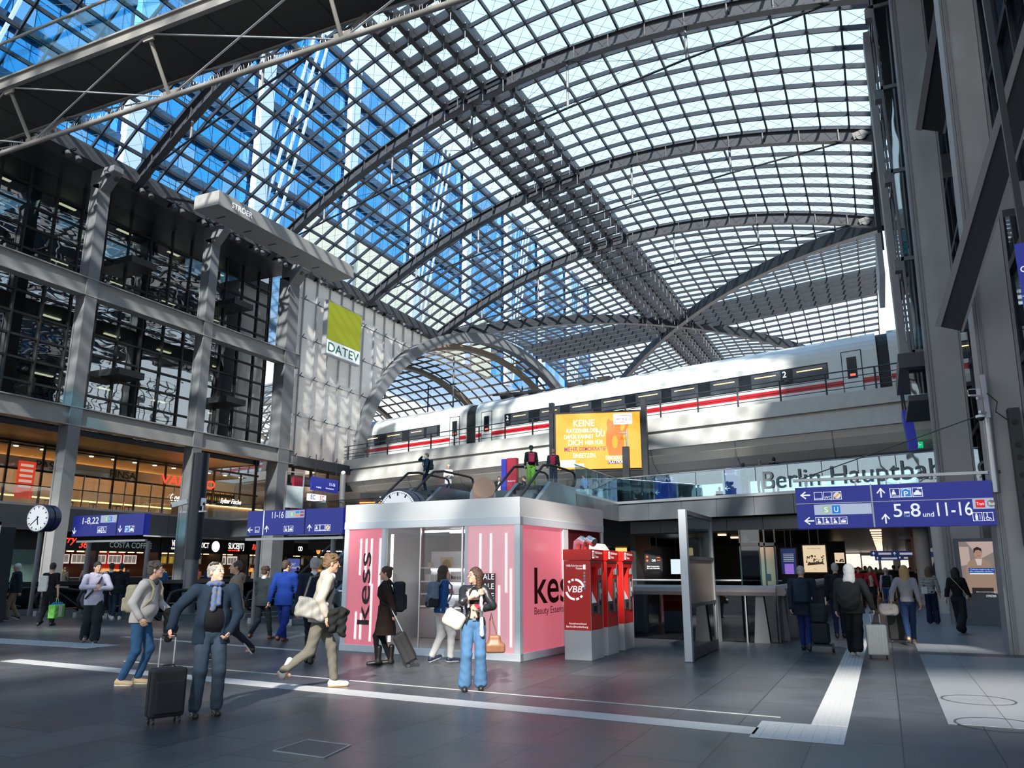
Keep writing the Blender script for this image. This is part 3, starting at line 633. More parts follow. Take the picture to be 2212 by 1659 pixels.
for x0,x1,lb in ((-27.25,-26.35,'left one'),(.72,1.28,'right one near the columns')):
    mb=seg([(d*.93+.1,z-.12 if z>11 else z) for d,z in prof],x0-.02,x1+.02); tag(mb.build('gangway',black),'black folding gangway between two train carriages, '+lb,'gangway')
# ---------- advertising screen on the gallery
TL=V((-16.38,41.6,10.38)); TR=V((-11.72,42.72,10.35)); xd=(TR-TL); xd.z=0; SCL=.958; W=xd.length/SCL
t=thing('advertising_screen','large orange advertising screen with a cat drawing, on posts before the white viaduct','screen',(-14.6,43.6,5.1))
f=Fr((TL.x,TL.y,7.11),xd,parent=t,sc=SCL); H=3.33; xn=xd.normalized()
f.rect(-.12,-.12,W+.12,H+.12,'housing',black,d=-.25)
orange=lit('orange screen',(1.,.42,.03),.95); f.p=f.rect(0,0,W,H,'display',orange,d=.01)
wl2=lit('screen white',(1,1,1),1.1); pu=lit('screen purple',(.28,.02,.12),.9); dor=lit('screen deep orange',(1.,.20,.02),.9)
cat=[[(3.15,.75),(3.95,.75),(4.05,1.5),(3.95,2.),(3.85,2.35),(3.85,2.75),(3.72,2.95),(3.6,2.82),(3.3,2.82),(3.15,2.98),(3.05,2.75),(3.08,2.35),(3.0,2.0),(2.98,1.4)],[(3.85,2.1),(4.05,2.3),(4.2,2.7),(4.35,2.75),(4.3,2.5),(4.1,2.0),(3.95,1.9)],circ(4.24,2.8,.13)]
f.poly(cat,'cat_drawing',dor,d=.012)
f.poly([[ (3.5+.17*math.cos(a),1.55+.38*math.sin(a)) for a in np.linspace(0,2*PI,20)[:-1]],circ(3.28,2.62,.04),circ(3.62,2.62,.04),[(3.42,2.52),(3.52,2.52),(3.47,2.45)]],'cat_drawing',orange,d=.018)
cx_=1.65
for s_,y_,h_,w_,m_ in (('KEINE',2.55,.40,1.25,wl2),('KATZENBILDER :)',2.18,.24,2.1,wl2),('DAFÜR KANNST',1.82,.24,1.75,wl2),('DICH',1.42,.34,.85,wl2),('HIER FÜR',1.45,.24,1.05,wl2),('MEHR',1.06,.27,.8,pu),('DEMOKRATIE',1.08,.23,1.55,pu),('EINSETZEN.',.68,.25,1.35,wl2)):
    xo={'DAFÜR KANNST':.5,'DICH':.75,'HIER FÜR':1.75,'MEHR':.5,'DEMOKRATIE':1.4}.get(s_,cx_-w_/2+ .05)
    f.text(s_,xo,y_,h_,m_,w=w_,bold=.03,d=.03)
f.text('DU',2.4,1.9,.36,wl2,w=.52,bold=.03,d=.03)
f.rect(3.45,2.6,4.55,3.25,'white_card',wl2,d=.03); f.text('ARTIKEL 1',3.6,2.82,.16,blackL,w=.8,bold=.01,d=.045)
f.poly([[(3.52,2.68),(4.1,2.68),(4.1,2.71),(3.52,2.71)],[(3.8,3.1),(4.48,3.1),(4.48,3.13),(3.8,3.13)],[(3.52,2.68),(3.55,2.68),(3.55,3.0),(3.52,3.0)],[(4.45,2.8),(4.48,2.8),(4.48,3.13),(4.45,3.13)]],'card_bracket',lit('screen red',(.9,.1,.08),.8),d=.04)
f.text('DEMOKRATIE',2.95,.52,.22,wl2,w=1.1,bold=.03,d=.04); f.rect(3.05,.26,4.35,.46,'white_card',lit('screen slate',(.25,.12,.12),.6),d=.03); f.text('PLATTFORM.D',3.1,.29,.18,wl2,w=1.2,bold=.03,d=.045)
f.rect(.25,.12,1.65,.33,'white_card',wl2,d=.02); f.rect(.25,.33,1.15,.55,'white_card',wl2,d=.02)
MB().mm(*sorted((TR.x+.1,TR.x+.38)),TR.y-.1,TR.y+.2,5.1,11.0).build('post',steel,t); MB().mm(TL.x-.38,TL.x-.12,TL.y-.1,TL.y+.2,5.1,11.0).build('post',steel,t)
# ---------- green square sign
t=thing('green_square_sign','square lime green company sign with white lettered foot, on the bright glazed wall','sign',(-37.4,49.1,17.7))
MB().mm(-37.75,-37.35,46.9,51.4,17.75,22.1).build('box',alu,t)
f=Fr((-37.35,46.9,17.75),(0,1,0),parent=t); f.rect(.1,1.2,4.4,4.25,'green_face',lit('lime green face',(.36,.42,.01),.55)); f.rect(.1,.1,4.4,1.17,'white_face',mat('white sign face',(.75,.8,.8),.4,emit=(.7,.78,.8),es=.35))
f.text('DATEV',.25,.28,.72,mat('dark green lettering',(0,.13,.08),.5),w=4.0,bold=.015,d=.03)
for y in (47.5,50.8): MB().mm(-38.1,-37.7,y,y+.1,21.2,21.3).build('bracket',steel,t)
# ---------- long grey box under the gutter
t=thing('projector_box','long light grey advertising box hung below the left roof gutter','box',(-32,35,21))
MB().mm(-32.9,-31.1,29.2,41.6,21.,21.85).build('case',mat('light grey box',(.30,.30,.30),.5),t,bevel=.02)
mb=MB()
for y in np.arange(30.5,41,2.1): mb.mm(-32.5,-31.9,y,y+.08,20.985,21.)
mb.build('slot',black,t)
f=Fr((-31.1,30.2,21.2),(0,1,0),parent=t); f.text('STRÖER',.0,.05,.32,whiteL,w=1.6,bold=.03)
for y in (31,35,39): MB().bar((-32.5,y,21.8),(-37.6,y,23.6),.1,.14).build('hanger',steel,t)
# ---------- footbridge at the upper left
FB=thing('footbridge','dark footbridge with glass balustrade and tubular truss crossing overhead at upper left','bridge',(-20,14.8,17))
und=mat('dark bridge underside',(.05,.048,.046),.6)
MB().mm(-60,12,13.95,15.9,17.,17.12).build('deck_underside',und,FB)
mb=MB()
for x in np.arange(-59,12,1.65): mb.mm(x,x+.02,13.97,15.9,16.992,17.)
tag(mb.build('panel_joint',black,FB),kind='stuff')
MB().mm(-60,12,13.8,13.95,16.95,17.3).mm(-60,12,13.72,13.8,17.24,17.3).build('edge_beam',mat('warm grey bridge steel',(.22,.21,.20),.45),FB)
MB().mm(-60,12,15.9,16.0,16.95,17.3).build('edge_beam',mat('warm grey bridge steel',(.22,.21,.20),.45),FB)
bst=mat('warm grey bridge steel',(.22,.21,.20),.45)
for x in np.arange(-60,12,1.6): MB().mm(x,x+.05,13.82,13.86,17.2,18.75).build('glass_fin',gl_clear,FB)
MB().mm(-60,12,13.84,13.87,17.35,18.7).build('balustrade_glass',glass('tinted bridge glass',(.55,.85,.95),.08),FB); MB().tube((-60,13.84,18.8),(12,13.84,18.8),.05,8).build('handrail',bst,FB)
MB().mm(-60,12,15.93,15.96,17.35,18.7).build('balustrade_glass',glass('tinted bridge glass',(.55,.85,.95),.08),FB); MB().tube((-60,15.95,18.8),(12,15.95,18.8),.05,8).build('handrail',bst,FB)
MB().tube((-60,14.9,15.5),(12,14.9,15.5),.085,12).build('lower_chord',bst,FB,smooth=True)
xs=[-24.6+6.35*k for k in range(-4,6)]
for x in xs:
    c=V((x,14.9,15.5)); a=V((x,13.95,16.98)); b_=V((x,15.88,16.98))
    MB().tube(c,a,.06,8).tube(c,b_,.06,8).build('truss_strut',bst,FB)
    n=V((x+6.35,14.9,15.5)); MB().tube(a+V((.15,0,0)),n,.028,6).tube(b_+V((.15,0,0)),n,.028,6).build('tie_rod',alu,FB)
    n=V((x-6.35,14.9,15.5)); MB().tube(a-V((.15,0,0)),n,.028,6).build('tie_rod',alu,FB)
    MB().mm(x-.28,x+.28,14.87,14.93,15.48,15.72).mm(x-.2,x+.2,13.93,13.99,16.8,17.).build('gusset',bst,FB)
spk=MB()
for x in np.arange(-30,-7,.09): 
    if random.random()<.75: spk.tube((x,14.9,15.58),(x+random.uniform(-.03,.03),14.9+random.uniform(-.05,.05),15.73),.004,3,cap=False)
tag(spk.build('bird_spikes',alu,FB),kind='stuff')
# ================================================================ THINGS II: left front, shops
XS=-44.
shop=[ # y0,y1, name, label, back colour
 (26.,30.6,(.10,.16,.15),'shut shop front behind pale green glass at the far left',None),
 (30.8,34.3,(.55,.02,.015),'red lit sausage counter with menu boards, behind the small clock','curry'),
 (34.5,39.0,(.50,.02,.02),'red lit coffee counter behind the left blue sign','costa'),
 (39.3,42.2,(.9,.28,.03),'orange lit plant food counter left of the dark camera pole','vincent'),
 (42.4,44.6,(.5,.05,.03),'red lit counter with small screen, just right of the dark camera pole','yct'),
 (44.8,47.4,(.7,.25,.05),'orange lit pizza counter with white square bracket lettering','slice'),
 (47.6,51.2,(.35,.16,.06),'brown lit rice counter with red neon lettering','rice'),
 (52.6,55.0,(.6,.3,.06),'yellow lit food counter behind the blue suited man','food'),
 (55.2,60.5,(.25,.12,.05),'burger counter beside the stair rail near the kiosk','burger')]
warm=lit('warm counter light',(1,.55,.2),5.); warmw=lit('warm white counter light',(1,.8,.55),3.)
board=lit('menu board',(.95,.85,.75),.55); boardd=lit('dark menu board',(.10,.09,.04),.6)
wneon=lit('white neon lettering',(1,.97,.9),2.2); rneon=lit('red neon lettering',(1,.03,.015),2.5); yneon=lit('yellow neon lettering',(1,.6,.05),2.)
def fx(y,z,p=None,x=XS): return Fr((x,y,z),(0,1,0),parent=p)
for i,(y0,y1,c,lb,k) in enumerate(shop):
    t=thing('food_counter' if k else 'closed_shop',lb,'shop',(XS,y0,0),group=None)
    w_=y1-y0
    sb_=MB().mm(XS-.25,XS,y0,y1,2.75,3.72).build('sign_band',black,t)
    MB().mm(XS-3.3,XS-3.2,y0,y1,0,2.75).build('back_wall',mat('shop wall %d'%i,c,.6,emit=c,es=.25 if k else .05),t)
    MB().mm(XS-3.3,XS,y0-.1,y0,0,3.7).mm(XS-3.3,XS,y1,y1+.1,0,3.7).mm(XS-3.3,XS,y0,y1,2.72,2.76).build('side_wall',dark,t)
    if not k:
        MB().mm(XS-.05,XS,y0,y1,0,2.7).build('glass_front',mat('pale green opal glass',(.10,.17,.16),.2),t); continue
    MB().mm(XS-.7,XS-.05,y0,y1,0,1.1).build('counter',mat('dark counter front',(.05,.04,.04),.4),t)
    MB().mm(XS-.75,XS,y0,y1,1.1,1.15).build('counter_top',alu,t)
    mb=MB()
    for y in np.arange(y0+.3,y1-.3,.7): mb.mm(XS-1.2,XS-1.,y,y+.35,2.66,2.71)
    mb.build('downlight',warm,t)
    for y in np.arange(y0+.25,y1-.9,1.15):
        f=fx(y,1.95,t,XS-.9); f.rect(0,0,1.0,.62,'menu_board',board if k in('curry','costa','slice') else boardd,d=.03)
        for a in (.06,.36,.66): f.rect(a,.08,a+.26,.5,'menu_print',mat('menu print',(.35,.3,.28),.6,emit=(.5,.42,.36),es=.25) if k!='vincent' else lit('menu picture',(.5,.3,.03),.6),d=.035)
        if k in('curry','costa'): f.rect(0,.55,1.,.62,'menu_header',redP,d=.04)
    rr=random.Random(i); mb=MB()
    for y in np.arange(y0+.2,y1-.2,.28):
        h=rr.uniform(.08,.3); mb.mm(XS-2.9,XS-2.7,y,y+.16,1.45,1.45+h)
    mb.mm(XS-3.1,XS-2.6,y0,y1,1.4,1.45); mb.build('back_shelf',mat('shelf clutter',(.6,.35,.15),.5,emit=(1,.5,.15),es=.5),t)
    f=fx(y0,2.8,sb_)
    if k=='curry': f.text('Curry',.5,.35,.42,rneon,w=1.6,shear=.3); f.text('36',2.3,.08,.4,rneon,shear=.2)
    if k=='costa': f.text('COSTA COFFEE',.7,.15,.34,mat('grey sign letters',(.25,.3,.32),.5,emit=(.4,.5,.55),es=.25),w=3.2)
    if k=='vincent': f.text('Vincent',.75,.35,.42,wneon,w=1.0,bold=.01); f.text('V',1.8,.35,.45,yneon,w=.32); f.text('PLANT BASED FOOD',.75,.14,.12,wneon,w=1.4)
    if k=='yct': f.text('Y/CT',.2,.3,.36,wneon,w=.8); f.poly([circ(1.65,.42,.38)],'round_badge',wneon); f.text('GSI',1.43,.34,.18,blackL,d=.012)
    if k=='slice': f.text('SLICE[IT]',.5,.3,.42,wneon,w=1.6,bold=.015); f.text('HEISS UND FRISCH',.5,.12,.1,rneon,w=1.2)
    if k=='rice': f.text('Rice On!',.2,.28,.42,rneon,w=1.5,shear=.25); f.text('. . .',1.8,.3,.3,rneon)
    if k=='food': f.text('OD',.55,.3,.36,wneon,w=.55)
    if k=='burger':
        f.poly([circ(.6,.62,.26,12,0,PI),[(.32,.5),(.88,.5),(.88,.58),(.32,.58)],[(.32,.38),(.88,.38),(.88,.46),(.32,.46)],circ(.6,.34,.26,12,PI,2*PI)],'burger_mark',lit('orange neon',(1,.25,.05),1.6)); f.text('BURGER',1.1,.3,.36,wneon,w=1.6); f.text('TOWN',3.0,.3,.26,wneon,w=.9)
for y in (52.,): struct(MB().mm(XS-.4,XS+.1,51.3,52.5,0,4).build('wall_left',colgrey2))
t=thing('poster_case','dark poster case with a violet and white poster beside the rice counter','poster case',(XS+.5,51.6,0)); MB().mm(XS+.3,XS+.5,51.2,53.0,.0,2.6).build('case',dark,t)
f=Fr((XS+.5,51.35,.7),(0,1,0),parent=t); f.rect(0,0,1.5,1.75,'poster',lit('violet poster',(.10,.12,.4),.6)); f.text('BUNT',.2,1.2,.2,whiteL,shear=.3); f.text('GEWINNEN',.2,.95,.18,whiteL,shear=.3)
# ---------- first floor restaurants behind glass
XR1=-46.
t=thing('restaurant_front','glazed restaurant front on the first floor with warm light strips and black lettering','restaurant',(XR1,35,5.1))
mb=MB()
for y in (26.5,29.2,31.4,33.2,36.4,38.2,40.6,42.5,45.2,48.): mb.mm(XR1,XR1+.12,y,y+.1,5.1,9.1)
mb.mm(XR1,XR1+.12,24,50,7.35,7.47); mb.mm(XR1,XR1+.1,24,50,8.95,9.1); mb.build('window_frame',black,t)
mb=MB()
for y in (34.2,35.3,37.3,39.4,41.4,43.6): mb.tube((XR1+.25,y,5.1),(XR1+.25,y,7.4),.05,8)
mb.build('steel_post',chrome,t)
MB().mm(XR1,XR1+.02,24,50,5.1,9.).build('glass_front',gl_clear,t)
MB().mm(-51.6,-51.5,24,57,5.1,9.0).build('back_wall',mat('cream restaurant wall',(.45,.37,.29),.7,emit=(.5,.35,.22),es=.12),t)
MB().mm(-51.5,XR1-1.2,24,50,8.9,9.).build('room_ceiling',mat('tan restaurant ceiling',(.5,.38,.28),.7),t)
mb=MB(); mb.mm(XR1-1.6,XR1-1.45,24,49,7.55,7.62); mb.mm(-50.4,-50.2,24,49,6.2,6.27); mb.mm(-51.4,-51.3,24,49,8.6,8.66); mb.build('light_strip',lit('amber light strip',(1,.45,.12),7),t)
mb=MB()
for y in np.arange(25,50,1.7): mb.mm(XR1-.9,XR1-.7,y,y+.2,8.82,8.88)
mb.build('downlight',warmw,t)
MB().mm(XR1-1.7,XR1-1.4,24,49,7.62,8.35).build('bulkhead',mat('pale bulkhead',(.55,.48,.4),.7),t)
f=Fr((XR1-1.38,0,7.7),(0,1,0),parent=t); f.text('PASTA',32.0,.05,.5,blackL,w=2.2,bold=.02); f.text('PINSA',37.3,.05,.5,blackL,w=2.1,bold=.02)
f=Fr((XR1+.14,0,0),(0,1,0),parent=t); f.text('VAPIANO',40.3,7.55,.62,rneon,w=5.0,bold=.03,shear=.1); f.text('Gosch',41.2,6.4,.5,wneon,w=1.3,shear=.3); f.text('Sylter Fische',46.,6.6,.35,wneon,w=2.2,shear=.3)
for y,h in ((26.6,1.6),(29.9,2.2)): 
    f=Fr((XR1+.13,y,6.9-h*.55),(0,1,0),parent=t); f.rect(0,0,1.1,h,'red_poster',lit('red poster',(.75,.06,.02),.6))
    for q in range(5): f.rect(.15,h*.85-q*h*.14,.95,h*.92-q*h*.14,'poster_print',lit('poster print',(.9,.6,.5),.5),d=.01)
t=thing('bar_counter','fish bar counter with pale herringbone front and amber light edge, first floor','counter',(-44.6,44,5.1))
MB().mm(-45.2,-44.4,40.8,49,5.1,6.15).build('front',mat('pale herringbone wood',(.42,.38,.31),.5,var=.2,bs=6),t); MB().mm(-45.3,-44.3,40.8,49,6.15,6.2).build('light_edge',lit('amber light strip',(1,.45,.12),7),t)
rr=random.Random(5)
for k in range(46):
    y=44.6+ (k%23)*.2; z=6.9+(k//23)*.55
    o=MB().tube((-47.6,y,z),(-47.6,y,z+.22),.045,6).tube((-47.6,y,z+.22),(-47.6,y,z+.34),.018,6).build('bottle',lit('amber bottle %d'%(k%3),((.8,.3,.05),(.5,.4,.1),(.25,.12,.05))[k%3],.5)); tag(o,'small amber bottle in the lit shelf rows behind the fish bar','bottle','bottles behind the fish bar')
MB_=MB().mm(-47.75,-47.45,44.4,49.4,6.86,6.9).mm(-47.75,-47.45,44.4,49.4,7.41,7.45).mm(-47.8,-47.75,44.4,49.4,5.1,8.2); tag(MB_.build('bottle_shelf',dark),'dark back wall with two shelves of bottles behind the fish bar','shelf')
for k,y in enumerate((33.6,35.,36.8,38.6,39.6)):
    t=thing('bar_stool','slim bar stool behind the restaurant glass under the amber light','stool',(-48,y,5.1),group='bar stools in the restaurant'); MB().mm(-48.2,-47.8,y-.2,y+.2,5.85,5.9).build('seat',colgrey2,t)
    for a in(-.17,.17):
        for b_ in(-.17,.17): MB().tube((-48+a*1.1,y+b_*1.1,5.1),(-48+a,y+b_,5.85),.02,5).build('leg',black,t)
# blue signs and boards on the gallery
def signbox(name,lb,o,xd,w_,h_,parent=None,dep=.2,m=None):
    t=thing(name,lb,'sign',o); f=Fr(o,xd,parent=t); f.rect(0,0,w_,h_,'panel',m or blueS,d=-dep); f.p=f.rect(0,0,w_,h_,'sign_face',m or blueS,d=.004); return t,f
def pict(f,a,b,s,kind,d=.012):
    L=s*.06; fr=[[(a,b),(a+s,b),(a+s,b+L),(a,b+L)],[(a,b+s-L),(a+s,b+s-L),(a+s,b+s),(a,b+s)],[(a,b),(a+L,b),(a+L,b+s),(a,b+s)],[(a+s-L,b),(a+s,b),(a+s,b+s),(a+s-L,b+s)]]
    f.poly(fr,'pictogram_frame',whiteL,d=d)
    c=(a+s/2,b+s/2)
    if kind=='WC': f.text('WC',a+s*.12,b+s*.12,s*.32,whiteL,w=s*.76,d=.02)
    elif kind=='L': f.text('Lounge',a+s*.08,b+s*.1,s*.2,whiteL,w=s*.84,d=.02)
    elif kind=='P': f.rect(a+L,b+L,a+s-L,b+s-L,'parking_blue',lit('parking blue',(.02,.25,.75),.6),d=.01); f.text('P',a+s*.28,b+s*.08,s*.55,whiteL,w=s*.42,d=.025,bold=.03); f.poly([[(a+.1*s,b+.72*s),(c[0],b+.92*s),(a+.9*s,b+.72*s),(a+.9*s,b+.8*s),(c[0],b+s*.99),(a+.1*s,b+.8*s)]],'roof_mark',whiteL,d=.02)
    elif kind=='car': f.poly([[(a+.12*s,b+.2*s),(a+.88*s,b+.2*s),(a+.88*s,b+.45*s),(a+.72*s,b+.5*s),(a+.64*s,b+.7*s),(a+.36*s,b+.7*s),(a+.28*s,b+.5*s),(a+.12*s,b+.45*s)],[(a+.5*s,b+.82*s),(a+.9*s,b+.82*s),(a+.9*s,b+.9*s),(a+.5*s,b+.9*s)]],'car_mark',whiteL,d=d)
    elif kind=='pol': f.poly([circ(c[0]-.12*s,b+.75*s,.1*s,10),[(a+.15*s,b+.32*s),(a+.62*s,b+.32*s),(a+.5*s,b+.64*s),(a+.25*s,b+.64*s)]],'officer_mark',whiteL,d=d); f.text('Polizei',a+s*.1,b+s*.1,s*.16,whiteL,w=s*.8,d=.02)
    elif kind=='o': f.poly([circ(c[0],c[1],s*.4,20)],'round_mark',lit('sign cream',(.9,.85,.75),.6),d=d); f.poly([[(a+.2*s,b+.3*s),(a+.3*s,b+.2*s),(a+.8*s,b+.7*s),(a+.7*s,b+.8*s)]],'slash_mark',lit('sign orange',(.9,.35,.05),.6),d=.018)
    elif kind=='man': f.poly([circ(a+.4*s,b+.78*s,.1*s,10),[(a+.28*s,b+.12*s),(a+.52*s,b+.12*s),(a+.54*s,b+.66*s),(a+.26*s,b+.66*s)],[(a+.72*s,b+.2*s),(a+.77*s,b+.2*s),(a+.77*s,b+.8*s),(a+.72*s,b+.8*s)]],'person_mark',whiteL,d=d)
    elif kind=='wh': f.poly([circ(a+.38*s,b+.82*s,.08*s,10),[(a+.34*s,b+.38*s),(a+.46*s,b+.38*s),(a+.42*s,b+.74*s),(a+.34*s,b+.74*s)],[(a+.4*s,b+.38*s),(a+.68*s,b+.38*s),(a+.82*s,b+.15*s),(a+.74*s,b+.12*s),(a+.62*s,b+.32*s),(a+.4*s,b+.32*s)],ringseg(a+.42*s,b+.3*s,.16*s,.22*s,PI*.7,PI*2.0)],'wheelchair_mark',whiteL,d=d)
    elif kind=='lug': f.poly([[(a+.18*s,b+.18*s),(a+.8*s,b+.18*s),(a+.8*s,b+.52*s),(a+.18*s,b+.52*s)],[(a+.3*s,b+.6*s),(a+.85*s,b+.68*s),(a+.82*s,b+.76*s),(a+.3*s,b+.68*s)]],'suitcase_mark',whiteL,d=d)
    else: f.poly([circ(c[0]-.1*s,b+.7*s,.12*s,10),[(a+.2*s,b+.14*s),(a+.75*s,b+.14*s),(a+.62*s,b+.5*s),(a+.35*s,b+.56*s)]],'person_mark',whiteL,d=d)
grs=lit('grey sign field',(.42,.5,.66),.7)
def su(f,a,b,s,u=True):
    f.poly([circ(a,b,s*.5,20)],'green_disc',lit('pale green disc',(.30,.55,.34),.7),d=.012); f.text('S',a-s*.22,b-s*.33,s*.66,whiteL,w=s*.44,bold=.03,d=.022)
    if u: f.rect(a+s*.7,b-s*.5,a+s*1.65,b+s*.5,'blue_square',lit('underground blue',(.0,.2,.7),.7),d=.012); f.text('U',a+s*.93,b-s*.33,s*.66,whiteL,w=s*.5,bold=.03,d=.022)
# sign left
t,f=signbox('platform_sign','blue platform sign reading 1-8,22 on two posts, left of the camera pole',(-27.05,20,2.78),(1,-.0,0),3.65,.74)
f.rect(2.3,0,2.33,.74,'divider',black,d=.01); f.text('1-8,22',.5,.44,.23,whiteL,w=.85); f.rect(1.45,.46,2.27,.72,'grey_field',grs,d=.008); su(f,1.75,.59,.17)
f.poly(arrow(.12,.2,.24,'d')+arrow(2.5,.22,.24,'d'),'arrow',whiteL,d=.01); pict(f,1.35,.1,.22,'lug'); pict(f,1.58,.1,.22,'wh'); pict(f,2.75,.1,.22,'P'); pict(f,2.98,.1,.22,'car')
MB().mm(-26.7,-23.2,19.95,20.05,2.55,2.62).build('cross_bar',alu,t)
for x in (-26.2,-23.2): MB().tube((x,20.1,0),(x,20.1,2.56),.08,12).build('post',colgrey,t,smooth=True)
# sign middle
t,f=signbox('platform_sign','blue platform sign reading 11-16 on two posts, beside the kiosk',(-17.75,19,2.62),(1,0,0),3.6,.74)
f.rect(.62,0,.65,.74,'divider',whiteL,d=.01); f.rect(2.2,0,2.23,.74,'divider',black,d=.01); f.text('11-16',.95,.5,.19,whiteL,w=.45); f.rect(1.47,.49,2.18,.71,'grey_field',grs,d=.008); su(f,1.72,.6,.15,False)
for a,b_,c in ((1.86,.62,(0,.3,.6)),(2.03,.62,(.3,.1,.3)),(1.86,.53,(.9,.3,.1)),(2.03,.53,(.4,.05,.1))): f.rect(a,b_,a+.13,b_+.06,'line_badge',lit('badge %s'%str(c),c,.7),d=.015)
f.poly(arrow(.13,.16,.2,'l')+arrow(.78,.18,.2,'u')+arrow(2.4,.18,.2,'u'),'arrow',whiteL,d=.01)
pict(f,.33,.08,.17,'WC'); pict(f,1.45,.08,.17,'x'); pict(f,1.63,.08,.17,'lug'); pict(f,2.6,.08,.18,'pol'); pict(f,2.79,.08,.18,'L'); pict(f,2.98,.08,.18,'o')
MB().mm(-17.75,-14.1,18.95,19.05,2.46,2.53).build('cross_bar',alu,t)
for x in (-17.3,-14.5): MB().tube((x,19.05,0),(x,19.05,2.47),.075,12).build('post',colgrey,t,smooth=True)
# big right sign
t,f=signbox('platform_sign','big blue double sign reading 5-8 und 11-16 at right, above the hooded traveller',(-1.61,18.35,2.46),(1,0,0),3.72,.88,dep=.22)
f.rect(0,.52,3.72,.535,'divider',alu,d=.012); f.rect(1.5,0,1.53,.9,'divider',alu,d=.014)
f.poly(arrow(.2,.71,.2,'l')+arrow(.24,.16,.2,'l')+arrow(1.7,.71,.2,'u')+arrow(1.74,.17,.2,'u'),'arrow',whiteL,d=.01)
for k_i,kd in enumerate(('L','WC','o')): pict(f,.38+k_i*.19,.6,.17,kd)
f.rect(.36,.28,1.49,.5,'grey_field',grs,d=.008); su(f,.6,.39,.17)
for k_i,kd in enumerate(('x','x','x','lug')): pict(f,.37+k_i*.16,.08,.15,kd)
for k_i,kd in enumerate(('pol','P','car')): pict(f,1.87+k_i*.21,.6,.19,kd)
f.text('5-8',1.9,.2,.27,whiteL,w=.5,bold=.015); f.text('Tief',2.08,.19,.06,lit('light blue letters',(.3,.6,.9),.6),w=.12,d=.02); f.text('und',2.44,.19,.1,whiteL,w=.2); f.text('11-16',2.71,.2,.27,whiteL,w=.62,bold=.015)
f.rect(3.35,.32,3.72,.53,'grey_field',grs,d=.008); f.rect(3.4,.345,3.56,.5,'red_badge',lit('tram red',(.75,.01,.02),.7),d=.015); f.text('Tram',3.415,.39,.06,whiteL,w=.13,d=.025); f.poly([circ(3.73-.06,.42,.07,18)],'grey_badge',mat('bus grey',(.15,.14,.12),.5,emit=(.2,.18,.16),es=.4),d=.015); f.text('Bus',3.625,.39,.06,whiteL,w=.1,d=.025)
pict(f,3.32,.08,.17,'man'); pict(f,3.51,.08,.17,'wh')
MB().mm(-1.65,2.1,18.43,18.53,3.48,3.54).build('cross_bar',alu,t)
mb=MB()
for x in (-1.4,-.4,.2,1.1,1.9): mb.mm(x,x+.03,18.45,18.48,3.33,3.48)
mb.build('hanger',alu,t); MB().tube((-1.55,18.48,3.52),(2.2,18.3,4.7),.012,6).build('stay_cable',steel,t); MB().tube((2.,18.48,3.51),(2.3,18.4,3.51),.03,6).build('bracket',steel,t)
# gallery signs
def gsign(lb,px0,py0,px1,py1,Y,txt,post=True,s=-.1):
    a=aty(px0,py0,Y,s); b_=aty(px1,py0,Y,s); z0=5.4 if post else a.z-.9
    t=thing('gallery_sign',lb,'sign',(a.x,a.y,5.1)); f=Fr((a.x,a.y,0),(b_.x-a.x,b_.y-a.y,0),parent=t); W_=(b_-a).length; h1=max(a.z,b_.z)
    f.rect(0,z0,W_,h1,'panel',lit('gallery sign blue',(.012,.05,.25),.7),d=-.15); f.rect(-.08,5.1,0,h1+.08,'frame',alu,d=-.16); f.rect(W_,5.1,W_+.08,h1+.08,'frame',alu,d=-.16); f.rect(-.08,h1,W_+.08,h1+.08,'frame',alu,d=-.16)
    f.poly(arrow(.2,h1-.8,.25,'l')+arrow(.2,h1-1.6,.3,'l'),'arrow',whiteL,d=.01)
    f.text(txt,W_*.5,h1-.9,.28,whiteL,w=W_*.42); f.text('11-14',W_*.27,h1-.85,.14,whiteL,w=W_*.2)
gsign('blue gallery sign reading A-E behind the glass balustrade',1411,1007,1457,1085,45.5,'A-E')
gsign('blue gallery sign reading E-G behind the glass balustrade',1560,994,1612,1080,44.5,'E-G')
t=thing('hanging_sign','dark blue two part departure sign hanging at the corner left of the white viaduct','sign',(-36,44.6,7.05)); f=Fr((-36,44.6,7.05),(0,1,0),parent=t)
f.rect(0,0,3.,.95,'panel',blueS,d=-.15); f.text('11-16',1.9,.45,.22,whiteL); f.text('Ausgang',.4,.2,.12,whiteL); f.text('Reisezentrum',1.5,.2,.12,whiteL)
MB().tube((-36.05,44.9,8),(-36.05,44.9,9.6),.03,6).tube((-36.05,47.3,8),(-36.05,47.3,9.6),.03,6).build('hanger',steel,t)
t=thing('shop_sign','white sign with EC lettering above the dark exchange office upstairs','sign',(-38,48,6.2)); f=Fr((-37.5,46.2,6.5),(0,1,0),parent=t); f.rect(0,0,2.,.5,'panel',lit('white sign light',(.9,.9,.95),.8),d=-.2); f.text('EC',.15,.1,.32,lit('ec blue',(.0,.1,.6),.6),bold=.03); f.text('EC',1.2,.1,.32,lit('ec red',(.7,.02,.02),.6),bold=.03); MB().tube((-37.6,46.8,7),(-37.6,46.8,7.7),.02,6).tube((-37.6,47.8,7),(-37.6,47.8,7.7),.02,6).build('hanger',steel,t)
t=thing('lounge_front','dark lounge front with an orange light line and white lettering, upstairs left of the escalator','shop front',(-36,54,5.1)); f=Fr((-34.,47.5,5.1),(1,.12,0),parent=t)
f.rect(0,0,11,1.9,'panel',black,d=-.1); f.rect(0,1.15,10.5,1.22,'light_line',lit('orange line',(1,.2,.03),4),d=.02); f.text('DB Lounge',1.6,1.3,.28,wneon,w=1.9)
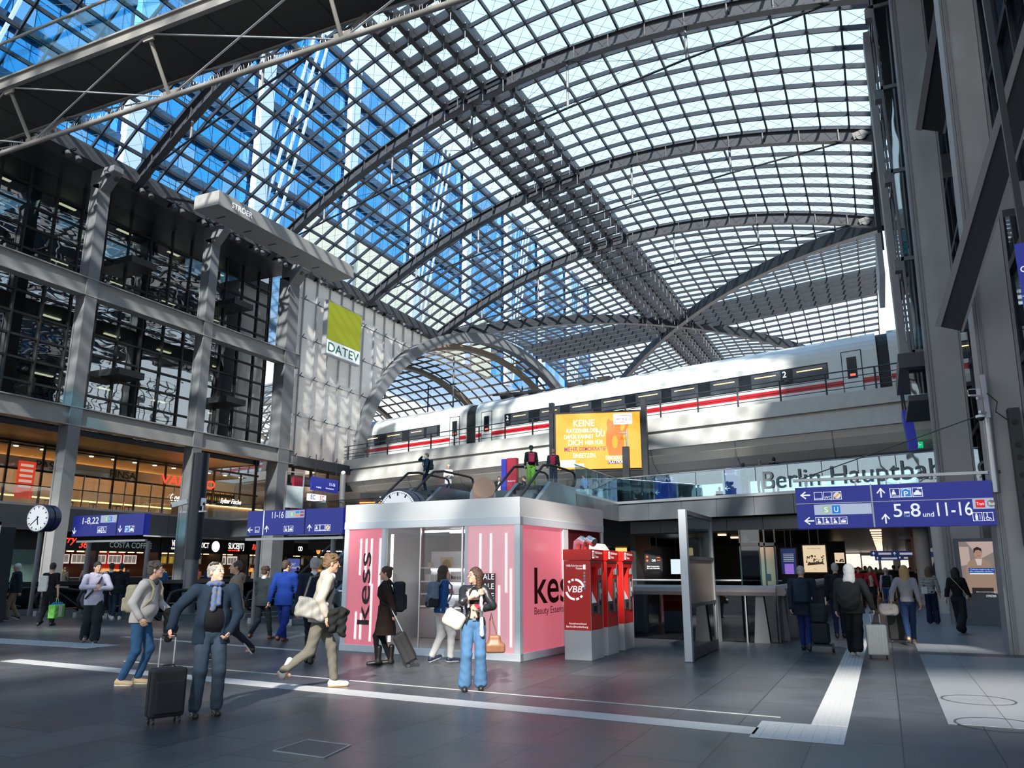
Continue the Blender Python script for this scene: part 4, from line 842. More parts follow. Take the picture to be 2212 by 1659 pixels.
t=thing('map_board','upright glass case with a light city map, standing on the gallery edge','map',(-37,43.6,5.1)); f=Fr((-36.6,42.6,5.1),(.35,1,0),parent=t); f.rect(0,.6,1.3,2.1,'map_sheet',mat('pale map',(.5,.58,.6),.5,var=.3,bs=9),d=.03); 
for a in (-.08,1.3): f.rect(a,0,a+.08,3.1,'frame',alu,d=-.06)
f.rect(-.08,3.02,1.38,3.1,'frame',alu,d=-.06)
t=thing('poster_stand','dark red standing poster beside the corner column upstairs','poster',(-37.6,42.4,5.1)); MB().mm(-37.5,-37.3,44.2,45.2,5.1,8.).build('panel',mat('dark red panel',(.25,.01,.03),.4),t)
t=thing('gallery_post','grey round post with a small white cap beside the hanging sign','post',(-33,44.5,5.1)); MB().tube((-33.4,44.6,5.1),(-33.4,44.6,8.),.2,12).build('shaft',colgrey,t,smooth=True); MB().ball((-33.4,44.6,8.1),.16,10,6).build('cap',white,t,smooth=True)
t=thing('info_stele','slim dark red information stele between the two escalators on the gallery','sign',(-16.3,34.8,5.1)); a=aty(1083,992,34.8); MB().mm(a.x,a.x+.25,34.8,35.4,5.1,a.z).build('body',blueS,t); MB().mm(a.x+.25,a.x+.75,34.9,35.2,5.1,a.z+.05).build('face',mat('dark red panel',(.25,.01,.03),.4),t); Fr((a.x+.3,34.9,a.z-1.1),(1,0,0),parent=t).text('Reisezentrum',0,0,.05,whiteL,w=.4)
t=thing('lamp_post','dark square post with a short mast and small lamp, in front of the orange screen','post',(-12.2,42.1,5.1)); a=aty(1352,965,42.15); MB().mm(a.x-.18,a.x+.18,42.0,42.25,5.1,a.z).build('base',steel,t); MB().tube((a.x+.08,42.12,a.z),(a.x+.08,42.12,a.z+.95),.06,8).build('mast',alu,t); MB().mm(a.x-.3,a.x+.1,42.05,42.2,a.z+.75,a.z+.82).build('lamp_head',alu,t)
# ---------- clocks
def clock(lb,x,y,z,r,rz,hands,poleh=True,second=True):
    t=thing('station_clock',lb,'clock',(x,y,0))
    LOC[0]=True; t.rotation_euler=(0,0,rz)
    faces=((-1,-.0),) 
    MB().tube((0,-.13,z),(0,.13,z),r,36).build('drum',mat('dark blue clock rim',(.03,.04,.09),.35),t)
    dl=MB().tube((0,-.14,z),(0,-.131,z),r*.93,36).build('dial',lit('clock dial',(.85,.9,.97),.65),t)
    mk=MB()
    for i in range(60):
        a=2*PI*i/60; l=.16 if i%5==0 else .05; wv_=.035 if i%5==0 else .012; d=V((math.sin(a),0,math.cos(a))); mk.bar(V((0,-.143,z))+d*r*.88,V((0,-.143,z))+d*(r*(.88-l)),r*wv_*2,.006,(0,1,0))
    mk.build('minute_marks',blackL,dl)
    if hands:
        for a,l,wv_,n in ((hands[0],.5,.09,'hour_hand'),(hands[1],.78,.07,'minute_hand')):
            d=V((math.sin(a),0,math.cos(a))); MB().bar(V((0,-.147,z))-d*r*.15,V((0,-.147,z))+d*r*l,r*wv_,.006,(0,1,0)).build(n,blackL,dl)
    if second: MB().tube((.0,.2,z+.02),(0,.46,z+.02),r*.97,36).build('rear_drum',mat('dark blue clock rim',(.03,.04,.09),.35),t); MB().tube((0,.17,z),(0,.2,z),r*.6,16).build('joint',alu,t)
    MB().tube((0,.08,0),(0,.08,z-r*.95),.075,12).build('post',colgrey,t,smooth=True)
    LOC[0]=False; return t
clock('small white dialled double clock on a grey post at far left',-27.9,19.3,3.42,.5,.18,(math.radians(5.63*30),math.radians(38*6)))
clock('white clock whose top just shows above the kiosk roof',-11.57,18.,3.06,.62,.0,None)
# ---------- camera pole
t=thing('camera_pole','thick dark cylindrical pole with two white surveillance cameras','pole',(-21.6,20.6,0)); MB().tube((-21.6,20.6,0),(-21.6,20.6,1.95),.24,24,.22).build('lower_shaft',mat('mid grey pole',(.14,.15,.17),.4,.3),t,smooth=True); MB().tube((-21.6,20.6,1.95),(-21.6,20.6,5.6),.27,24).build('upper_shaft',mat('blue black pole',(.02,.03,.045),.35),t,smooth=True)
for s_ in(-1,1):
    mb=MB(); mb.bar((-21.6+s_*.28,20.45,3.55),(-21.6+s_*.62,20.45,3.55),.05,.05); mb.build('camera_arm',white,t)
    mb=MB(); mb.bar((-21.6+s_*.75,20.2 if s_<0 else 20.15,3.78),(-21.6+s_*(.3 if s_<0 else .45),20.45,3.92),.17,.17); mb.bar((-21.6+s_*.5,20.4,3.55),(-21.6+s_*.5,20.4,3.8),.05,.05); mb.build('camera_housing',white,t)
    MB().tube((-21.6+s_*.76,20.19,3.775),(-21.6+s_*.78,20.18,3.77),.06,12).build('camera_lens',black,t)
# ---------- bins and stands at left
t=thing('waste_bin','brown grey waste bin with white lid lettered Abfall, beside the first down escalator','bin',(-27.3,17.8,0)); MB().prism([(-28.2,17.5,0),(-27.5,17.5,0),(-27.4,17.5,1.0),(-28.0,17.5,1.0)],(0,.6,0)).build('body',mat('brown grey steel',(.10,.085,.075),.4),t); MB().mm(-28.1,-26.9,17.45,18.15,1.0,1.05).build('lid',white,t); Fr((-27.62,17.48,.25),(.0,0,1),(-1,0,0),parent=t).text('Abfall',0,0,.16,blackL,w=.6)
t=thing('display_stand','edge of a white framed dark stand at the far left picture edge','stand',(-25.4,16.1,0)); MB().mm(-26.6,-24.95,16.0,16.5,0,2.9).build('body',dark,t); MB().mm(-25.1,-24.95,15.95,16.0,.8,3.05).mm(-26.6,-24.95,15.95,16.,2.95,3.05).build('frame',white,t)
# ================================================================ THINGS III: kiosk, machines, right side
LOC[0]=True
K=thing('kiosk','white framed sales kiosk with pink glowing panels and black kess lettering','kiosk',(-6.03,13.44,0),math.radians(-4.4))
kw=mat('white kiosk frame',(.74,.80,.86),.35); W_,Dp,Hk=4.17,3.98,2.92
mb=MB(); mb.mm(-W_,0,0,Dp,2.56,Hk); mb.build('header',mat('white kiosk header',(.85,.87,.88),.35),K)
mb=MB(); mb.mm(-W_-.01,.01,-.01,.12,2.41,2.56); mb.mm(-W_-.01,.01,-.01,.12,.0,.13); mb.mm(-W_,-W_+.11,0,.11,0,2.56); mb.mm(-.12,0,0,.12,0,2.56); mb.mm(-W_+.98,-W_+1.06,.0,.1,.1,2.42); mb.mm(-1.2,-1.14,0,.1,.1,2.42)
mb.mm(-.11,.01,0,Dp,2.41,2.56); mb.mm(-.11,.01,0,Dp,0,.13); mb.mm(-.11,.0,1.86,2.1,0,2.5); mb.mm(-.11,0,Dp-.1,Dp,0,2.5); mb.mm(-W_,-W_+.1,Dp-.1,Dp,0,2.5); mb.mm(-W_,-W_+.1,0,Dp,2.4,2.56); mb.mm(-W_,-W_+.1,0,Dp,0,.13)
mb.build('frame',kw,K,bevel=.006)
MB().mm(-W_+.05,-.05,.05,Dp-.05,.02,.12).build('floor_plate',mat('pale kiosk floor',(.55,.53,.52),.35),K)
MB().mm(-W_+.05,-.05,Dp-.12,Dp-.06,.1,2.5).mm(-W_+.02,-W_+.06,.1,Dp,.1,2.5).build('inner_wall',mat('warm white kiosk wall',(.62,.60,.60),.6),K)
pk=mat('pink opal panel',(.50,.16,.21),.25,emit=(.85,.20,.27),es=.42); pk2=mat('pale pink opal panel',(.50,.30,.33),.25,emit=(.85,.38,.44),es=.42)
MB().mm(-W_+.11,-W_+.98,.03,.05,.13,2.41).build('pink_panel',pk,K); MB().mm(-1.14,-.12,.03,.05,.13,2.41).build('pink_panel',pk2,K)
MB().mm(-.06,-.03,.12,1.86,.13,2.41).build('pink_panel',pk,K); MB().mm(-.06,-.03,2.1,Dp-.1,.13,2.41).build('side_glass',mat('dark red glass panel',(.10,.015,.02),.1),K)
tube_=lit('neon tube',(1,.90,.92),2.6); halo=lit('pink neon halo',(1.,.50,.56),.9)
def neon(x,z0,z1): MB().mm(x-.028,x+.028,.022,.03,z0-.02,z1+.02).build('tube_glow',halo,K); MB().mm(x-.012,x+.012,.012,.022,z0,z1).build('neon_tube',tube_,K)
for x,z0,z1 in ((-3.74,1.5,2.2),(-3.6,1.55,2.2),(-3.46,1.3,2.2),(-3.24,1.2,2.2),(-3.8,.25,.75),(-3.67,.25,.72),(-3.42,.22,1.3),(-.86,1.5,2.25),(-.63,1.55,2.25),(-.30,1.2,2.25),(-.94,.3,1.1),(-.45,.25,1.3),(-.2,.25,1.6)): neon(x,z0,z1)
f=Fr((-W_+.72,.008,.52),(0,0,1),(-1,0,0),parent=K); f.text('kess',0,.0,.30,blackL,w=1.42,bold=.035,d=.004)
f=Fr((-.02,.60,0),(0,1,0),parent=K); f.text('kess',0,.98,.66,blackL,w=1.95,bold=.03,d=.004); f.text('Beauty Essentials',0,.78,.13,mat('dark print',(.12,.03,.04),.5),w=1.5,bold=0,d=.004)
MB().mm(-W_+1.06,-2.25,.04,.05,.13,2.4).build('glass_door',gl_clear,K); MB().mm(-2.2,-1.28,.1,.11,.13,2.4).build('glass_door',gl_clear,K); MB().mm(-1.3,-1.27,.05,.09,.13,2.4).mm(-2.26,-2.24,.03,.06,.13,2.4).build('door_edge',chrome,K)
MB().mm(-W_+.05,-.06,.06,Dp-.06,2.5,2.55).build('inner_ceiling',mat('warm white kiosk wall',(.62,.60,.60),.6),K)
mb=MB(); mb.mm(-2.7,-1.3,.8,.86,2.35,2.39); mb.mm(-3.0,-1.0,2.2,2.26,2.4,2.44); mb.mm(-W_+1.06,-W_+1.10,.2,.24,.2,2.3); mb.build('light_bar',lit('kiosk light bar',(1,.88,.86),4),K)
MB().mm(-1.2,-1.15,.15,2.6,.13,2.4).build('partition',mat('warm white kiosk wall',(.62,.60,.60),.6),K)
f=Fr((-.36-.52,.005,.98+.12),(1,0,0),parent=K); 
S=thing('display_shelf','lit display shelf unit with four shelves inside the kiosk, behind the woman in white trousers','shelf',(-6.03,13.44,0),math.radians(-4.4))
MB().mm(-3.7,-2.5,2.5,2.56,.13,2.0).build('back_panel',white,S)
for z in (.78,1.05,1.32,1.62): MB().mm(-3.7,-2.5,2.1,2.5,z,z+.03).build('shelf_board',white,S); MB().mm(-3.68,-2.52,2.46,2.49,z-.04,z-.005).build('shelf_light',lit('shelf light',(1,.95,.95),4),S)
MB().mm(-3.7,-2.5,2.05,2.5,.13,.75).build('base_cabinet',mat('grey kiosk cabinet',(.36,.34,.36),.5),S)
LOC[0]=False
R4=M4.Translation((-6.03,13.44,0))@M4.Rotation(math.radians(-4.4),4,'Z'); rr=random.Random(9)
def kp(x,y,z): return R4@V((x,y,z))
for z,items in ((1.35,((-3.0,.10,.14,(.6,.57,.56)),(-2.87,.08,.14,(.5,.5,.5)),(-2.75,.08,.14,(.45,.43,.42)),(-2.6,.1,.16,(.7,.4,.38)),(-2.42,.09,.15,(.55,.5,.5)))),(1.08,((-2.65,.05,.08,(.6,.02,.02)),(-2.58,.05,.11,(.6,.02,.02)),(-2.5,.05,.07,(.6,.03,.03)),(-2.42,.04,.1,(.55,.02,.02)),(-2.34,.05,.06,(.6,.3,.3)))),(.81,((-3.0,.05,.09,(.7,.7,.7)),(-2.92,.05,.09,(.7,.68,.7)),(-2.84,.05,.09,(.7,.7,.7)),(-2.7,.05,.1,(.3,.3,.3)),(-2.2,.08,.12,(.6,.55,.55)))),(1.65,((-2.95,.1,.1,(.6,.5,.4)),(-2.5,.3,.22,(.55,.45,.25))))):
    for x,w_,h_,c in items:
        o=MB().box(kp(x-.6,2.25,z+h_/2),(w_,.08,h_),math.radians(-4.4)).build('product_box',mat('box %s'%str(c),c,.5),bevel=.003); tag(o,'small cosmetics package standing on the lit shelves inside the kiosk','package','packages on the kiosk shelves')
o=MB().box(kp(-2.68,2.02,1.45),(.3,.03,.2),math.radians(-4.4)).build('brand_card',white); tag(o,'white card lettered kess on the second kiosk shelf','card'); xk=(R4.to_3x3()@V((1,0,0))); Fr(kp(-2.81,2.0,1.39),xk,parent=o).text('kess',0,0,.09,blackL,w=.26,bold=.03)
for x,z,lb in ((-.86,1.0,'sale poster with three rows of letters on the right pink panel'),(-1.9,.2,'small sale poster inside the kiosk behind the denim woman')):
    o=MB().box(kp(x+.17,-.012 if z>.9 else 1.2,z+.27),(.36,.012,.52),math.radians(-4.4)).build('sale_poster',mat('dark poster art',(.10,.05,.05),.5,var=.8,bs=9)); tag(o,lb,'poster'); ff=Fr(kp(x+.0,-.02 if z>.9 else 1.19,z+.02),xk,parent=o)
    for q in range(3): ff.text('SALE',.03,.06+q*.17,.1,whiteL,w=.3,bold=.02)
t=thing('promotion_tube','tilted silver tube with a tan round end lying on the kiosk roof','tube',kp(-1.5,1.0,2.92)); a=kp(-2.55,2.5,2.86); b_=aty(1046,1053,14.6); d=(b_-V((b_.x-.55,b_.y+.9,b_.z-.42))).normalized()
MB().tube(b_-d*1.5,b_-d*.35,.27,28).build('tube_body',mat('pearl tube',(.42,.42,.50),.25,.5),t,smooth=False); MB().tube(b_-d*.35,b_,.235,28).build('tan_tip',mat('tan lip colour',(.55,.33,.22),.5),t); MB().mm(b_.x-.75,b_.x-.35,b_.y+.3,b_.y+.9,2.92,3.02).build('cradle',alu,t)
t=thing('roof_duct','small ribbed metal ducts behind the first ticket machine','duct',(-5.3,15.3,1.96))
for k in (0,1):
    MB().path([(-5.45+k*.16,14.9,1.96),(-5.42+k*.16,14.85,2.1),(-5.32+k*.16,14.8,2.16),(-5.2+k*.16,14.75,2.1)],.085,10).build('elbow',chrome,t,smooth=True)
# ---------- ticket machines
def machine(y0,lb):
    t=thing('ticket_machine',lb,'ticket machine',(-5.2,y0,0),group='red ticket machines'); x0,x1,y1=-5.44,-4.92,y0+.70
    mb=MB(); mb.mm(x0,x1,y0,y1,0,.52); mb.build('plinth',mat('pale grey plinth',(.50,.52,.56),.4),t,bevel=.006)
    mb=MB(); mb.mm(x0,x1-.14,y0,y1,.52,1.76); mb.mm(x1-.14,x1,y0,y0+.07,.86,1.64); mb.mm(x1-.14,x1,y0,y1,.52,.86); mb.mm(x1-.14,x1,y0,y1,1.64,1.76); mb.mm(x1-.14,x1,y0+.38,y1,.86,1.64); mb.build('body',redP,t)
    hb=MB().mm(x0-.01,x1+.03,y0-.01,y1+.02,1.765,1.965).build('head_band',redP,t,bevel=.005)
    MB().mm(x1-.002,x1+.004,y0+.0,y0+.012,.52,1.75).mm(x1-.002,x1+.004,y1-.012,y1,.52,1.75).mm(x1-.002,x1+.004,y0,y1,1.735,1.75).build('edge_trim',alu,t)
    mb=MB(); mb.prism([(x1-.13,y0+.1,1.08),(x1-.0,y0+.1,.98),(x1-.0,y0+.1,1.0),(x1-.13,y0+.1,1.28)],(0,.24,0)); mb.build('screen',mat('tilted touch screen',(.4,.45,.5),.1,emit=(.5,.6,.7),es=.25),t)
    MB().mm(x1-.05,x1+.012,y0+.1,y0+.34,.80,1.0).build('ticket_tray',mat('dark steel tray',(.12,.13,.14),.35,.5),t); MB().mm(x1+.012,x1+.016,y0+.14,y0+.3,.84,.94).build('tray_opening',black,t)
    MB().mm(x1,x1+.025,y0+.40,y0+.56,.78,1.42).build('payment_panel',mat('dark steel tray',(.12,.13,.14),.35,.5),t,bevel=.006); MB().mm(x1+.025,x1+.035,y0+.45,y0+.51,1.05,1.35).build('card_slot_strip',alu,t)
    MB().mm(x1+.03,x1+.06,y0+.46,y0+.52,1.16,1.24).build('card_reader',alu,t); MB().mm(x1+.025,x1+.03,y0+.44,y0+.52,.95,1.02).build('coin_slot',black,t)
    MB().mm(x1,x1+.02,y0+.56,y0+.63,1.5,1.62).mm(x1,x1+.012,y0+.47,y0+.52,1.5,1.6).build('speaker_plate',alu,t)
    f=Fr((x1+.03,y0,1.77),(0,1,0),parent=hb); f.text('VBB-Fahrkarten',.2,.115,.045,whiteL,w=.42,bold=.01); f.text('Tickets',.2,.04,.045,whiteL,w=.2,bold=.01)
    f.poly([[(.06,.03),(.15,.03),(.15,.05),(.06,.05)],[(.06,.15),(.15,.15),(.15,.17),(.06,.17)],[(.06,.03),(.075,.03),(.075,.17),(.06,.17)],[(.135,.03),(.15,.03),(.15,.17),(.135,.17)]],'train_mark',whiteL)
    return t
m1=machine(14.12,'nearest red and grey ticket machine, with the white VBB ring on its side')
f=Fr((-5.44,14.12,.52),(1,0,0),parent=m1); f.text('VBB-Fahrkarten',.05,1.13,.036,whiteL,w=.32,bold=.01); f.text('Tickets',.24,1.08,.036,whiteL,w=.13,bold=.01,shear=.2); f.text('Verkehrsverbund',.09,.10,.034,whiteL,w=.34,bold=.012); f.text('Berlin-Brandenburg',.04,.045,.034,whiteL,w=.42,bold=.012)
f.text('VBB',.075,.67,.115,whiteL,w=.29,bold=.03,shear=.2)
c=(.22,.72); f.poly([ringseg(*c,.155,.195,math.radians(15),math.radians(88)),ringseg(*c,.155,.195,math.radians(97),math.radians(112)),ringseg(*c,.155,.195,math.radians(122),math.radians(136)),ringseg(*c,.155,.195,math.radians(195),math.radians(268)),ringseg(*c,.155,.195,math.radians(277),math.radians(295)),ringseg(*c,.155,.195,math.radians(307),math.radians(322))],'ring_mark',whiteL,d=.003)
for k,cc in enumerate(((.8,.3,.3),(.3,.55,.5),(.2,.35,.6),(.7,.7,.7),(.7,.4,.4),(.1,.4,.7))): f.poly([circ(.41,1.02-k*.055,.022,12)],'round_badge',lit('mini badge %d'%k,cc,.3),d=.003)
f.rect(.385,1.08,.435,1.165,'train_mark',whiteL,d=.003)
machine(15.08,'middle red ticket machine of the three'); machine(16.16,'farthest red ticket machine of the three')
t=thing('white_cone','small white tapered shade standing on top of the middle ticket machine','shade',(-5.2,15.6,1.965)); MB().prism([(-5.38,15.4,1.965),(-5.02,15.4,1.965),(-5.12,15.4,2.10),(-5.44,15.4,2.12)],(0,.25,0)).build('body',mat('cream shade',(.6,.6,.52),.6),t)
# ---------- glass display partition
t=thing('glass_display_case','tall free standing glass display case with aluminium frame, right of the ticket machines','display case',(-3.25,16,0)); am=mat('pale aluminium',(.50,.54,.60),.35,.5)
MB().mm(-3.37,-3.23,14.65,14.8,0,2.68).build('front_post',am,t,bevel=.01); MB().mm(-3.33,-3.25,17.2,17.3,0,2.68).build('rear_post',colgrey,t)
MB().mm(-3.33,-3.25,14.8,17.2,2.6,2.68).mm(-3.33,-3.25,14.8,17.2,1.78,1.84).mm(-3.33,-3.25,14.8,17.2,.92,.98).mm(-3.33,-3.25,14.8,17.2,.02,.2).build('rail',colgrey2,t)
MB().mm(-3.30,-3.28,14.8,17.2,1.84,2.6).build('pane',gl_bal,t); MB().mm(-3.30,-3.28,14.8,17.2,.98,1.78).build('timetable_sheet',mat('beige timetable',(.20,.17,.15),.3,var=.25,bs=12,stretch=(1,8,1)),t); MB().mm(-3.30,-3.28,14.8,17.2,.2,.92).build('pane',gl_dark,t)
# ---------- right columns and braces
def rcol(x0,x1,y0,y1,lb,top=30,lean=.02):
    t=thing('hall_column',lb,'column',((x0+x1)/2,y0,0),group='tall columns on the right'); 
    def P(x,y,z): return (x+lean*z,y,z)
    def pr(a,b_,c,d): mb=MB(); mb.add([P(a,c,0),P(b_,c,0),P(b_,d,0),P(a,d,0),P(a,c,top),P(b_,c,top),P(b_,d,top),P(a,d,top)],[(0,3,2,1),(4,5,6,7),(0,1,5,4),(1,2,6,5),(2,3,7,6),(3,0,4,7)]); return mb
    m=mat('warm grey column paint',(.38,.37,.365),.45,var=.22,bs=.8)
    pr(x0+.07,x1-.07,y0+.03,y1-.03).build('web',m,t); mb=pr(x0,x0+.06,y0,y1); q=pr(x1-.06,x1,y0,y1); mb.add(q.v,q.f); q=pr(x0+.1,x0+.14,y0,y0+.04); mb.add(q.v,q.f); mb.build('flange',mat('mid grey flange',(.24,.245,.26),.45),t)
    return t
c1=rcol(1.72,2.75,27.8,28.8,'far tall grey column on the right, standing behind the big blue sign')
c2=rcol(2.05,2.8,18.5,19.4,'near tall grey column on the right, with cameras and loudspeaker strip',lean=.025)
def brace(lb,p,q,w_,h_):
    t=thing('diagonal_brace',lb,'beam',p,group='dark diagonal braces on the right'); MB().bar(p,q,w_,h_,(0,1,0)).build('web',dark,t)
    d=(V(q)-V(p)).normalized(); u=V((0,1,0)); u=(u-d*d.y).normalized(); r=d.cross(u)
    mb=MB()
    for s_ in(-1,1): mb.bar(V(p)+u*(-h_/2)+r*(s_*w_*.5),V(q)+u*(-h_/2)+r*(s_*w_*.5),w_*(.24 if s_*r.x<0 else .1),.09,(0,1,0))
    mb.build('flange',mat('mid grey flange',(.24,.245,.26),.45),t)
brace('long dark brace from the upper right edge down to the far column',aty(2055,702,18.3),aty(2285,-60,14.5),.46,.5)
brace('short dark brace ending beside the top of the far column',aty(2018,268,24.5),aty(2095,-160,18),.7,.5)
# right side upper glazing
mu=MB(); 
for y in np.arange(11,60,2.): mu.mm(4.6,4.75,y,y+.12,4.8,32)
for z in (5,8,11,14,17,20,23,26,29): mu.mm(4.6,4.75,10,60,z,z+.25)
struct(mu.build('window_4',steel)); struct(MB().mm(4.7,4.72,10,60,4.8,32).build('window_4',gl_dark)); struct(MB().mm(9,9.3,8,62,0,32).build('wall_right',dark))
struct(MB().mm(2.6,4.9,20,62,23.9,24.3).mm(2.4,9,53.2,53.5,5,24).build('trim_20',steel))
mb=MB()
for y in (22,33.2): mb.mm(2.9,4.8,y,y+.5,17,17.8); mb.mm(2.9,4.8,y,y+.5,10.5,11.2)
tag(mb.build('cross_beam',mat('warm grey column paint',(.38,.37,.365),.45)),'short grey beams tying the right columns to the glazed wall','beam',kind='structure')
t=thing('glass_shaft','narrow glazed shaft with steel brackets between the roof edge and the far column','shaft',(1.9,31,8.8))
a=atx(1925,745,1.75); X0,X1=1.62,2.5
MB().mm(X0+.08,X0+.1,29.5,34,8.8,23).build('pane',glass('shaft glass',(.25,.4,.45),.28,.02,wavy=.01),t); MB().mm(X0+.1,X1,29.45,29.47,8.8,23).build('pane',glass('shaft glass',(.25,.4,.45),.28,.02,wavy=.01),t)
mb=MB()
for z in (8.8,12.2,15.6,19,22.5): mb.mm(X0-.02,X1,29.4,34,z,z+.14); mb.mm(X0-.25,X0,29.5,29.9,z-.3,z+.1)
for y in (29.4,31.6,34): mb.mm(X0-.02,X0+.06,y,y+.12,8.8,23)
mb.build('frame',colgrey,t); MB().mm(X0-.3,X0-.05,31.8,33.2,8.8,23.2).build('edge_girder',mat('light grey beam steel',(.26,.26,.26),.5),t)
MB().mm(X0-.5,X1,29.2,34,8.3,8.8).mm(X0-.3,X1,29.6,34,7.2,7.4).build('base_box',colgrey2,t); MB().mm(X0-.2,X1,29.7,33.9,7.4,8.3).build('base_window',gl_bal,t)
t=thing('banner_board','slim tall white panel hanging at the right roof edge','panel',(1.3,27,15)); P0=atx(1862,268,1.28); P1=atx(1893,545,1.28)
MB().mm(1.25,1.53,P1.y-2,P0.y+3 if P0.y>P1.y else P1.y+4,16.6,18.9).build('panel',mat('light grey panel',(.45,.45,.46),.5),t); MB().mm(1.45,1.7,P1.y,P1.y+.1,18.7,23.4).build('hanger',steel,t)
mb=MB(); k=0
for y in (18.2,19.5,21.5,22.8,25.,26.3,29,30.4):
    t=thing('warm_spotlight','small warm glowing spotlight under the right roof edge','spotlight',(1.85,y,23.2),group='warm spotlights at the right roof edge')
    MB().tube((1.75,y,23.3),(1.55,y-.1,23.0),.16,10,.2).build('housing',black,t); MB().tube((1.55,y-.1,23.0),(1.545,y-.102,22.99),.17,12).build('lamp_glass',lit('warm lamp',(1,.6,.4),4),t)
# gadgets on the near column
t=thing('loudspeaker_strip','long dark loudspeaker strip fixed on the near right column','loudspeaker',(2.6,18.2,2)); a=aty(2165,888,18.3); MB().prism([(2.52,18.2,2.05),(2.74,18.2,2.05),(2.76,18.2,4.75),(2.56,18.2,4.75)],(0,.28,0)).build('body',mat('black green grille',(.035,.045,.045),.6),t); MB().mm(2.5,2.76,18.18,18.2,1.98,2.05).build('foot',alu,t)
mb=MB(); 
for z in (4.45,4.0,3.75,3.4,3.0,2.75): mb.tube((2.64,18.2,z),(2.64,18.185,z),.055,12)
mb.build('driver_grille',black,t)
t=thing('cctv_camera','white dome and box cameras on brackets, beside the near right column','camera',(2.2,18.3,4.9))
MB().tube((2.18,18.42,3.1),(2.22,18.42,4.72),.085,12).build('pipe',alu,t,smooth=True); MB().mm(2.18,2.26,18.3,18.4,4.6,5.5).build('back_plate',alu,t); p=aty(2104,848,18.1); MB().box(p,(.2,.12,.14),.3).build('box_camera',white,t,bevel=.01); MB().box(p+V((-.04,-.07,0)),(.14,.02,.1),.3).build('camera_glass',black,t)
MB().bar(p+V((.05,.1,-.1)),(2.2,18.35,p.z-.1),.05,.05).build('arm',white,t); p=aty(2118,897,18.1); MB().tube(p,p-V((0,0,.05)),.09,14).build('dome_base',white,t); MB().ball(p-V((0,0,.05)),.07,12,8).build('dome',black,t,smooth=True); MB().bar(p+V((0,.05,.08)),(2.2,18.35,p.z+.08),.05,.05).build('arm',white,t); MB().path([(2.25,18.3,5.1),(2.4,18.25,4.9),(2.35,18.25,4.7),(2.55,18.25,4.5)],.012,6).build('cable',black,t)
t=thing('departure_board','edge of a dark blue departure board with white writing at the right picture edge','board',(2.5,14,4.6)); f=Fr((2.38,14.0,4.65),(1,-.15,0),parent=t); f.rect(0,0,1.8,2.0,'panel',blueS,d=-.2); f.p=f.rect(0,0,1.8,2.0,'face',blueS,d=.01)
f.text('17:38',.14,1.5,.14,whiteL,d=.02); f.poly([ringseg(.08,1.56,.035,.05,0,PI*1.99)],'clock_mark',whiteL,d=.02)
for k in range(5): f.text(('Ziel','über','in Ringen','1a','Gleis')[k],.05,1.2-k*.22,.08,whiteL,d=.02); f.rect(.0,1.12-k*.22,1.7,1.125-k*.22,'row_line',whiteL,d=.015)
MB().mm(2.5,2.6,14.1,14.2,6.6,12).build('hanger',steel,t)
t=thing('hanging_monitor','dark blue station monitor seen nearly edge on, hanging below the right end of the viaduct','monitor',(1.46,38,6.7)); p=aty(1957,890,37.5); q=aty(1972,968,37.5); MB().bar((p.x,37.6,p.z),(p.x+.12,37.6,q.z),.35,1.4,(0,1,0)).build('case',blueS,t); MB().tube((p.x,37.4,p.z),(p.x-.1,37.4,p.z+1.5),.04,6).tube((p.x-.1,37.7,p.z),(p.x-.1,37.7,p.z+1.5),.04,6).tube((p.x-.1,37.4,p.z+1.45),(p.x-.1,40.3,p.z+1.45),.05,6).build('hanger',steel,t)
t=thing('exit_sign','small green emergency exit sign under the right end of the viaduct','sign',(1.9,40,6.6)); p=aty(1963,963,40.5); f=Fr((p.x,40.5,p.z-.12),(1,0,0),parent=t); f.rect(0,0,.6,.28,'panel',lit('exit green',(0,.35,.12),1.2),d=-.08); f.poly([circ(.2,.2,.03,8),[(.14,.06),(.24,.08),(.22,.17),(.16,.16)],arrow(.42,.14,.2,'l')[0],arrow(.42,.14,.2,'l')[1],arrow(.42,.14,.2,'l')[2]],'running_man',whiteL,d=.01)
# ---------- advertising totem
t=thing('advertising_totem','blue grey advertising totem showing a person in a beige jacket, right foreground','totem',(2.5,27.3,0)); a=V((1.98,27.3,0)); f=Fr(a,(1,.0,0),parent=t); tm=mat('blue grey totem',(.11,.13,.16),.4)
f.rect(0,0,1.08,2.5,'body',tm,d=-.35); f.p=f.rect(.1,.92,.98,2.4,'screen',lit('poster backdrop',(.22,.17,.16),.8),d=.01)
f.poly([[(.62,1.9),(.98,2.1),(.98,2.4),(.3,2.4)],[(.1,1.7),(.35,1.75),(.35,2.25),(.1,2.25)]],'poster_background',lit('poster wall',(.5,.38,.34),.7),d=.013)
f.poly([[(.22,.92),(.2,1.6),(.3,1.82),(.48,1.92),(.66,1.92),(.84,1.8),(.93,1.55),(.95,.92)]],'poster_jacket',lit('poster beige',(.33,.22,.16),.7),d=.016)
f.poly([[(.48,1.9),(.66,1.9),(.62,1.72),(.52,1.72)]],'poster_shirt',lit('poster shirt',(.6,.55,.52),.7),d=.02); f.poly([[(.57+.10*math.cos(a_),2.05+.145*math.sin(a_)) for a_ in np.linspace(0,2*PI,18)[:-1]]],'poster_face',lit('poster skin',(.42,.24,.17),.7),d=.022)
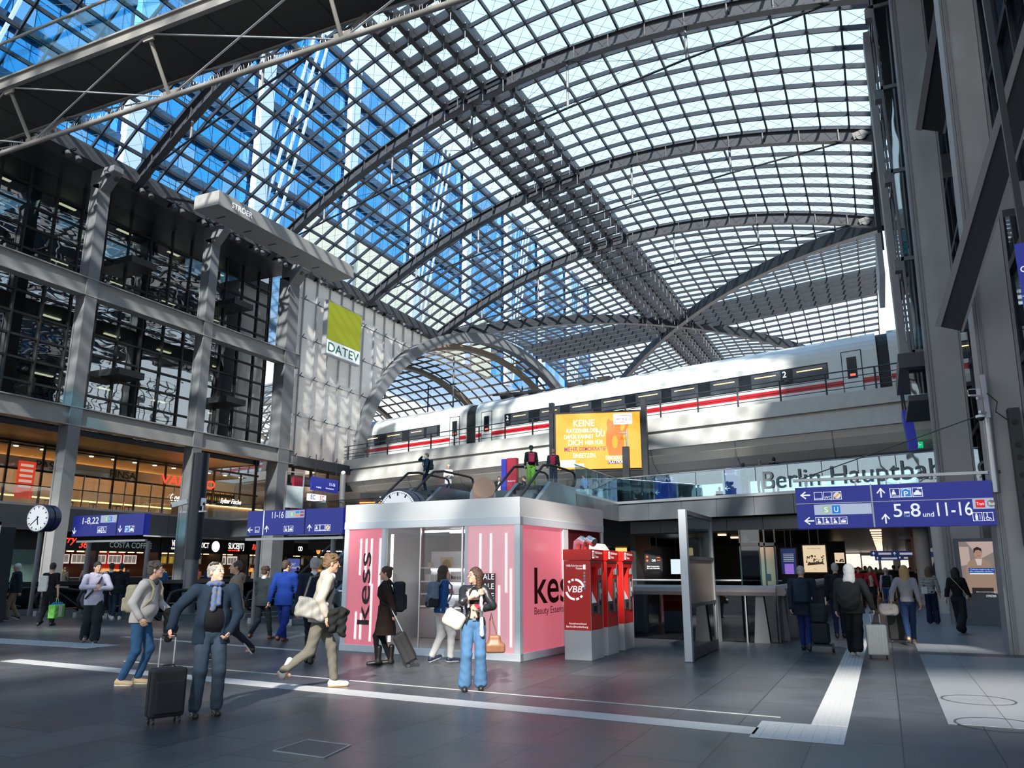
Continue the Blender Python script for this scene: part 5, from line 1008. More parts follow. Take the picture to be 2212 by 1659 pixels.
f.poly([[(.46,2.05),(.47,2.2),(.57,2.25),(.67,2.2),(.68,2.05),(.66,2.12),(.6,2.16),(.52,2.15)],[(.52,2.08),(.55,2.08),(.55,2.09),(.52,2.09)],[(.6,2.08),(.63,2.08),(.63,2.09),(.6,2.09)],[(.54,1.985),(.61,1.985),(.61,1.995),(.54,1.995)]],'poster_hair',lit('poster dark',(.03,.02,.02),.5),d=.026)
f.poly([[(.3,.92),(.85,.92),(.85,1.08),(.3,1.08)]],'poster_trousers',lit('poster dark',(.03,.02,.02),.5),d=.02)
f.rect(.28,1.5,.94,1.64,'text_bar',lit('poster blue bar',(.01,.06,.35),.8),d=.024); f.text('„Teilhabe beginnt da, wo',.3,1.585,.035,whiteL,w=.62,d=.035); f.text('alle mitspielen dürfen.“',.3,1.53,.035,whiteL,w=.6,d=.035); f.rect(.3,1.46,.9,1.5,'text_bar',lit('poster white bar',(.8,.8,.8),.7),d=.024)
f.text('STRÖER',.64,.82,.06,whiteL,w=.26,d=.02,parent=t); f.text('aktion-mensch.de/mitspielen',.4,.95,.03,whiteL,w=.5,d=.04)
# ---------- corridor under the tracks
for i,(x,y) in enumerate(((2.05,34.5),(1.7,42),(1.9,52),(1.9,62))):
    o=MB().tube((x,y,0),(x,y,3.5),.33 if i else .3,24).build('round_column',mat('white round column',(.55,.52,.50),.5),smooth=True); tag(o,('white round column directly behind the advertising totem','second white round column in the corridor','third white round column in the corridor','farthest white round column in the corridor')[i],'column')
mb=MB()
for k,y in enumerate(np.arange(42,100,3.2)): mb.mm(-.45,.05,y,y+.35,3.40,3.44)
for y in np.arange(44,96,4): mb.mm(-8,-7.6,y,y+.3,3.38,3.44)
tag(mb.build('corridor_lights',lit('corridor lamp',(1,.55,.25),4)),'row of small warm ceiling lights in the dark corridor','lamp',kind='stuff')
ww=lit('bright shop window',(1,.88,.76),.9); 
for i,(px0,px1,py0,py1,Y) in enumerate(((1722,1735,1200,1240,96),(1826,1856,1196,1226,97),(1864,1896,1200,1230,98),(1905,1928,1202,1230,98),(1948,1980,1206,1232,98))):
    a=aty(px0,py1,Y); b_=aty(px1,py0,Y); o=MB().mm(a.x,b_.x,Y,100,max(a.z,.0),min(b_.z,3.4)).build('lit_shop_window',ww); tag(o,'bright lit shop window far down the corridor, number %s from the left'%('one','two','three','four','five')[i],'window')
bx=mat('station board',(.01,.015,.06),.4,emit=(.03,.06,.25),es=.25)
for i,(px,py,Y,w_) in enumerate(((1880,1196,60,1.6),(1925,1196,58,1.8),(1965,1198,62,1.5),(1890,1206,75,2.),(1938,1205,75,2.))):
    a=aty(px,py,Y); t=thing('corridor_sign','small dark blue sign hanging in the corridor','sign',(a.x,Y,a.z),group='small signs hanging in the corridor'); f=Fr((a.x,Y,a.z-.18),(1,0,0),parent=t); f.rect(0,0,w_,.36,'panel',bx,d=-.08); f.poly(arrow(.2,.18,.2,'u'),'arrow',whiteL,d=.01); f.rect(.5,.1,w_-.3,.24,'sign_print',lit('sign print',(.6,.55,.6),.5),d=.01); MB().mm(a.x+w_/2,a.x+w_/2+.04,Y,Y+.04,a.z+.18,3.45).build('hanger',steel,t)
def poster(lb,px0,px1,py0,py1,Y,m,txt=None):
    a=aty(px0,py1,Y); b_=aty(px1,py0,Y); w2,h2=b_.x-a.x,b_.z-a.z; t=thing('light_box_poster',lb,'poster',(a.x,Y,0)); f=Fr((a.x,Y,a.z),(1,0,0),parent=t); f.rect(-.05,-.05,w2+.05,h2+.05,'frame',black,d=-.15); f.rect(0,0,w2,h2,'sheet',m,d=.01)
    MB().mm(a.x+w2*.3,a.x+w2*.35,Y+.05,Y+.1,a.z+h2,3.5).mm(a.x+w2*.7,a.x+w2*.75,Y+.05,Y+.1,a.z+h2,3.5).build('hanger',steel,t); return t,f,w2,h2
cr_=lit('cream light box',(.72,.55,.36),.85); pd=lit('poster drawing',(.06,.04,.03),.5)
t,f,w2,h2=poster('large cream light box poster with a painted crowd, behind the stairwell railing',1738,1782,1178,1236,40.3,cr_)
rr=random.Random(2); f.poly([circ(rr.uniform(.12,.9)*w2,rr.uniform(.3,.62)*h2,rr.uniform(.02,.045),7) for _ in range(40)]+[[(w2*.15,h2*.25),(w2*.85,h2*.3),(w2*.8,h2*.38),(w2*.2,h2*.36)]],'crowd_drawing',pd,d=.016); f.text('Am Anfang Liebe',w2*.2,h2*.87,.05,pd,w=w2*.6,d=.03); f.text('Rot',w2*.45,h2*.1,.05,lit('poster green',(.05,.25,.03),.6),d=.03)
t,f,w2,h2=poster('smaller cream light box poster farther down the corridor',1804,1823,1194,1216,60,cr_); f.poly([circ(rr.uniform(.12,.9)*w2,rr.uniform(.1,.4)*h2,.05,7) for _ in range(14)],'crowd_drawing',pd,d=.016)
t,f,w2,h2=poster('tall dark blue information column with a violet lit lower field',1690,1718,1185,1240,40.,bx); f.rect(-.05,-.05-f.o.z,w2+.05,-.05,'foot',black,d=-.15); f.rect(w2*.2,0,w2*.8,h2*.4,'violet_field',lit('violet screen',(.22,.12,.5),.9),d=.02)
for k in range(5): f.rect(w2*.15,h2*(.5+k*.07),w2*.85,h2*(.515+k*.07),'sign_print',whiteL,d=.02)
t,f,w2,h2=poster('black screen with white security notice and red marks above the railing',1395,1427,1190,1232,44,black); f.text('Mein Versprechen.',w2*.1,h2*.18,.06,whiteL,w=w2*.8,d=.02); f.text('Für mehr Sicherheit',w2*.1,h2*.08,.06,whiteL,w=w2*.8,d=.02); f.text('DB',w2*.42,h2*.45,.12,whiteL,d=.02); f.poly([circ(w2*.12,h2*.5,.06,10),circ(w2*.12,h2*.7,.06,10),[(w2*.75,h2*.5),(w2*.95,h2*.5),(w2*.95,h2*.53),(w2*.75,h2*.53)],[(w2*.75,h2*.65),(w2*.95,h2*.65),(w2*.95,h2*.68),(w2*.75,h2*.68)]],'red_mark',lit('red led',(1,.08,.04),2),d=.02)
# lift with bronze door, mirror glass
t=thing('glass_lift','dark glass lift shaft with a bronze door panel behind the stairwell railing','lift',(-3,39,0)); a=aty(1605,1300,38.6); b_=aty(1685,1300,38.6); MB().mm(a.x,b_.x-.75,38.6,38.7,0,3.4).build('glass_wall',gl_dark,t); MB().mm(b_.x-.72,b_.x-.1,38.55,38.6,0,2.6).build('door',mat('bronze door',(.30,.20,.14),.35,.5),t); mb=MB()
for x in (a.x,a.x+1.1,b_.x-.76,b_.x-.06): mb.mm(x,x+.06,38.5,38.6,0,3.4)
mb.mm(a.x,b_.x,38.5,38.6,2.65,2.8); mb.build('frame',black,t); MB().mm(b_.x-.5,b_.x-.3,38.53,38.55,1.1,1.4).build('call_panel',black,t)
for i,(px0,px1,py0,py1,Y,c) in enumerate(((1605,1613,1156,1172,43,(1,1,.95)),(1300,1312,1200,1222,52,(.4,.5,.6)),(1330,1352,1180,1200,52,(.9,.5,.15)),(1480,1495,1183,1200,50,(1,.5,.2)),(1510,1520,1205,1240,50,(1,.4,.12)),(1450,1470,1208,1240,50,(.5,.6,.7)),(1392,1400,1236,1256,50,(.7,.03,.03)))):
    a=aty(px0,py1,Y); b_=aty(px1,py0,Y); o=thing('lit_display','x','display',(a.x,Y,0)); MB().mm(a.x,b_.x,Y,Y+.2,a.z,b_.z).build('screen',lit('display %d'%i,c,1.2),o); MB().mm((a.x+b_.x)/2-.03,(a.x+b_.x)/2+.03,Y+.05,Y+.1,0,3.46).build('mast',black,o); tag(o,('small white lit display left of the bronze lift door','bluish lit display beside the ticket machines','small orange lit display beside the ticket machines','small orange lit display seen over the glass case','tall amber lit display seen through the glass case','bluish lit display left of the glass case','small red lit display beyond the railing')[i],'display')
t=thing('floor_box','square steel framed floor hatch in the dark tiles in the foreground','hatch',(-4.95,6.35,0)); 
P=[atz(*p,.004) for p in ((590,1622),(665,1598),(757,1610),(700,1637))]
mb=MB()
for k in range(4): mb.bar(P[k]+V((0,0,.001)),P[(k+1)%4]+V((0,0,.001)),.012,.008)
mb.build('frame',alu,t); MB().prism([p-V((0,0,.003)) for p in P],(0,0,.004)).build('plate',mat('hatch plate',(.04,.045,.055),.4),t)
for lb,px,py,r in (('round floor cover in the pale granite, nearer the picture bottom',2157,1565,.42),('round floor cover in the pale granite, upper one',2113,1512,.42)):
    c=atz(px,py,.0065); mb=MB(); mb.add([tuple(c+V((math.cos(a)*q,math.sin(a)*q,.002))) for q in (r,r-.025) for a in np.linspace(0,2*PI,33)[:-1]],[(i,(i+1)%32,32+(i+1)%32,32+i) for i in range(32)]); tag(mb.build('floor_cover',colgrey2),lb,'cover')
# ================================================================ PEOPLE: bodies grown as one smooth surface from blended limbs
class SDF:
    """smooth union of limbs, sampled block by block; mesh() turns it into one closed surface"""
    def __init__(s): s.p=[]
    def cap(s,a,b,ra,rb=None,k=.02,sub=False,fl=None): s.p.append(('c',np.array(a,float),np.array(b,float),ra,ra if rb is None else rb,k,sub)); return s
    def ell(s,c,r,R=None,k=.02,sub=False): s.p.append(('e',np.array(c,float),np.array(r,float),None if R is None else np.array(R),0,k,sub)); return s
    def box(s,c,r,R=None,rd=.02,k=.02,sub=False): s.p.append(('b',np.array(c,float),np.array(r,float),None if R is None else np.array(R),rd,k,sub)); return s
    def econ(s,z0,z1,r0,r1,c0,c1,k=.03,sub=False): s.p.append(('k',np.array((c0[0],c0[1],z0),float),np.array((c1[0],c1[1],z1),float),r0,r1,k,sub)); return s
    def mesh(s,h,name,m,parent=None,clip=None,noise=0.,nf=14.,seed=0):
        lo=[];hi=[]
        for q in s.p:
            if q[6]: continue
            if q[0]=='c': R_=max(q[3],q[4]); lo.append(np.minimum(q[1],q[2])-R_); hi.append(np.maximum(q[1],q[2])+R_)
            elif q[0]=='k': R_=max(*q[3],*q[4]); lo.append(np.minimum(q[1],q[2])-R_); hi.append(np.maximum(q[1],q[2])+R_)
            else: R_=np.linalg.norm(q[2]) if q[3] is not None else q[2]; lo.append(q[1]-R_); hi.append(q[1]+R_)
        lo=np.min(lo,0)-3*h-.02; hi=np.max(hi,0)+3*h+.02; n=np.ceil((hi-lo)/h).astype(int)+1
        Dg=np.full(n,.2,np.float32); ax=[lo[i]+h*np.arange(n[i]) for i in range(3)]
        for q in s.p:
            k=q[5]; mg=k+3*h+.03
            if q[0]=='c': R_=max(q[3],q[4]); a=np.minimum(q[1],q[2])-R_-mg; b_=np.maximum(q[1],q[2])+R_+mg
            elif q[0]=='k': R_=max(*q[3],*q[4]); a=np.minimum(q[1],q[2])-R_-mg; b_=np.maximum(q[1],q[2])+R_+mg
            else: R_=np.linalg.norm(q[2]) if q[3] is not None else q[2]; a=q[1]-R_-mg; b_=q[1]+R_+mg
            i0=np.clip(((a-lo)/h).astype(int),0,n); i1=np.clip(((b_-lo)/h).astype(int)+2,0,n)
            if (i1<=i0).any(): continue
            sl_=tuple(slice(i0[i],i1[i]) for i in range(3))
            X=ax[0][sl_[0]][:,None,None];Y=ax[1][sl_[1]][None,:,None];Z=ax[2][sl_[2]][None,None,:]
            if q[0]=='c':
                A,B=q[1],q[2];d=B-A;L=max(d@d,1e-9); t=np.clip(((X-A[0])*d[0]+(Y-A[1])*d[1]+(Z-A[2])*d[2])/L,0,1)
                dd=np.sqrt((X-A[0]-t*d[0])**2+(Y-A[1]-t*d[1])**2+(Z-A[2]-t*d[2])**2)-(q[3]+(q[4]-q[3])*t)
            elif q[0]=='k':
                z0,z1=q[1][2],q[2][2]; t=np.clip((Z-z0)/(z1-z0),0,1); cx=q[1][0]+(q[2][0]-q[1][0])*t; cy=q[1][1]+(q[2][1]-q[1][1])*t; rx=q[3][0]+(q[4][0]-q[3][0])*t; ry=q[3][1]+(q[4][1]-q[3][1])*t
                dd=(np.sqrt(((X-cx)/rx)**2+((Y-cy)/ry)**2)-1)*np.minimum(rx,ry); dd=np.maximum(dd,np.maximum(min(z0,z1)-Z,Z-max(z0,z1)))
            else:
                px,py,pz=X-q[1][0],Y-q[1][1],Z-q[1][2]
                if q[3] is not None: R=q[3]; px,py,pz=R[0][0]*px+R[1][0]*py+R[2][0]*pz, R[0][1]*px+R[1][1]*py+R[2][1]*pz, R[0][2]*px+R[1][2]*py+R[2][2]*pz
                if q[0]=='e':
                    r=q[2]; l=np.sqrt((px/r[0])**2+(py/r[1])**2+(pz/r[2])**2); g_=np.sqrt((px/r[0]**2)**2+(py/r[1]**2)**2+(pz/r[2]**2)**2)+1e-6; dd=l*(l-1)/g_
                else:
                    r=q[2]-q[4]; ex,ey,ez=np.abs(px)-r[0],np.abs(py)-r[1],np.abs(pz)-r[2]; dd=np.sqrt(np.maximum(ex,0)**2+np.maximum(ey,0)**2+np.maximum(ez,0)**2)+np.minimum(np.maximum(ex,np.maximum(ey,ez)),0)-q[4]
            o=Dg[sl_]
            if q[6]:
                hh=np.clip(.5-.5*(o+dd)/k,0,1); Dg[sl_]=o+(-dd-o)*hh+k*hh*(1-hh)
            else:
                hh=np.clip(.5+.5*(o-dd)/k,0,1); Dg[sl_]=o+(dd-o)*hh-k*hh*(1-hh)
        if noise:
            X,Y,Z=ax[0][:,None,None],ax[1][None,:,None],ax[2][None,None,:]
            Dg+=noise*(np.sin(nf*(X*1.1+.6*Z)+3*np.sin(nf*.5*Y+seed)+seed)*np.sin(nf*(Z*1.7-.5*X)+2*np.sin(nf*.6*X+seed*2))+.6*np.sin(nf*2.3*(Z+.7*Y)+2.5*np.sin(nf*X+seed)))
        if clip:
            X,Y,Z=ax[0][:,None,None],ax[1][None,:,None],ax[2][None,None,:]
            for c in clip:   # keep the side where a*x+b*y+c*z < d
                Dg=np.maximum(Dg,c[0]*X+c[1]*Y+c[2]*Z-c[3])
        v_,f_=snet(Dg,lo,h)
        if len(v_)==0: return None
        me=D.meshes.new(name); me.vertices.add(len(v_)); me.vertices.foreach_set('co',v_.astype(np.float32).ravel())
        me.loops.add(f_.size); me.loops.foreach_set('vertex_index',f_.ravel().astype(np.int32)); me.polygons.add(len(f_)); me.polygons.foreach_set('loop_start',np.arange(0,f_.size,4,dtype=np.int32)); me.polygons.foreach_set('use_smooth',np.ones(len(f_),bool))
        me.update(calc_edges=True); me.materials.append(m); o=D.objects.new(name,me); COL.objects.link(o); o.name=name
        if parent: o.parent=parent
        return o
def snet(Dg,lo,h):
    S=Dg<0; c=[S[i:S.shape[0]-1+i,j:S.shape[1]-1+j,k:S.shape[2]-1+k] for i in(0,1) for j in(0,1) for k in(0,1)]
    a=c[0].copy(); o=c[0].copy()
    for q in c[1:]: a&=q; o|=q
    act=o&~a; idx=np.argwhere(act)
    if len(idx)==0: return np.zeros((0,3)),np.zeros((0,4),int)
    off=[(i,j,k) for i in(0,1) for j in(0,1) for k in(0,1)]; val=[Dg[idx[:,0]+i,idx[:,1]+j,idx[:,2]+k] for i,j,k in off]
    acc=np.zeros((len(idx),3)); cnt=np.zeros(len(idx))
    for p in range(8):
        for q in range(p+1,8):
            d=[off[q][i]-off[p][i] for i in range(3)]
            if sum(map(abs,d))!=1: continue
            va,vb=val[p],val[q]; m=(va<0)!=(vb<0); t=np.where(m,va/(va-vb+1e-12),0)
            for i in range(3): acc[:,i]+=np.where(m,off[p][i]+t*d[i],0)
            cnt+=m
    V_=lo+(idx+acc/cnt[:,None])*h; ids=np.full(act.shape,-1,np.int64); ids[idx[:,0],idx[:,1],idx[:,2]]=np.arange(len(idx)); F=[]
    for ax_ in range(3):
        u,w=[(1,2),(2,0),(0,1)][ax_]
        s0=[slice(1,-1)]*3; s1=[slice(1,-1)]*3; s0[ax_]=slice(0,-1); s1[ax_]=slice(1,None)
        A=S[tuple(s0)];B=S[tuple(s1)]
        for flip,m in ((False,A&~B),(True,~A&B)):
            e=np.argwhere(m)
            if len(e)==0: continue
            base=e.copy()
            for i in range(3):
                if i!=ax_: base[:,i]+=1
            def g(du,dw): q=base.copy(); q[:,u]+=du; q[:,w]+=dw; return ids[q[:,0],q[:,1],q[:,2]]
            qd=np.stack([g(-1,-1),g(0,-1),g(0,0),g(-1,0)],1)
            F.append(qd[:,::-1] if flip else qd)
    F=np.concatenate(F); F=F[(F>=0).all(1)]; return V_,F
def ik(a,c,l1,l2,hint):
    a=V(a);c=V(c);d=c-a;L=d.length; mx=(l1+l2)*.999
    if L>mx: c=a+d*(mx/L); d=c-a; L=mx
    x=(l1*l1-l2*l2+L*L)/(2*L); hh=math.sqrt(max(0,l1*l1-x*x)); u=d/L; n=V(hint)-u*V(hint).dot(u); n.normalize(); return a+u*x+n*hh,c
SKIN={'l':(.56,.33,.24),'m':(.48,.27,.18),'d':(.22,.12,.08)}
POSES={
 'stand':dict(fl=(.10,0,.08),fr=(-.10,0,.08),hl=(.27,-.04,.80),hr=(-.27,-.04,.80)),
 'relax':dict(fl=(.11,-.05,.08),fr=(-.09,.04,.08),hl=(.24,-.12,.86),hr=(-.25,-.02,.80)),
 'walkL':dict(fl=(.07,-.32,.08),fr=(-.07,.36,.17),hl=(.25,.18,.84),hr=(-.25,-.20,.86),pz=.90,lean=.05,pr=-.9),
 'walkR':dict(fl=(.07,.36,.17),fr=(-.07,-.32,.08),hl=(.25,-.20,.86),hr=(-.25,.18,.84),pz=.90,lean=.05,pl=-.9),
 'stepL':dict(fl=(.08,-.16,.08),fr=(-.08,.20,.10),hl=(.25,.08,.80),hr=(-.25,-.12,.82),pz=.92,lean=.03,pr=-.4),
 'stepR':dict(fl=(.08,.20,.10),fr=(-.08,-.16,.08),hl=(.25,-.12,.82),hr=(-.25,.08,.80),pz=.92,lean=.03,pl=-.4),
 'phone':dict(fl=(.10,0,.08),fr=(-.10,.03,.08),hl=(.09,-.26,1.14),hr=(-.07,-.28,1.16),hp=.35),
}
def person(label,px=None,py=None,loc=None,rel=0.,H=1.75,pose='stand',q=1,sex='m',build=1.,skin='l',top=(.1,.1,.1),topk='shirt',hem=.92,legs=(.03,.04,.06),baggy=.012,flare=0.,shoes=(.02,.02,.02),sole=None,hair='short',hairc=(.03,.02,.015),hy=0.,hp=0.,shirt=None,open_=False,glasses=False,collar=None,sleeve=1.,pid=[0],group=None,legk='trousers',topmat=None,cap=None,belly=0.,**kw):
    pid[0]+=1; sd=pid[0]; P=dict(POSES[pose]); P.update(kw); h={0:.0065,1:.0095,2:.015}[q]
    if loc is None: loc=atz(px,py,0)
    loc=V(loc); rz0=math.atan2(-loc.x,loc.y); rz=rz0+math.radians(rel)
    t=thing('person',label,'person',loc,rz,group); s=H/1.75; t.scale=(s,s,s)
    sh=.19*build if sex=='m' else .165*build; tk=(1. if sex=='m' else .88)*build
    pz=P.get('pz',.93); ln=P.get('lean',0.); R=M4.Rotation(ln*1.0,3,'X')   # lean forward (towards -Y)
    dx=P.get('side',0.)
    def T(x,y,z): # torso space -> local, leaning about the pelvis
        zz=z-.93; return np.array((x+dx*zz, y*math.cos(ln)-zz*math.sin(ln)*1.2, pz+zz*math.cos(ln)+y*math.sin(ln)))
    hl,hr=np.array((.085,0,pz)),np.array((-.085,0,pz))
    legp=[]
    for hip,a,pit in ((hl,P['fl'],P.get('pl',0.)),(hr,P['fr'],P.get('pr',0.))):
        kn,an=ik(hip,a,.445,.43,(0,-1,0)); legp.append((hip,np.array(kn),np.array(an),pit))
    armp=[]
    for sx_,w_ in ((1,P['hl']),(-1,P['hr'])):
        S0=T(sx_*sh,.01,1.41); el,wr=ik(S0,w_,.285,.255,P.get('el' if sx_>0 else 'er',(sx_*.5,1,-.1))); armp.append((S0,np.array(el),np.array(wr),sx_))
    # ---- body, one surface
    hx=P.get('hx',0.); B=SDF(); hc=T(0,-.015,1.628)+np.array((hx,0,0)); HR=(M4.Rotation(math.radians(hy),3,'Z')@M4.Rotation(math.radians(hp),3,'X')@M4.Rotation(math.radians(P.get('ht',0.)),3,'Y')); HRn=np.array(HR)
    def Hd(x,y,z): return hc+HRn@np.array((x,y,z))
    if belly: B.ell(T(0,-.03,1.08),(.16*tk,.11+belly,.16),k=.05)
    B.ell(T(0,0,1.27),(.155*tk,.105,.19),k=.05).ell(T(0,0,1.06),((.135 if sex=='m' else .115)*tk,.095,.15),k=.05).ell(T(0,.01,.94),(.15*tk if sex=='m' else .16*tk,.11,.11),k=.05)
    B.cap(T(sh-.03,.01,1.415),T(-sh+.03,.01,1.415),.055,k=.04); B.cap(T(0,.02,1.42),Hd(0,.02,-.06),.056*tk,.05,k=.03)
    B.ell(Hd(0,.018,.030),(.074,.094,.088),HRn,k=.02).ell(Hd(0,-.018,-.035),(.058,.068,.082),HRn,k=.03).ell(Hd(0,-.066,-.098),(.022,.018,.016),HRn,k=.03)
    B.cap(Hd(0,-.088,.008),Hd(0,-.107,-.028),.008,.012,k=.010); B.cap(Hd(.035,-.068,.022),Hd(-.035,-.068,.022),.012,k=.015); B.cap(Hd(-.016,-.080,-.064),Hd(.016,-.080,-.064),.007,k=.012)
    for sx_ in(-1,1): B.ell(Hd(sx_*.03,-.089,.002),(.013,.010,.008),HRn,k=.012,sub=True); B.ell(Hd(sx_*.076,.012,-.008),(.010,.018,.030),HRn,k=.008); B.ell(Hd(sx_*.034,-.055,-.03),(.02,.018,.018),HRn,k=.02)
    for hip,kn,an,pit in legp:
        B.cap(hip,kn,.078,.05,k=.03).cap(kn,an,.048,.034,k=.02).cap(an+(0,.02,-.02),an+(0,-.1,-.045),.035,.028,k=.02)
    for S0,el,wr,sx_ in armp:
        B.cap(S0,el,.048*tk,.037,k=.03).cap(el,wr,.036,.024,k=.02)
        d=wr-el; d/=np.linalg.norm(d); nrm=np.array(P.get('nl' if sx_>0 else 'nr',(-sx_,0,0)),float); nrm-=d*(nrm@d); nrm/=max(np.linalg.norm(nrm),1e-6); sd_=np.cross(d,nrm)*(-sx_)
        fwd=np.array((0,-1,0.)); 
        if sd_@fwd<0 and 'nl' not in P and 'nr' not in P: sd_=-sd_
        pc=wr+d*.045; w4=.011 if q<2 else .013; cu=P.get('curl',.55)
        B.cap(wr,pc+sd_*.015,.022,.020,k=.012).cap(wr,pc-sd_*.018,.022,.019,k=.012)
        for i,l in enumerate((.070,.080,.074,.058)):
            r0=pc+d*.03+sd_*(.030-.020*i); a=cu*1.0; d1=d*math.cos(a)+nrm*math.sin(a); d2=d*math.cos(2.1*a)+nrm*math.sin(2.1*a); rr_=.0088 if q==0 else (.0095 if q==1 else .011)
            m_=r0+d1*l*.5; B.cap(pc+sd_*(.026-.018*i),r0,.011,rr_,k=.006).cap(r0,m_,rr_,rr_*.92,k=.003).cap(m_,m_+d2*l*.5,rr_*.92,rr_*.8,k=.003)
        th=wr+d*.02+sd_*.022; tm=th+d*.03+sd_*.025+nrm*.01; B.cap(th,tm,.012,.0105,k=.008).cap(tm,tm+d*.032+nrm*.012,.0105,.009,k=.003)
    B.mesh(h,'body',mat('skin '+skin,SKIN[skin],.5,bump=.05,bs=200,var=.08),t)
    # ---- head details
    if q<2:
        e_=SDF()
        for sx_ in(-1,1): e_.ell(Hd(sx_*.030,-.080,.001),(.012,.011,.008),HRn,k=.001)
        e_.mesh(.003,'eyes',mat('eye white',(.6,.58,.55),.2),t)
        e_=SDF()
        for sx_ in(-1,1): e_.ell(Hd(sx_*.030,-.0885,.001),(.0068,.005,.0068),HRn,k=.001); 
        e_.mesh(.0025,'pupils',mat('dark pupil',(.02,.015,.01),.1),t)
        e_=SDF()
        for sx_ in(-1,1): e_.cap(Hd(sx_*.016,-.083,.021),Hd(sx_*.046,-.074,.022),.0045,.003,k=.002)
        e_.mesh(.003,'eyebrows',mat('hair %s'%str(hairc),hairc,.7),t)
        e_=SDF().cap(Hd(-.018,-.0835,-.063),Hd(.018,-.0835,-.063),.005,k=.002); e_.mesh(.003,'lips',mat('lips',(.38,.15,.12),.5),t)
    if glasses:
        g=MB()
        for sx_ in(-1,1):
            g.path([Hd(sx_*.031+.021*math.cos(a),-.101,.001+.017*math.sin(a)) for a in np.linspace(0,2*PI,15)],.0016,5); g.tube(Hd(sx_*.05,-.099,.006),Hd(sx_*.082,.01,.005),.0016,5)
        g.tube(Hd(-.012,-.101,.004),Hd(.012,-.101,.004),.0016,5); LOC[0]=True; g.build('glasses',mat('dark spectacle frame',(.02,.02,.02),.3),t); LOC[0]=False
    # ---- hair / headwear
    hm=mat('hair %s'%str(hairc),hairc,.6,bump=.5,bs=60,var=.25,stretch=(1,1,.2)); A=SDF(); hz=max(h*.8,.006)
    if hair!='none':
        A.ell(Hd(0,.024,.036),(.084,.103,.096),HRn,k=.02)
        if hair in('short','curly','receding'):
            A.ell(Hd(0,.075,-.03),(.065,.05,.06),HRn,k=.03)
            if hair=='curly':
                r_=random.Random(sd)
                for _ in range(34):
                    a,b_=r_.uniform(-PI,PI),r_.uniform(.1,1.25); p=Hd(.078*math.cos(a)*math.cos(b_-.2),.024+.098*math.sin(a)*math.cos(b_-.2),.036+.09*math.sin(b_)); A.ell(p,(.024,.024,.02),k=.01)
            A.ell(Hd(0,-.095,-.045),(.085,.085,.10),HRn,k=.015,sub=True); A.box(Hd(0,0,-.115),(.2,.2,.055),HRn,rd=.001,k=.01,sub=True)
            if hair=='receding': A.ell(Hd(0,-.05,.11),(.055,.09,.05),HRn,k=.02,sub=True); A.ell(Hd(0,-.10,.02),(.07,.06,.08),HRn,k=.02,sub=True)
        elif hair in('long','bob','bun','pony'):
            if hair in('long','bob'):
                zb=-.30 if hair=='long' else -.17
                for sx_ in(-1,1): A.cap(Hd(sx_*.065,.02,0),Hd(sx_*.08,.04,zb),.035,.03,k=.04)
                A.cap(Hd(0,.07,.0),Hd(0,.085,zb),.06,.045,k=.05); A.cap(Hd(.05,.06,.0),Hd(.05,.08,zb),.045,.035,k=.05); A.cap(Hd(-.05,.06,.0),Hd(-.05,.08,zb),.045,.035,k=.05)
            else: A.ell(Hd(0,.075,-.03),(.065,.05,.07),HRn,k=.03)
            if hair=='bun': A.ell(Hd(0,.10,.08),(.045,.042,.042),HRn,k=.01)
            if hair=='pony': A.cap(Hd(0,.11,.05),Hd(0,.16,-.14),.03,.02,k=.02)
            A.ell(Hd(0,-.10,-.05),(.063,.088,.115),HRn,k=.012,sub=True)
        A.mesh(hz,'hair',hm,t,noise=.003 if q<2 else 0,nf=70,seed=sd)
    if cap:
        kd,cc=cap; A=SDF(); cm=cloth('hat %s'%str(cc),cc)
        if kd=='beanie': A.ell(Hd(0,.02,.05),(.092,.108,.095),HRn,k=.01); A.box(Hd(0,0,-.10),(.2,.2,.10),HRn,rd=.001,k=.01,sub=True)
        elif kd=='cap': A.ell(Hd(0,.018,.045),(.088,.105,.09),HRn,k=.01); A.box(Hd(0,0,-.09),(.2,.2,.10),HRn,rd=.001,k=.01,sub=True); A.ell(Hd(0,-.12,.025),(.06,.06,.010),HRn,k=.01)
        elif kd=='hood':
            A.ell(Hd(0,.025,.02),(.105,.125,.125),HRn,k=.02); A.cap(Hd(0,.06,-.05),T(0,.03,1.45),.095,.12,k=.04); A.ell(Hd(0,-.13,-.02),(.07,.085,.11),HRn,k=.02,sub=True)
        A.mesh(hz,{'beanie':'knitted_hat','cap':'cap','hood':'hood'}[kd],cm,t,noise=.003,nf=30,seed=sd)
    # ---- clothing
    def torso(A,g_,arms=True,hz_=None,k=.05):
        if belly: A.ell(T(0,-.03,1.08),(.16*tk+g_,.11+belly+g_,.16+g_),k=k)
        A.ell(T(0,0,1.27),(.155*tk+g_,.105+g_,.19+g_),k=k).ell(T(0,0,1.06),((.135 if sex=='m' else .115)*tk+g_,.095+g_,.17+g_),k=k).ell(T(0,.01,.94),(.15*tk+g_,.11+g_,.12+g_),k=k)
        A.cap(T(sh-.03,.01,1.41),T(-sh+.03,.01,1.41),.055+g_,k=.04)
        if arms:
            for S0,el,wr,sx_ in armp:
                e2=S0+(el-S0)*min(1,sleeve*2); A.cap(S0,e2,.05*tk+g_,.040+g_,k=.03)
                if sleeve>.5: A.cap(el,el+(wr-el)*(sleeve*2-1)*.97,.039+g_,.029+g_,k=.02)
    nz=.0035 if q==0 else (.004 if q==1 else .004)
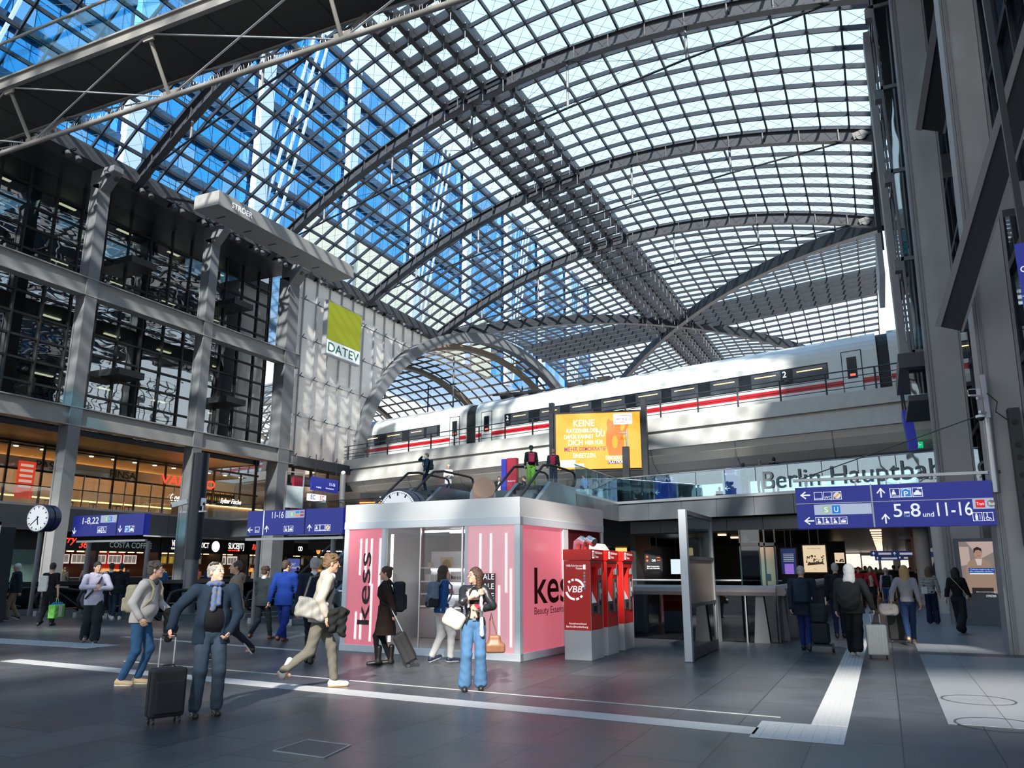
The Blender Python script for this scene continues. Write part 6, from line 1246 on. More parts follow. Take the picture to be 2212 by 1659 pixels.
    if topk!='none':
        A=SDF(); g_={'shirt':.010,'sweater':.018,'jacket':.022,'puffer':.036,'coat':.024,'crop':.008}.get(topk,.015); torso(A,g_)
        if hem<.9: A.econ(hem-.02,1.02,(.165*tk+g_+.01+(.13*(.95-hem) if topk=='coat' else 0),.13+g_+(.12*(.95-hem) if topk=='coat' else 0)),(.135*tk+g_+.02,.10+g_+.01),(0,0+ (.0)),(T(0,0,1.02)[0],T(0,0,1.02)[1]),k=.05)
        if topk in('jacket','coat','puffer','sweater'): A.cap(T(0,.045,1.455),T(0,-.03,1.435),.066,.06,k=.02)
        if open_: 
            w0=.05 if open_ is True else open_; A.cap(T(0,-.19,1.42),T(0,-.23,hem-.1),w0+.02,w0+.06,k=.015,sub=True)
        cl=[(0,0,-1,-hem)]
        A.mesh(h,{'coat':'coat','jacket':'jacket','puffer':'jacket','sweater':'sweater','shirt':'shirt','crop':'crop_top'}.get(topk,'shirt'),topmat or cloth('cloth %s'%str(top),top),t,clip=cl,noise=nz if topk!='puffer' else nz*1.6,nf=15 if topk!='puffer' else 34,seed=sd)
        if open_ or shirt:
            A=SDF(); torso(A,.013,arms=False); A.cap(T(0,.03,1.45),T(0,-.02,1.44),.058,k=.02)
            A.mesh(h,'shirt',cloth('cloth %s'%str(shirt or (.6,.6,.6)),shirt or (.6,.6,.6)),t,clip=[(0,0,-1,-.925)],noise=nz*.6,seed=sd+3)
    if collar: SDF().cap(T(.0,.05,1.47),T(0,-.045,1.455),.062,.055,k=.01).mesh(h,'collar',cloth('cloth %s'%str(collar),collar),t)
    if legk=='skirt': pass
    A=SDF(); lm=cloth('legs %s'%str(legs),legs,bs=120)
    A.ell(T(0,.01,.945),(.152*tk+.012,.112+.012+belly*.4,.12),k=.04)
    for hip,kn,an,pit in legp: A.cap(hip,kn,.082+min(baggy,.015),.056+baggy,k=.03).cap(kn,an+(kn-an)*.07,.052+baggy,.042+baggy*.8+flare,k=.03)
    A.mesh(h,legk,lm,t,clip=[(0,0,1,T(0,0,1.03)[2]),(0,0,-1,-.034)],noise=nz*.8,nf=21,seed=sd+7)
    # shoes in the foot frame
    for (hip,kn,an,pit),nm in zip(legp,('shoe','shoe')):
        Rf=np.array(M4.Rotation(pit,3,'X')); o=np.array((an[0],an[1],0)) if abs(pit)<.05 and an[2]<.1 else None
        def Fp(x,y,z):
            v_=np.array((x,y,z-.08)); return an+Rf@v_
        A=SDF(); A.cap(Fp(0,.035,.045),Fp(0,-.165,.030),.045,.038,k=.02).cap(Fp(0,.01,.08),Fp(0,.01,.05),.042,k=.03)
        if P.get('boot'): A.cap(Fp(0,.01,.05),Fp(0,.02,.30),.045,.055,k=.03)
        dn=Rf@np.array((0,0,-1.)); so_=A.mesh(max(h*.8,.006),nm,mat('shoe %s'%str(shoes),shoes,.45),t,clip=[(*dn,float(dn@Fp(0,0,.004)))])
        if sole and q<2:
            A=SDF(); A.cap(Fp(0,.035,.02),Fp(0,-.155,.02),.044,.037,k=.01); up_=-dn; A.mesh(.006,'sole',mat('sole %s'%str(sole),sole,.6),so_ or t,clip=[(*dn,float(dn@Fp(0,0,-.002))),(*up_,float(up_@Fp(0,0,.022)))])
    t['_T']=0; del t['_T']
    return t,T,Hd,armp
def L2W(t,p): return M4.LocRotScale(t.location,t.rotation_euler,t.scale)@V([float(x) for x in p])
def child(t,mb,name,m,**k):
    LOC[0]=True; o=mb.build(name,m,t,**k); LOC[0]=False; return o
def bag(t,name,label,cat,build_fn,group=None):
    """a carried thing: its own top-level object, modelled in the carrier's frame"""
    b=thing(name,label,cat,t.location,t.rotation_euler.z,group); b.scale=t.scale; build_fn(b); return b
def backpack(t,T,label,c=(.02,.025,.035),c2=None,w_=.15,hh=.23,dp=.085,y=.20,z=1.22,q=1,front=True,lid=False):
    def f(b):
        h=.008 if q==0 else .011; m=cloth('bag %s'%str(c),c,bs=80); A=SDF(); cc=T(0,y,z); A.box(cc,(w_,dp,hh),rd=.06,k=.03).box(T(0,y+dp,z-.10),(w_*.8,.03,hh*.5),rd=.03,k=.015); A.mesh(h,'pack_body',m,b,noise=.003,nf=18)
        if c2: SDF().box(T(0,y+.012,z-.13),(w_+.008,dp+.016,hh*.42),rd=.05,k=.02).mesh(h,'lower_panel',cloth('bag %s'%str(c2),c2,bs=80),b)
        if lid: SDF().box(T(0,y-.01,z+.2),(w_*.95,dp*.95,.05),rd=.045,k=.02).mesh(h,'lid',m,b)
        for sx_ in(-1,1):
            A=MB(); A.path([T(sx_*.10,y-.06,z+.18),T(sx_*.115,.07,1.475),T(sx_*.12,-.03,1.485),T(sx_*.125,-.125,1.38),T(sx_*.135,-.14,1.24),T(sx_*.16,-.06,1.10),T(sx_*.15,.09,1.03)],.019,6); LOC[0]=True; A.build('shoulder_strap',m,b,smooth=True); LOC[0]=False
    return bag(t,'backpack',label,'backpack',f)
def palm(t,ar,i):
    el,wr=ar[i][1],ar[i][2]; d=(wr-el)/np.linalg.norm(wr-el); return L2W(t,wr+d*.07)
def held(t,ar,i,rz,label,d_=.22,**k):
    """a suitcase whose grip sits in the hand"""
    p=palm(t,ar,i); return suitcase(label,(p.x+d_*.36*math.sin(rz),p.y-d_*.36*math.cos(rz),0),rz,d_=d_,hx=p.z,**k)
def suitcase(label,loc,rz,w_=.36,d_=.22,hh=.55,hx=1.0,c=(.012,.013,.016),tilt=0.,m=None,ribs=0,cat='suitcase',metal=False,group=None):
    t=thing('suitcase',label,cat,loc,rz,group); t.rotation_euler=(tilt,0,rz) if not isinstance(tilt,tuple) else (tilt[0],tilt[1],rz)
    m=m or (mat('case %s'%str(c),c,.35 if ribs else .75,.9 if metal else 0,var=.1,bs=30)); z0=.06
    A=SDF(); A.box((0,0,z0+hh/2),(w_/2,d_/2,hh/2),rd=.035,k=.01)
    for i in range(ribs):
        x=-w_/2+w_*(i+.5)/ribs; A.cap((x,-d_/2,z0+.05),(x,-d_/2,z0+hh-.05),.006,k=.004); A.cap((x,d_/2,z0+.05),(x,d_/2,z0+hh-.05),.006,k=.004)
    if not ribs: A.box((0,-d_/2,z0+hh*.42),(w_*.42,.03,hh*.34),rd=.02,k=.01)
    A.mesh(.007,'shell',m,t); LOC[0]=True
    MB().path([(-w_/2-.002,0,z0+.03),(-w_/2-.002,0,z0+hh-.03)],.004,6).path([(w_/2+.002,0,z0+.03),(w_/2+.002,0,z0+hh-.03)],.004,6).build('zip',black,t)
    for x in (-w_*.22,w_*.22): MB().tube((x,d_*.36,z0+hh-.02),(x,d_*.36,hx-.02),.010,8).build('handle_rod',chrome,t)
    MB().path([(-w_*.22,d_*.36,hx-.03),(-w_*.2,d_*.36,hx),(w_*.2,d_*.36,hx),(w_*.22,d_*.36,hx-.03)],.015,8).build('grip',black,t); MB().path([(-.07,0,z0+hh),(-.06,0,z0+hh+.025),(.06,0,z0+hh+.025),(.07,0,z0+hh)],.009,6).build('top_handle',black,t)
    for x in (-w_*.38,w_*.38):
        for y in (-d_*.32,d_*.32):
            cs_=MB().tube((x,y,.03),(x,y,z0+.01),.015,8).build('caster',black,t); MB().tube((x-.012,y,.028),(x+.012,y,.028),.028,14).build('wheel',mat('dark wheel',(.03,.03,.035),.4),cs_)
    LOC[0]=False; return t
# ---------------------------------------------------------------- foreground people
W2=(.55,.57,.62)
# man with scarf and suitcase
t,T,Hd,ar=person('grey haired man in navy blazer and blue scarf, holding the handle of a black suitcase',442,1545,H=1.69,rel=8,q=0,pose='relax',build=1.12,top=(.008,.018,.035),topk='jacket',hem=.80,open_=.085,shirt=(.006,.006,.008),legs=(.035,.055,.085),baggy=.022,flare=.012,shoes=(.012,.012,.014),sole=(.10,.09,.08),hair='receding',hairc=(.20,.19,.18),hy=35,hp=-8,fl=(.12,.0,.08),fr=(-.13,-.05,.08),hl=(.19,-.10,.93),hr=(-.47,-.14,.99),er=(-1,.5,0),el=(1,.6,0),curl=.9,belly=.035)
sc=SDF(); 
for a in np.linspace(0,2*PI,13)[:-1]: sc.cap(T(.075*math.cos(a),.0+.085*math.sin(a)+.005,1.475-.02*math.sin(a)),T(.075*math.cos(a+.53),.085*math.sin(a+.53)+.005,1.475-.02*math.sin(a+.53)),.034,k=.01)
sc.cap(T(-.02,-.13,1.43),T(-.03,-.165,1.20),.03,.034,k=.02).cap(T(.035,-.12,1.43),T(.03,-.155,1.26),.026,.03,k=.02)
scm=mat('blue tartan scarf',(.05,.10,.22),.9); nt=scm.node_tree; wv_=nt.nodes.new('ShaderNodeTexChecker'); wv_.inputs['Scale'].default_value=26; wv_.inputs[1].default_value=(.045,.10,.26,1); wv_.inputs[2].default_value=(.10,.10,.12,1); tcn=nt.nodes.new('ShaderNodeTexCoord'); nt.links.new(tcn.outputs['Object'],wv_.inputs[0]); nt.links.new(wv_.outputs[0],nt.nodes['Principled BSDF'].inputs[0])
sc.mesh(.007,'scarf',scm,t,noise=.003,nf=40)
child(t,MB().tube(Hd(-.075,.03,.085),Hd(-.03,-.06,.10),.016,8).tube(Hd(.03,-.06,.10),Hd(.075,.03,.085),.016,8),'sunglasses',black)
wr=ar[0][2]; child(t,MB().tube(wr+np.array((-.03,0,.02)),wr+np.array((.03,.0,-.005)),.034,14),'wristwatch',chrome)
held(t,ar,1,t.rotation_euler.z+.25,'small black fabric suitcase beside the man with the scarf',w_=.36,hh=.50)
# man with backpack
t,T,Hd,ar=person('man in grey long sleeved shirt and jeans leaning forward, looking right, with glasses',290,1480,H=1.74,rel=62,q=0,pose='relax',build=1.05,top=(.42,.41,.42),topk='sweater',hem=.86,legs=(.03,.09,.20),baggy=.012,shoes=(.55,.40,.24),sole=(.7,.66,.6),hair='curly',hairc=(.06,.05,.045),hy=20,hp=-4,glasses=True,lean=.17,fl=(.10,.02,.08),fr=(-.10,.16,.08),pz=.915,hl=(.28,-.30,.98),hr=(-.24,-.12,.92),nl=(0,0,-1),nr=(1,0,0),belly=.03,sleeve=.97,collar=(.03,.05,.07))
backpack(t,T,'pale olive backpack on the leaning man in the grey shirt',c=(.30,.28,.20),y=.19,z=1.18,q=0,hh=.2,w_=.14)
def jk(b): SDF().cap((.26,-.28,.98),(.36,-.22,.96),.07,k=.05).cap((.27,-.3,.95),(.28,-.3,.62),.075,.06,k=.06).cap((.35,-.24,.95),(.36,-.22,.70),.06,.05,k=.05).cap((.3,-.34,.9),(.32,-.36,.72),.05,k=.04).mesh(.009,'cloth_folds',cloth('jacket cloth black',(.010,.012,.012)),b,noise=.008,nf=25)
bag(t,'folded_jacket','black jacket hung over the arm of the leaning man in grey','jacket',jk)
# hoodie man
t,T,Hd,ar=person('black haired young man in a pale lavender hooded jacket and wide dark trousers',192,1388,H=1.78,rel=8,q=1,pose='stepL',top=(.50,.48,.62),topk='sweater',hem=.80,legs=(.018,.026,.030),baggy=.05,flare=.02,shoes=(.02,.02,.02),sole=(.6,.6,.6),hair='short',hairc=(.01,.01,.012),hy=14,build=1.05,hl=(.05,-.24,1.16),hr=(-.04,-.25,1.20),el=(1,.25,-.1),er=(-1,.25,-.1),nl=(-1,0,0),nr=(1,0,0))
SDF().cap(T(.06,-.02,1.46),T(-.06,-.02,1.46),.045,k=.02).cap(T(.09,.05,1.46),T(-.09,.05,1.46),.06,k=.03).mesh(.009,'hood',cloth('cloth %s'%str((.50,.48,.62)),(.5,.48,.62)),t)
child(t,MB().path([T(.13,.02,1.49),T(.06,-.145,1.33),T(-.08,-.155,1.1),T(-.19,-.10,.95)],.022,5),'crossbody_strap',black)
for d_ in(0,.012,.024): child(t,MB().bar(T(.09+d_,-.137,1.275),T(.098+d_,-.137,1.29+d_*.5),.006,.003),'emblem_stripe',black)
# man with green bag
t,T,Hd,ar=person('short haired man in black and white short sleeved shirt walking away, carrying a green bag',97,1352,H=1.80,rel=150,q=1,pose='stepR',top=(.012,.012,.014),topk='shirt',hem=.9,sleeve=.42,legs=(.012,.013,.018),baggy=.03,shoes=(.01,.01,.01),hair='short',hairc=(.02,.018,.015),hy=10,hr=(-.26,.0,.82))
def wt(b): SDF().box((.12,.14,1.16),(.13,.04,.22),rd=.03).mesh(.011,'cloth_bag',cloth('white tote cloth',(.62,.62,.60)),b,noise=.006,nf=14); 
bag(t,'tote_bag','white cloth tote bag on the back of the man with the green bag','bag',wt)
def gb(b):
    SDF().box((-.27,.0,.40),(.10,.25,.19),rd=.03).mesh(.010,'bag_body',mat('lime printed plastic bag',(.16,.52,.08),.35,var=.5,bs=7),b,noise=.006,nf=16)
    SDF().cap((-.27,-.18,.585),(-.27,.18,.585),.06,k=.02).mesh(.012,'blue_contents',cloth('blue bag stuffing',(.01,.18,.45)),b,noise=.008,nf=25); LOC[0]=True
    MB().mm(-.385,-.375,-.08,.08,.25,.56).build('paper_label',mat('pale paper label',(.6,.6,.5),.6),b)
    for y in(-.09,.09): MB().path([(-.27,y,.56),(-.265,y*.5,.72),(-.262,0,.79),(-.26,y*-.2,.79)],.010,6).build('bag_handle',mat('light green strap',(.3,.6,.2),.5),b)
    LOC[0]=False
bag(t,'shopping_bag','bright green printed shopping bag with blue contents, hanging at far left','bag',gb)
person('white haired older man in dark quilted jacket and beige trousers at the left edge',24,1340,H=1.80,rel=285,q=1,pose='stepL',top=(.015,.03,.045),topk='puffer',hem=.84,legs=(.22,.17,.12),baggy=.02,shoes=(.02,.02,.03),sole=(.6,.6,.6),hair='short',hairc=(.6,.6,.6),glasses=True,open_=.03,shirt=(.35,.5,.65),belly=.03)
person('person in black jacket cut off by the left picture edge',-4,1335,H=1.78,rel=80,q=1,pose='stand',top=(.01,.01,.012),topk='jacket',legs=(.25,.19,.13),hairc=(.02,.02,.02))
t,T,Hd,ar=person('dark clothed man with black backpack, standing behind the young man in lavender',250,1338,H=1.80,rel=170,q=1,pose='stand',top=(.01,.013,.02),topk='jacket',hem=.8,legs=(.02,.035,.07),shoes=(.6,.58,.58),sole=(.7,.7,.7),hairc=(.01,.01,.01)); 
t,T,Hd,ar=person('man in pale grey hooded top with dark backpack, seen from behind',229,1337,H=1.82,rel=195,q=1,pose='stepL',top=(.45,.52,.58),topk='sweater',legs=(.015,.025,.045),shoes=(.6,.58,.58),sole=(.7,.7,.7),hairc=(.015,.012,.01)); backpack(t,T,'black backpack on the man in the pale grey top',c=(.01,.012,.016))
# beige jacket man
t,T,Hd,ar=person('balding man in beige hooded jacket walking left behind the scarf man',500,1424,H=1.80,rel=275,q=1,pose='walkL',top=(.23,.19,.15),topk='jacket',hem=.86,legs=(.012,.016,.028),shoes=(.01,.01,.012),sole=(.6,.58,.55),hair='receding',hairc=(.05,.04,.03),hl=(.18,-.25,1.18),hy=10,collar=(.02,.025,.035))
SDF().cap(T(.07,.09,1.47),T(-.07,.09,1.47),.06,k=.03).cap(T(0,.11,1.44),T(0,.13,1.36),.06,.03,k=.03).mesh(.01,'hood',cloth('cloth %s'%str((.23,.19,.15)),(.23,.19,.15)),t)
person('curly haired man in dark grey suit walking away beside the blue suited man',562,1384,H=1.70,rel=150,q=1,pose='walkR',top=(.018,.028,.035),topk='jacket',hem=.80,legs=(.014,.02,.028),shoes=(.10,.03,.02),hair='curly',hairc=(.05,.03,.02),collar=(.55,.55,.58),hy=-15)
t,T,Hd,ar=person('tall man in bright royal blue suit walking away',607,1390,H=1.84,rel=158,q=1,pose='walkL',top=(.008,.035,.22),topk='jacket',hem=.78,legs=(.008,.028,.18),baggy=.02,shoes=(.12,.03,.02),hair='short',hairc=(.04,.025,.018),hy=-35,build=1.05)
child(t,MB().path([Hd(.05,.03,-.10),Hd(0,.07,-.11),Hd(-.05,.03,-.10)],.012,6),'lanyard',mat('yellow lanyard',(.5,.5,.03),.6))
# striding man
t,T,Hd,ar=person('man in light beige blazer and olive trousers striding to the right with a satchel',682,1487,H=1.84,rel=97,q=0,pose='walkL',top=(.36,.33,.29),topk='jacket',hem=.84,legs=(.10,.095,.08),baggy=.016,shoes=(.62,.62,.60),sole=(.42,.20,.10),hair='curly',hairc=(.16,.09,.045),collar=(.68,.70,.74),lean=.14,fl=(.07,-.24,.08),fr=(-.07,.46,.23),pr=-1.25,hl=(.24,-.20,.98),hr=(-.27,-.06,.90),nl=(-1,0,0),nr=(1,0,0),hp=6,pz=.91,sleeve=.92)
child(t,MB().tube(ar[1][2]+np.array((0,-.0,.03)),ar[1][2]+np.array((0,0,.075)),.036,12),'shirt_cuff',cloth('blue checked cuff',(.5,.6,.75)))
def st(b):
    SDF().box((-.24,.14,1.02),(.06,.20,.13),np.array(M4.Rotation(.25,3,'X')),rd=.04,k=.03).mesh(.008,'bag_body',mat('striped grey canvas',(.22,.22,.21),.7,var=.7,bs=5,stretch=(1,4,1)),b,noise=.006,nf=20); LOC[0]=True
    MB().path([(-.22,.26,1.08),(-.05,.15,1.42),(.12,-.05,1.46),(.17,-.15,1.36)],.016,6).path([(-.24,.0,1.05),(-.2,-.10,1.2),(.0,-.2,1.36),(.15,-.16,1.4)],.016,6).build('strap',black,b); LOC[0]=False
bag(t,'satchel','grey and white striped canvas satchel at the hip of the striding man','bag',st)
def jk2(b): SDF().cap((-.30,-.18,.98),(-.24,-.30,.96),.055,k=.04).cap((-.27,-.24,.95),(-.27,-.27,.70),.07,.05,k=.05).cap((-.3,-.12,.95),(-.29,-.14,.75),.06,.05,k=.05).mesh(.009,'cloth_folds',cloth('jacket cloth black',(.010,.012,.012)),b,noise=.008,nf=25)
bag(t,'folded_jacket','black jacket carried at the front of the striding man in beige','jacket',jk2)
person('grey haired man in dark navy suit walking away behind the striding man',668,1434,H=1.82,rel=165,q=1,pose='stepL',top=(.008,.012,.03),topk='jacket',hem=.78,legs=(.008,.011,.025),shoes=(.01,.01,.01),hair='short',hairc=(.28,.28,.30),collar=(.6,.6,.65))
# woman with roller
t,T,Hd,ar=person('woman in long dark brown coat and black boots pulling a black trolley to the left',830,1436,H=1.66,rel=268,q=0,sex='f',pose='stepL',top=(.022,.014,.012),topk='coat',hem=.52,legs=(.008,.008,.009),baggy=.0,shoes=(.008,.008,.009),hair='bun',hairc=(.05,.02,.015),boot=1,hr=(-.2,.10,.88),hl=(.22,.16,.88),fl=(.06,-.12,.08),fr=(-.06,.10,.08),pr=0,curl=.9)
backpack(t,T,'big dark backpack on the woman in the brown coat',c=(.012,.018,.024),y=.24,z=1.20,hh=.27,dp=.11,w_=.16,lid=True,q=0)
h_=L2W(t,ar[0][2]); pr_=V((t.location.x,t.location.y,0)).normalized(); rt=V((pr_.y,-pr_.x,0))
sc_=suitcase('black ribbed hard shell trolley tilted behind the woman in the brown coat',(h_.x+rt.x*.42,h_.y+rt.y*.42-.15,.04),t.rotation_euler.z+PI/2+PI/2+.0,w_=.34,d_=.22,hh=.5,hx=.98,c=(.012,.013,.016),ribs=7)
sc_.rotation_euler=(math.radians(28),0,t.rotation_euler.z)
# woman with white trousers
t,T,Hd,ar=person('dark haired woman in blue blouse and white trousers looking into the kiosk',952,1430,H=1.68,rel=112,q=0,sex='f',pose='stepR',top=(.012,.06,.20),topk='shirt',hem=.88,legs=(.60,.60,.60),baggy=.022,shoes=(.02,.03,.07),sole=(.5,.5,.5),hair='long',hairc=(.035,.02,.015),hy=5,sleeve=1.,fl=(.07,.16,.09),fr=(-.07,-.16,.08),pl=-.3)
backpack(t,T,'grey blue roll top backpack on the woman in white trousers',c=(.13,.16,.24),c2=(.02,.02,.03),y=.19,z=1.20,hh=.22,w_=.13,lid=True,q=0)
# denim woman
t,T,Hd,ar=person('woman in black leather jacket and light blue wide jeans looking left, phone in hand',1022,1490,H=1.63,rel=2,q=0,sex='f',pose='relax',top=(.010,.012,.014),topk='jacket',hem=.78,open_=.10,shirt=None,legs=(.055,.13,.25),baggy=.024,flare=.04,shoes=(.012,.010,.010),hair='bob',hairc=(.05,.025,.015),hy=-58,hp=-4,glasses=True,hl=(.06,-.26,1.14),hr=(.05,-.17,1.36),el=(1,.2,-.3),er=(-1,-.15,-.35),nl=(0,0,1),nr=(0,1,0),fl=(.11,.03,.08),fr=(-.13,-.06,.08),curl=.8,topmat=mat('black leather',(.012,.014,.016),.38,bump=.06,bs=50),skin='l')
[o for o in D.objects if o.parent==t and o.name.startswith('shirt')]
for o in [o for o in D.objects if o.parent==t and o.name.startswith('shirt')]: D.objects.remove(o)
SDF().ell(T(0,0,1.25),(.145,.108,.10),k=.03).mesh(.007,'crop_top',cloth('black rib top',(.012,.011,.010)),t)
SDF().cap(T(.10,-.12,1.36),T(.115,-.155,.78),.022,.03,k=.02).cap(T(-.10,-.115,1.38),T(-.09,-.15,1.18),.02,.02,k=.02).mesh(.007,'white_shirt',cloth('white shirt cloth',(.68,.68,.70)),t,noise=.003,nf=30)
for a_ in (0,1):
    wv1=ar[a_][2]; e1=ar[a_][1]; d=(wv1-e1); child(t,MB().tube(wv1-d*.22,wv1-d*.02,.040,14,.037),'shirt_cuff',cloth('white shirt cloth',(.68,.68,.70)))
SDF().ell(T(0,.0,1.0),(.155,.115,.022),k=.01).mesh(.007,'belt',mat('black belt leather',(.01,.01,.01),.35),t); child(t,MB().box(T(0,-.125,1.0),(.05,.012,.04)),'buckle',chrome)
p=ar[0][2]; 
def ph(b): LOC[0]=True; MB().box(p+np.array((-.02,-.04,.055)),(.075,.14,.01),.2,(.3,'X')).build('case',mat('red phone case',(.5,.02,.05),.4),b,bevel=.003); LOC[0]=False
bag(t,'phone','red phone held by the woman in jeans','phone',ph)
def wb(b):
    SDF().box((-.30,-.08,1.0),(.16,.09,.13),np.array(M4.Rotation(.5,3,'Y')),rd=.07,k=.03).mesh(.009,'bag_body',mat('cream shearling',(.50,.48,.40),.9,bump=.3,bs=60,var=.15),b,noise=.0025,nf=18); LOC[0]=True
    MB().path([(-.36,-.08,1.10),(-.27,-.10,1.22),(-.18,-.10,1.16),(-.19,-.08,1.05)],.018,6).build('bag_handle',black,b); LOC[0]=False
bag(t,'handbag','cream soft handbag over the elbow of the woman in jeans','bag',wb)
def bb(b):
    SDF().box((.32,0,.58),(.15,.07,.07),rd=.04,k=.05).box((.31,0,.68),(.09,.055,.09),rd=.04,k=.08).mesh(.008,'bag_body',mat('tan leather',(.20,.09,.045),.45,var=.15,bs=12),b); LOC[0]=True
    MB().path([(.24,.0,.72),(.235,.0,.95),(.26,.0,1.08),(.29,.0,.95),(.36,.0,.72)],.010,6).build('bag_handle',mat('tan strap',(.16,.06,.035),.5),b); LOC[0]=False
bag(t,'handbag','tan leather bucket bag hanging beside the woman in jeans','bag',bb)
# ---------- right group
t,T,Hd,ar=person('grey haired person in navy coat with backpack, seen from behind, pulling a bag cart',1743,1405,H=1.68,rel=172,q=1,pose='stepL',top=(.010,.018,.035),topk='coat',hem=.72,legs=(.012,.03,.16),shoes=(.02,.02,.03),hair='short',hairc=(.30,.29,.27),build=1.12); backpack(t,T,'navy backpack on the grey haired person with the cart',c=(.012,.025,.045),hh=.25,w_=.16)
c_=atz(1776,1408,0); ct=thing('bag_cart','wheeled cart stacked with two black bags behind the navy coated person','cart',c_,t.rotation_euler.z+PI)
SDF().box((0,0,.36),(.17,.13,.20),rd=.05,k=.02).mesh(.01,'lower_bag',cloth('bag lower black',(.015,.022,.03)),ct); SDF().box((.0,-.02,.74),(.16,.12,.19),rd=.07,k=.02).box((0,-.14,.68),(.12,.03,.10),rd=.02,k=.02).mesh(.01,'upper_bag',cloth('bag upper black',(.012,.02,.024)),ct)
LOC[0]=True; MB().mm(-.2,.2,-.15,.15,.12,.15).build('platform',black,ct); 
for x in(-.22,.22): MB().tube((x-.02,0,.09),(x+.02,0,.09),.09,18).build('wheel',mat('dark wheel',(.03,.03,.035),.4),ct)
for x in(-.13,.13): MB().tube((x,.15,.12),(x,.15,1.05),.012,6).build('rod',alu,ct)
LOC[0]=False
person('grey haired man in black jacket walking away ahead of the hooded traveller',1817,1378,H=1.76,rel=180,q=1,pose='stepR',top=(.010,.012,.016),topk='jacket',hem=.82,legs=(.012,.02,.06),hair='short',hairc=(.34,.33,.32))
t,T,Hd,ar=person('traveller in black with a white hood, walking away and pulling a silver suitcase',1850,1418,H=1.72,rel=176,q=1,pose='walkL',top=(.014,.018,.020),topk='coat',hem=.80,legs=(.010,.012,.013),baggy=.04,flare=.02,shoes=(.5,.45,.4),sole=(.7,.68,.66),hair='none',cap=('hood',(.58,.58,.60)),build=1.1,hr=(-.38,.10,.90),hl=(-.0+.28,.10,.86),hy=10)
def rb(b): SDF().ell((.03,.17,1.12),(.22,.14,.28),k=.04).mesh(.011,'sack',cloth('black sack cloth',(.018,.022,.024)),b,noise=.006,nf=16)
bag(t,'sack_bag','large slack black bag on the back of the white hooded traveller','bag',rb)
held(t,ar,1,t.rotation_euler.z+PI+.1,'silver ribbed aluminium suitcase pulled by the white hooded traveller',w_=.36,hh=.54,c=(.62,.60,.55),ribs=8,metal=False)
t,T,Hd,ar=person('blond woman in grey fleece and dark blue jeans walking away',1970,1392,H=1.72,rel=183,q=1,sex='f',pose='walkR',top=(.28,.29,.31),topk='sweater',hem=.92,legs=(.012,.03,.09),shoes=(.12,.09,.07),sole=(.2,.15,.12),hair='long',hairc=(.42,.26,.11),build=1.08,hl=(.33,-.02,.90))
hw=L2W(t,ar[0][2])
def df(b): SDF().box((.40,-.02,.74),(.20,.11,.13),rd=.08,k=.03).mesh(.010,'bag_body',cloth('grey duffel cloth',(.30,.29,.29)),b,noise=.006,nf=18); LOC[0]=True; MB().path([(.28,-.02,.84),(.34,-.02,.95),(.44,-.02,.95),(.52,-.02,.84)],.014,6).path([(.24,-.14,.72),(.32,-.14,.86),(.30,-.12,.62)],.012,6).build('bag_handle',black,b); LOC[0]=False
bag(t,'duffel_bag','light grey duffel bag with black handles carried by the blond woman','bag',df)
suitcase('black suitcase rolling beside the blond woman in grey',atz(1943,1388,0),t.rotation_euler.z,w_=.38,d_=.25,hh=.6,hx=.95,c=(.010,.011,.014))
sm_=cloth('striped knit',(.5,.5,.5)); nt=sm_.node_tree; wv_=nt.nodes.new('ShaderNodeTexWave'); wv_.bands_direction='Z'; wv_.inputs['Scale'].default_value=9; cr2=nt.nodes.new('ShaderNodeValToRGB'); cr2.color_ramp.interpolation='CONSTANT'; cr2.color_ramp.elements[0].color=(.5,.5,.48,1); cr2.color_ramp.elements[1].position=.6; cr2.color_ramp.elements[1].color=(.02,.02,.03,1); tcn=nt.nodes.new('ShaderNodeTexCoord'); nt.links.new(tcn.outputs['Object'],wv_.inputs[0]); nt.links.new(wv_.outputs[0],cr2.inputs[0]); nt.links.new(cr2.outputs[0],nt.nodes['Principled BSDF'].inputs[0])
t,T,Hd,ar=person('woman in black and white striped top and wide dark jeans, seen from behind',2018,1348,H=1.68,rel=180,q=1,sex='f',pose='stand',topk='sweater',top=(.4,.4,.4),topmat=sm_,hem=.93,legs=(.012,.018,.05),baggy=.03,flare=.03,hair='bob',hairc=(.10,.06,.035))
def wb2(b): SDF().box((.16,.12,1.02),(.09,.03,.11),rd=.02,k=.02).mesh(.01,'bag_body',cloth('white pouch',(.62,.62,.62)),b)
bag(t,'shoulder_bag','small white shoulder bag on the woman in stripes','bag',wb2)
t,T,Hd,ar=person('woman with long black curly hair, black top and wide trousers, before the advertising totem',2079,1370,H=1.68,rel=165,q=1,sex='f',pose='walkL',top=(.010,.010,.011),topk='jacket',hem=.95,legs=(.018,.022,.028),baggy=.045,flare=.03,shoes=(.01,.01,.01),hair='long',hairc=(.012,.010,.009))
def wb3(b): SDF().box((-.24,.02,.95),(.03,.07,.05),rd=.015,k=.01).mesh(.01,'bag_body',cloth('cream pouch',(.5,.42,.3)),b); LOC[0]=True; MB().path([(-.23,.02,1.0),(-.05,.14,1.3),(.10,.08,1.46)],.008,5).build('strap',mat('cream strap',(.5,.42,.25),.5),b); LOC[0]=False
bag(t,'shoulder_bag','small cream shoulder bag on the woman with black hair','bag',wb3)
t,T,Hd,ar=person('woman with a cream knitted hat, pink top and blue jeans, walking down the corridor',1922,1322,H=1.66,rel=180,q=1,sex='f',pose='stepL',top=(.42,.30,.40),topk='sweater',legs=(.02,.09,.25),hair='none',cap=('beanie',(.55,.48,.42))); backpack(t,T,'black backpack on the woman with the cream hat',c=(.012,.02,.018))
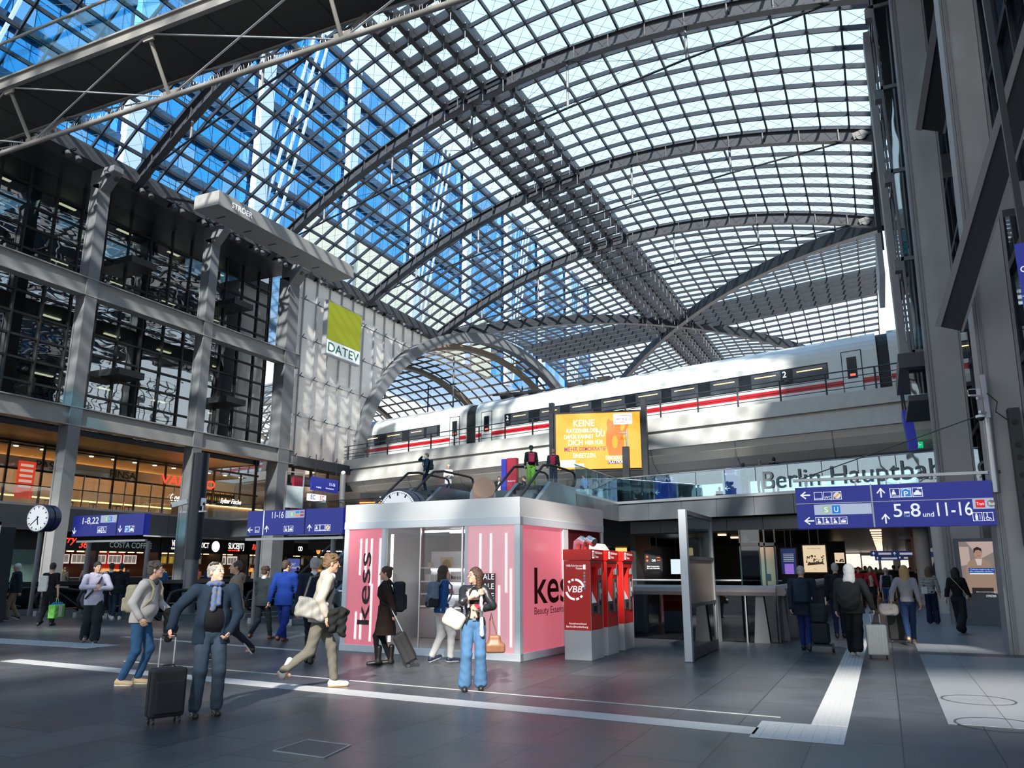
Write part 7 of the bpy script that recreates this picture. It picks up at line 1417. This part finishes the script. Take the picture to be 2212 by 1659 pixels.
person('woman in beige vest and red sleeves coming down the corridor',1888,1318,H=1.74,rel=0,q=1,sex='f',pose='stepR',top=(.38,.02,.03),topk='sweater',shirt=(.45,.38,.3),open_=.08,legs=(.02,.02,.03),hair='long',hairc=(.12,.07,.05))
person('person in red jacket and red cap in the corridor crowd',1862,1312,H=1.72,rel=10,q=2,pose='stepL',top=(.40,.015,.02),topk='jacket',legs=(.02,.02,.02),cap=('cap',(.4,.02,.02)))
# ---------------------------------------------------------------- people farther off
rr=random.Random(21)
def cl(): return rr.choice([(.012,.014,.018),(.02,.03,.05),(.05,.05,.055),(.10,.08,.06),(.015,.02,.03),(.2,.2,.2)])
for i,(px,py,rel,top,lb) in enumerate(((1835,1296,180,(.02,.02,.02),'leftmost dark figure of the distant corridor crowd'),(1845,1290,0,(.25,.02,.02),'distant corridor figure in dark red'),(1876,1300,180,(.015,.02,.03),'distant dark figure between the red jacket and beige vest'),(1908,1294,0,(.03,.03,.03),'distant dark figure right of the beige vest'),(1938,1298,180,(.02,.025,.03),'distant dark figure just left of the blond woman'),(1950,1290,180,(.015,.015,.02),'distant figure hidden partly by the blond woman'),(1990,1300,180,(.03,.03,.03),'distant dark figure between blond and striped woman'),(1898,1284,180,(.3,.3,.3),'distant pale grey figure in mid corridor'),(1972,1292,0,(.02,.02,.03),'distant dark figure left of the striped woman'))):
    person(lb,px,py,H=rr.uniform(1.65,1.82),rel=rel,q=2,pose=rr.choice(['stepL','stepR','stand']),top=top,topk='jacket',legs=cl(),hairc=rr.choice([(.02,.015,.01),(.08,.05,.03)]),sex=rr.choice('mf'))
def up(label,px,py,Hh=1.75,z=5.1,**k):
    return person(label,loc=atz(px,py,z+Hh)-V((0,0,Hh)),H=Hh,**k)
t,T,Hd,ar=person('man in navy jacket phoning at the top of the left escalator',loc=(-18.95,31.6,5.1),H=1.80,q=1,rel=285,pose='relax',top=(.010,.02,.045),topk='jacket',legs=(.012,.02,.05),hair='short',hairc=(.10,.05,.025),hr=(-.08,-.20,1.58),er=(-1,-.2,-.5)); backpack(t,T,'dark backpack on the man phoning on the escalator',c=(.012,.015,.02))
up('person in white quilted jacket and cream cap looking at a phone, on the gallery',969,1004,1.68,rel=0,q=1,sex='f',pose='phone',top=(.62,.62,.58),topk='puffer',hem=.72,legs=(.03,.03,.035),cap=('beanie',(.55,.45,.35)),hair='none')
up('young man in cream and black jacket facing the camera on the gallery',1078,1029,1.80,rel=10,q=1,pose='stand',top=(.012,.015,.016),topk='jacket',open_=.10,shirt=(.5,.48,.42),legs=(.03,.03,.03),hairc=(.03,.02,.015))
up('red haired person in the gallery crowd just above the kiosk',1090,1046,1.6,rel=60,q=1,sex='f',pose='stand',top=(.35,.35,.35),topk='sweater',hair='bob',hairc=(.30,.06,.02))
t,T,Hd,ar=up('bearded man with cap, black vest and bare arms on the right escalator side',1133,1028,1.76,rel=250,q=1,pose='stepL',top=(.010,.012,.014),topk='shirt',sleeve=.2,legs=(.02,.02,.02),cap=('cap',(.05,.04,.035)))
up('woman in blue jeans jacket behind the man in the black vest',1112,1036,1.66,rel=90,q=2,sex='f',pose='stand',top=(.05,.12,.25),topk='jacket',hair='long',hairc=(.08,.05,.03))
t,T,Hd,ar=person('curly haired person in black jacket and lime trousers at the top of the right escalator',loc=(-13.75,31.9,5.1),H=1.86,rel=185,q=1,pose='stand',top=(.012,.012,.014),topk='jacket',legs=(.28,.42,.06),baggy=.03,hair='curly',hairc=(.015,.012,.01),shirt=(.6,.6,.6)); backpack(t,T,'bright red backpack on the person in lime trousers',c=(.42,.02,.05),w_=.13,hh=.2)
t,T,Hd,ar=person('man in navy jacket beside the lime trousered person on the escalator landing',loc=(-13.1,32.9,5.1),H=1.80,rel=175,q=1,pose='stand',top=(.010,.014,.03),topk='jacket',legs=(.02,.025,.04),hair='short',hairc=(.08,.06,.05)); backpack(t,T,'dark red backpack on the man in navy by the orange screen',c=(.28,.012,.03),w_=.13,hh=.2)
t,T,Hd,ar=up('person in bright blue jacket behind the gallery glass below the screen',1262,1024,1.74,rel=260,q=1,pose='stepL',top=(.01,.14,.40),topk='jacket',legs=(.02,.03,.06),hairc=(.06,.04,.03)); backpack(t,T,'blue backpack on the person in the blue jacket',c=(.01,.08,.28),w_=.12,hh=.18)
for px,py,rel,top,legs,lb,hc,ck in ((1320,1040,270,(.30,.28,.26),(.5,.5,.48),'pale clothed person walking left behind the gallery glass corner',(.3,.22,.15),None),(1390,1031,190,(.05,.02,.06),(.02,.02,.03),'person with purple backpack beside the dark lamp post upstairs',(.35,.2,.12),(.08,.03,.10)),(1436,1037,200,(.02,.02,.03),(.5,.5,.5),'person in white trousers before the A-E sign',(.02,.02,.02),(.03,.03,.03)),(1508,1044,200,(.015,.015,.015),(.01,.01,.01),'dark silhouetted person in mid gallery behind the glass',(.02,.02,.02),None),(1554,1052,20,(.02,.015,.015),(.015,.015,.015),'smaller silhouetted person left of the E-G sign',(.04,.03,.02),None),(1605,1000,170,(.34,.32,.33),(.03,.03,.03),'dark haired woman in pale jacket with black straps at the gallery rail',(.012,.01,.01),(.012,.012,.014)),(1640,993,190,(.26,.17,.10),(.03,.03,.03),'grey haired man in tan coat at the gallery rail',(.25,.24,.23),None),(1671,988,180,(.008,.009,.012),(.01,.01,.012),'tall man in black coat at the gallery rail, rightmost of three',(.02,.015,.012),None)):
    t,T,Hd,ar=up(lb,px,py,1.84 if px>1660 else 1.76,rel=rel,q=1,pose=rr.choice(['stepL','stepR','stand']),top=top,topk='jacket',legs=legs,hairc=hc,hair='short' if 'woman' not in lb else 'pony',sex='f' if 'woman' in lb else 'm')
    if ck: backpack(t,T,'backpack carried by the '+lb[:44],c=ck,w_=.12,hh=.18)
names=['leftmost of the row','second from left','third from left, in teal','fourth, beside the sign post','fifth, with light hair','sixth, in blue','seventh, before the red wall','eighth, right of the sign post','ninth, before the orange counter','tenth, by the camera pole','eleventh, right of the camera pole','twelfth, before the pizza counter','thirteenth, before the rice counter','rightmost, before the burger counter']
cols=[(.02,.02,.02),(.05,.05,.06),(.03,.25,.32),(.02,.02,.03),(.4,.4,.4),(.02,.12,.35),(.02,.02,.02),(.25,.05,.03),(.03,.10,.25),(.02,.02,.025),(.02,.03,.05),(.2,.16,.12),(.02,.02,.02),(.08,.10,.12)]
ypos=[31.2,32.2,33.2,34.6,35.8,36.8,38.4,39.6,41.0,42.4,43.8,46.5,49.5,55.5]
for i,y in enumerate(ypos):
    person('customer at the food counters, '+names[i],loc=(-41.6+rr.uniform(-.9,.9),y,0),H=rr.uniform(1.62,1.84),rel=rr.choice([90,200,250,150]),q=2,pose=rr.choice(['stand','stepL','phone']),top=cols[i],topk='jacket',legs=cl(),hairc=rr.choice([(.02,.015,.01),(.10,.06,.03),(.3,.25,.2)]),sex=rr.choice('mf'))
# ---------------------------------------------------------------- finish
bpy.context.view_layer.update()
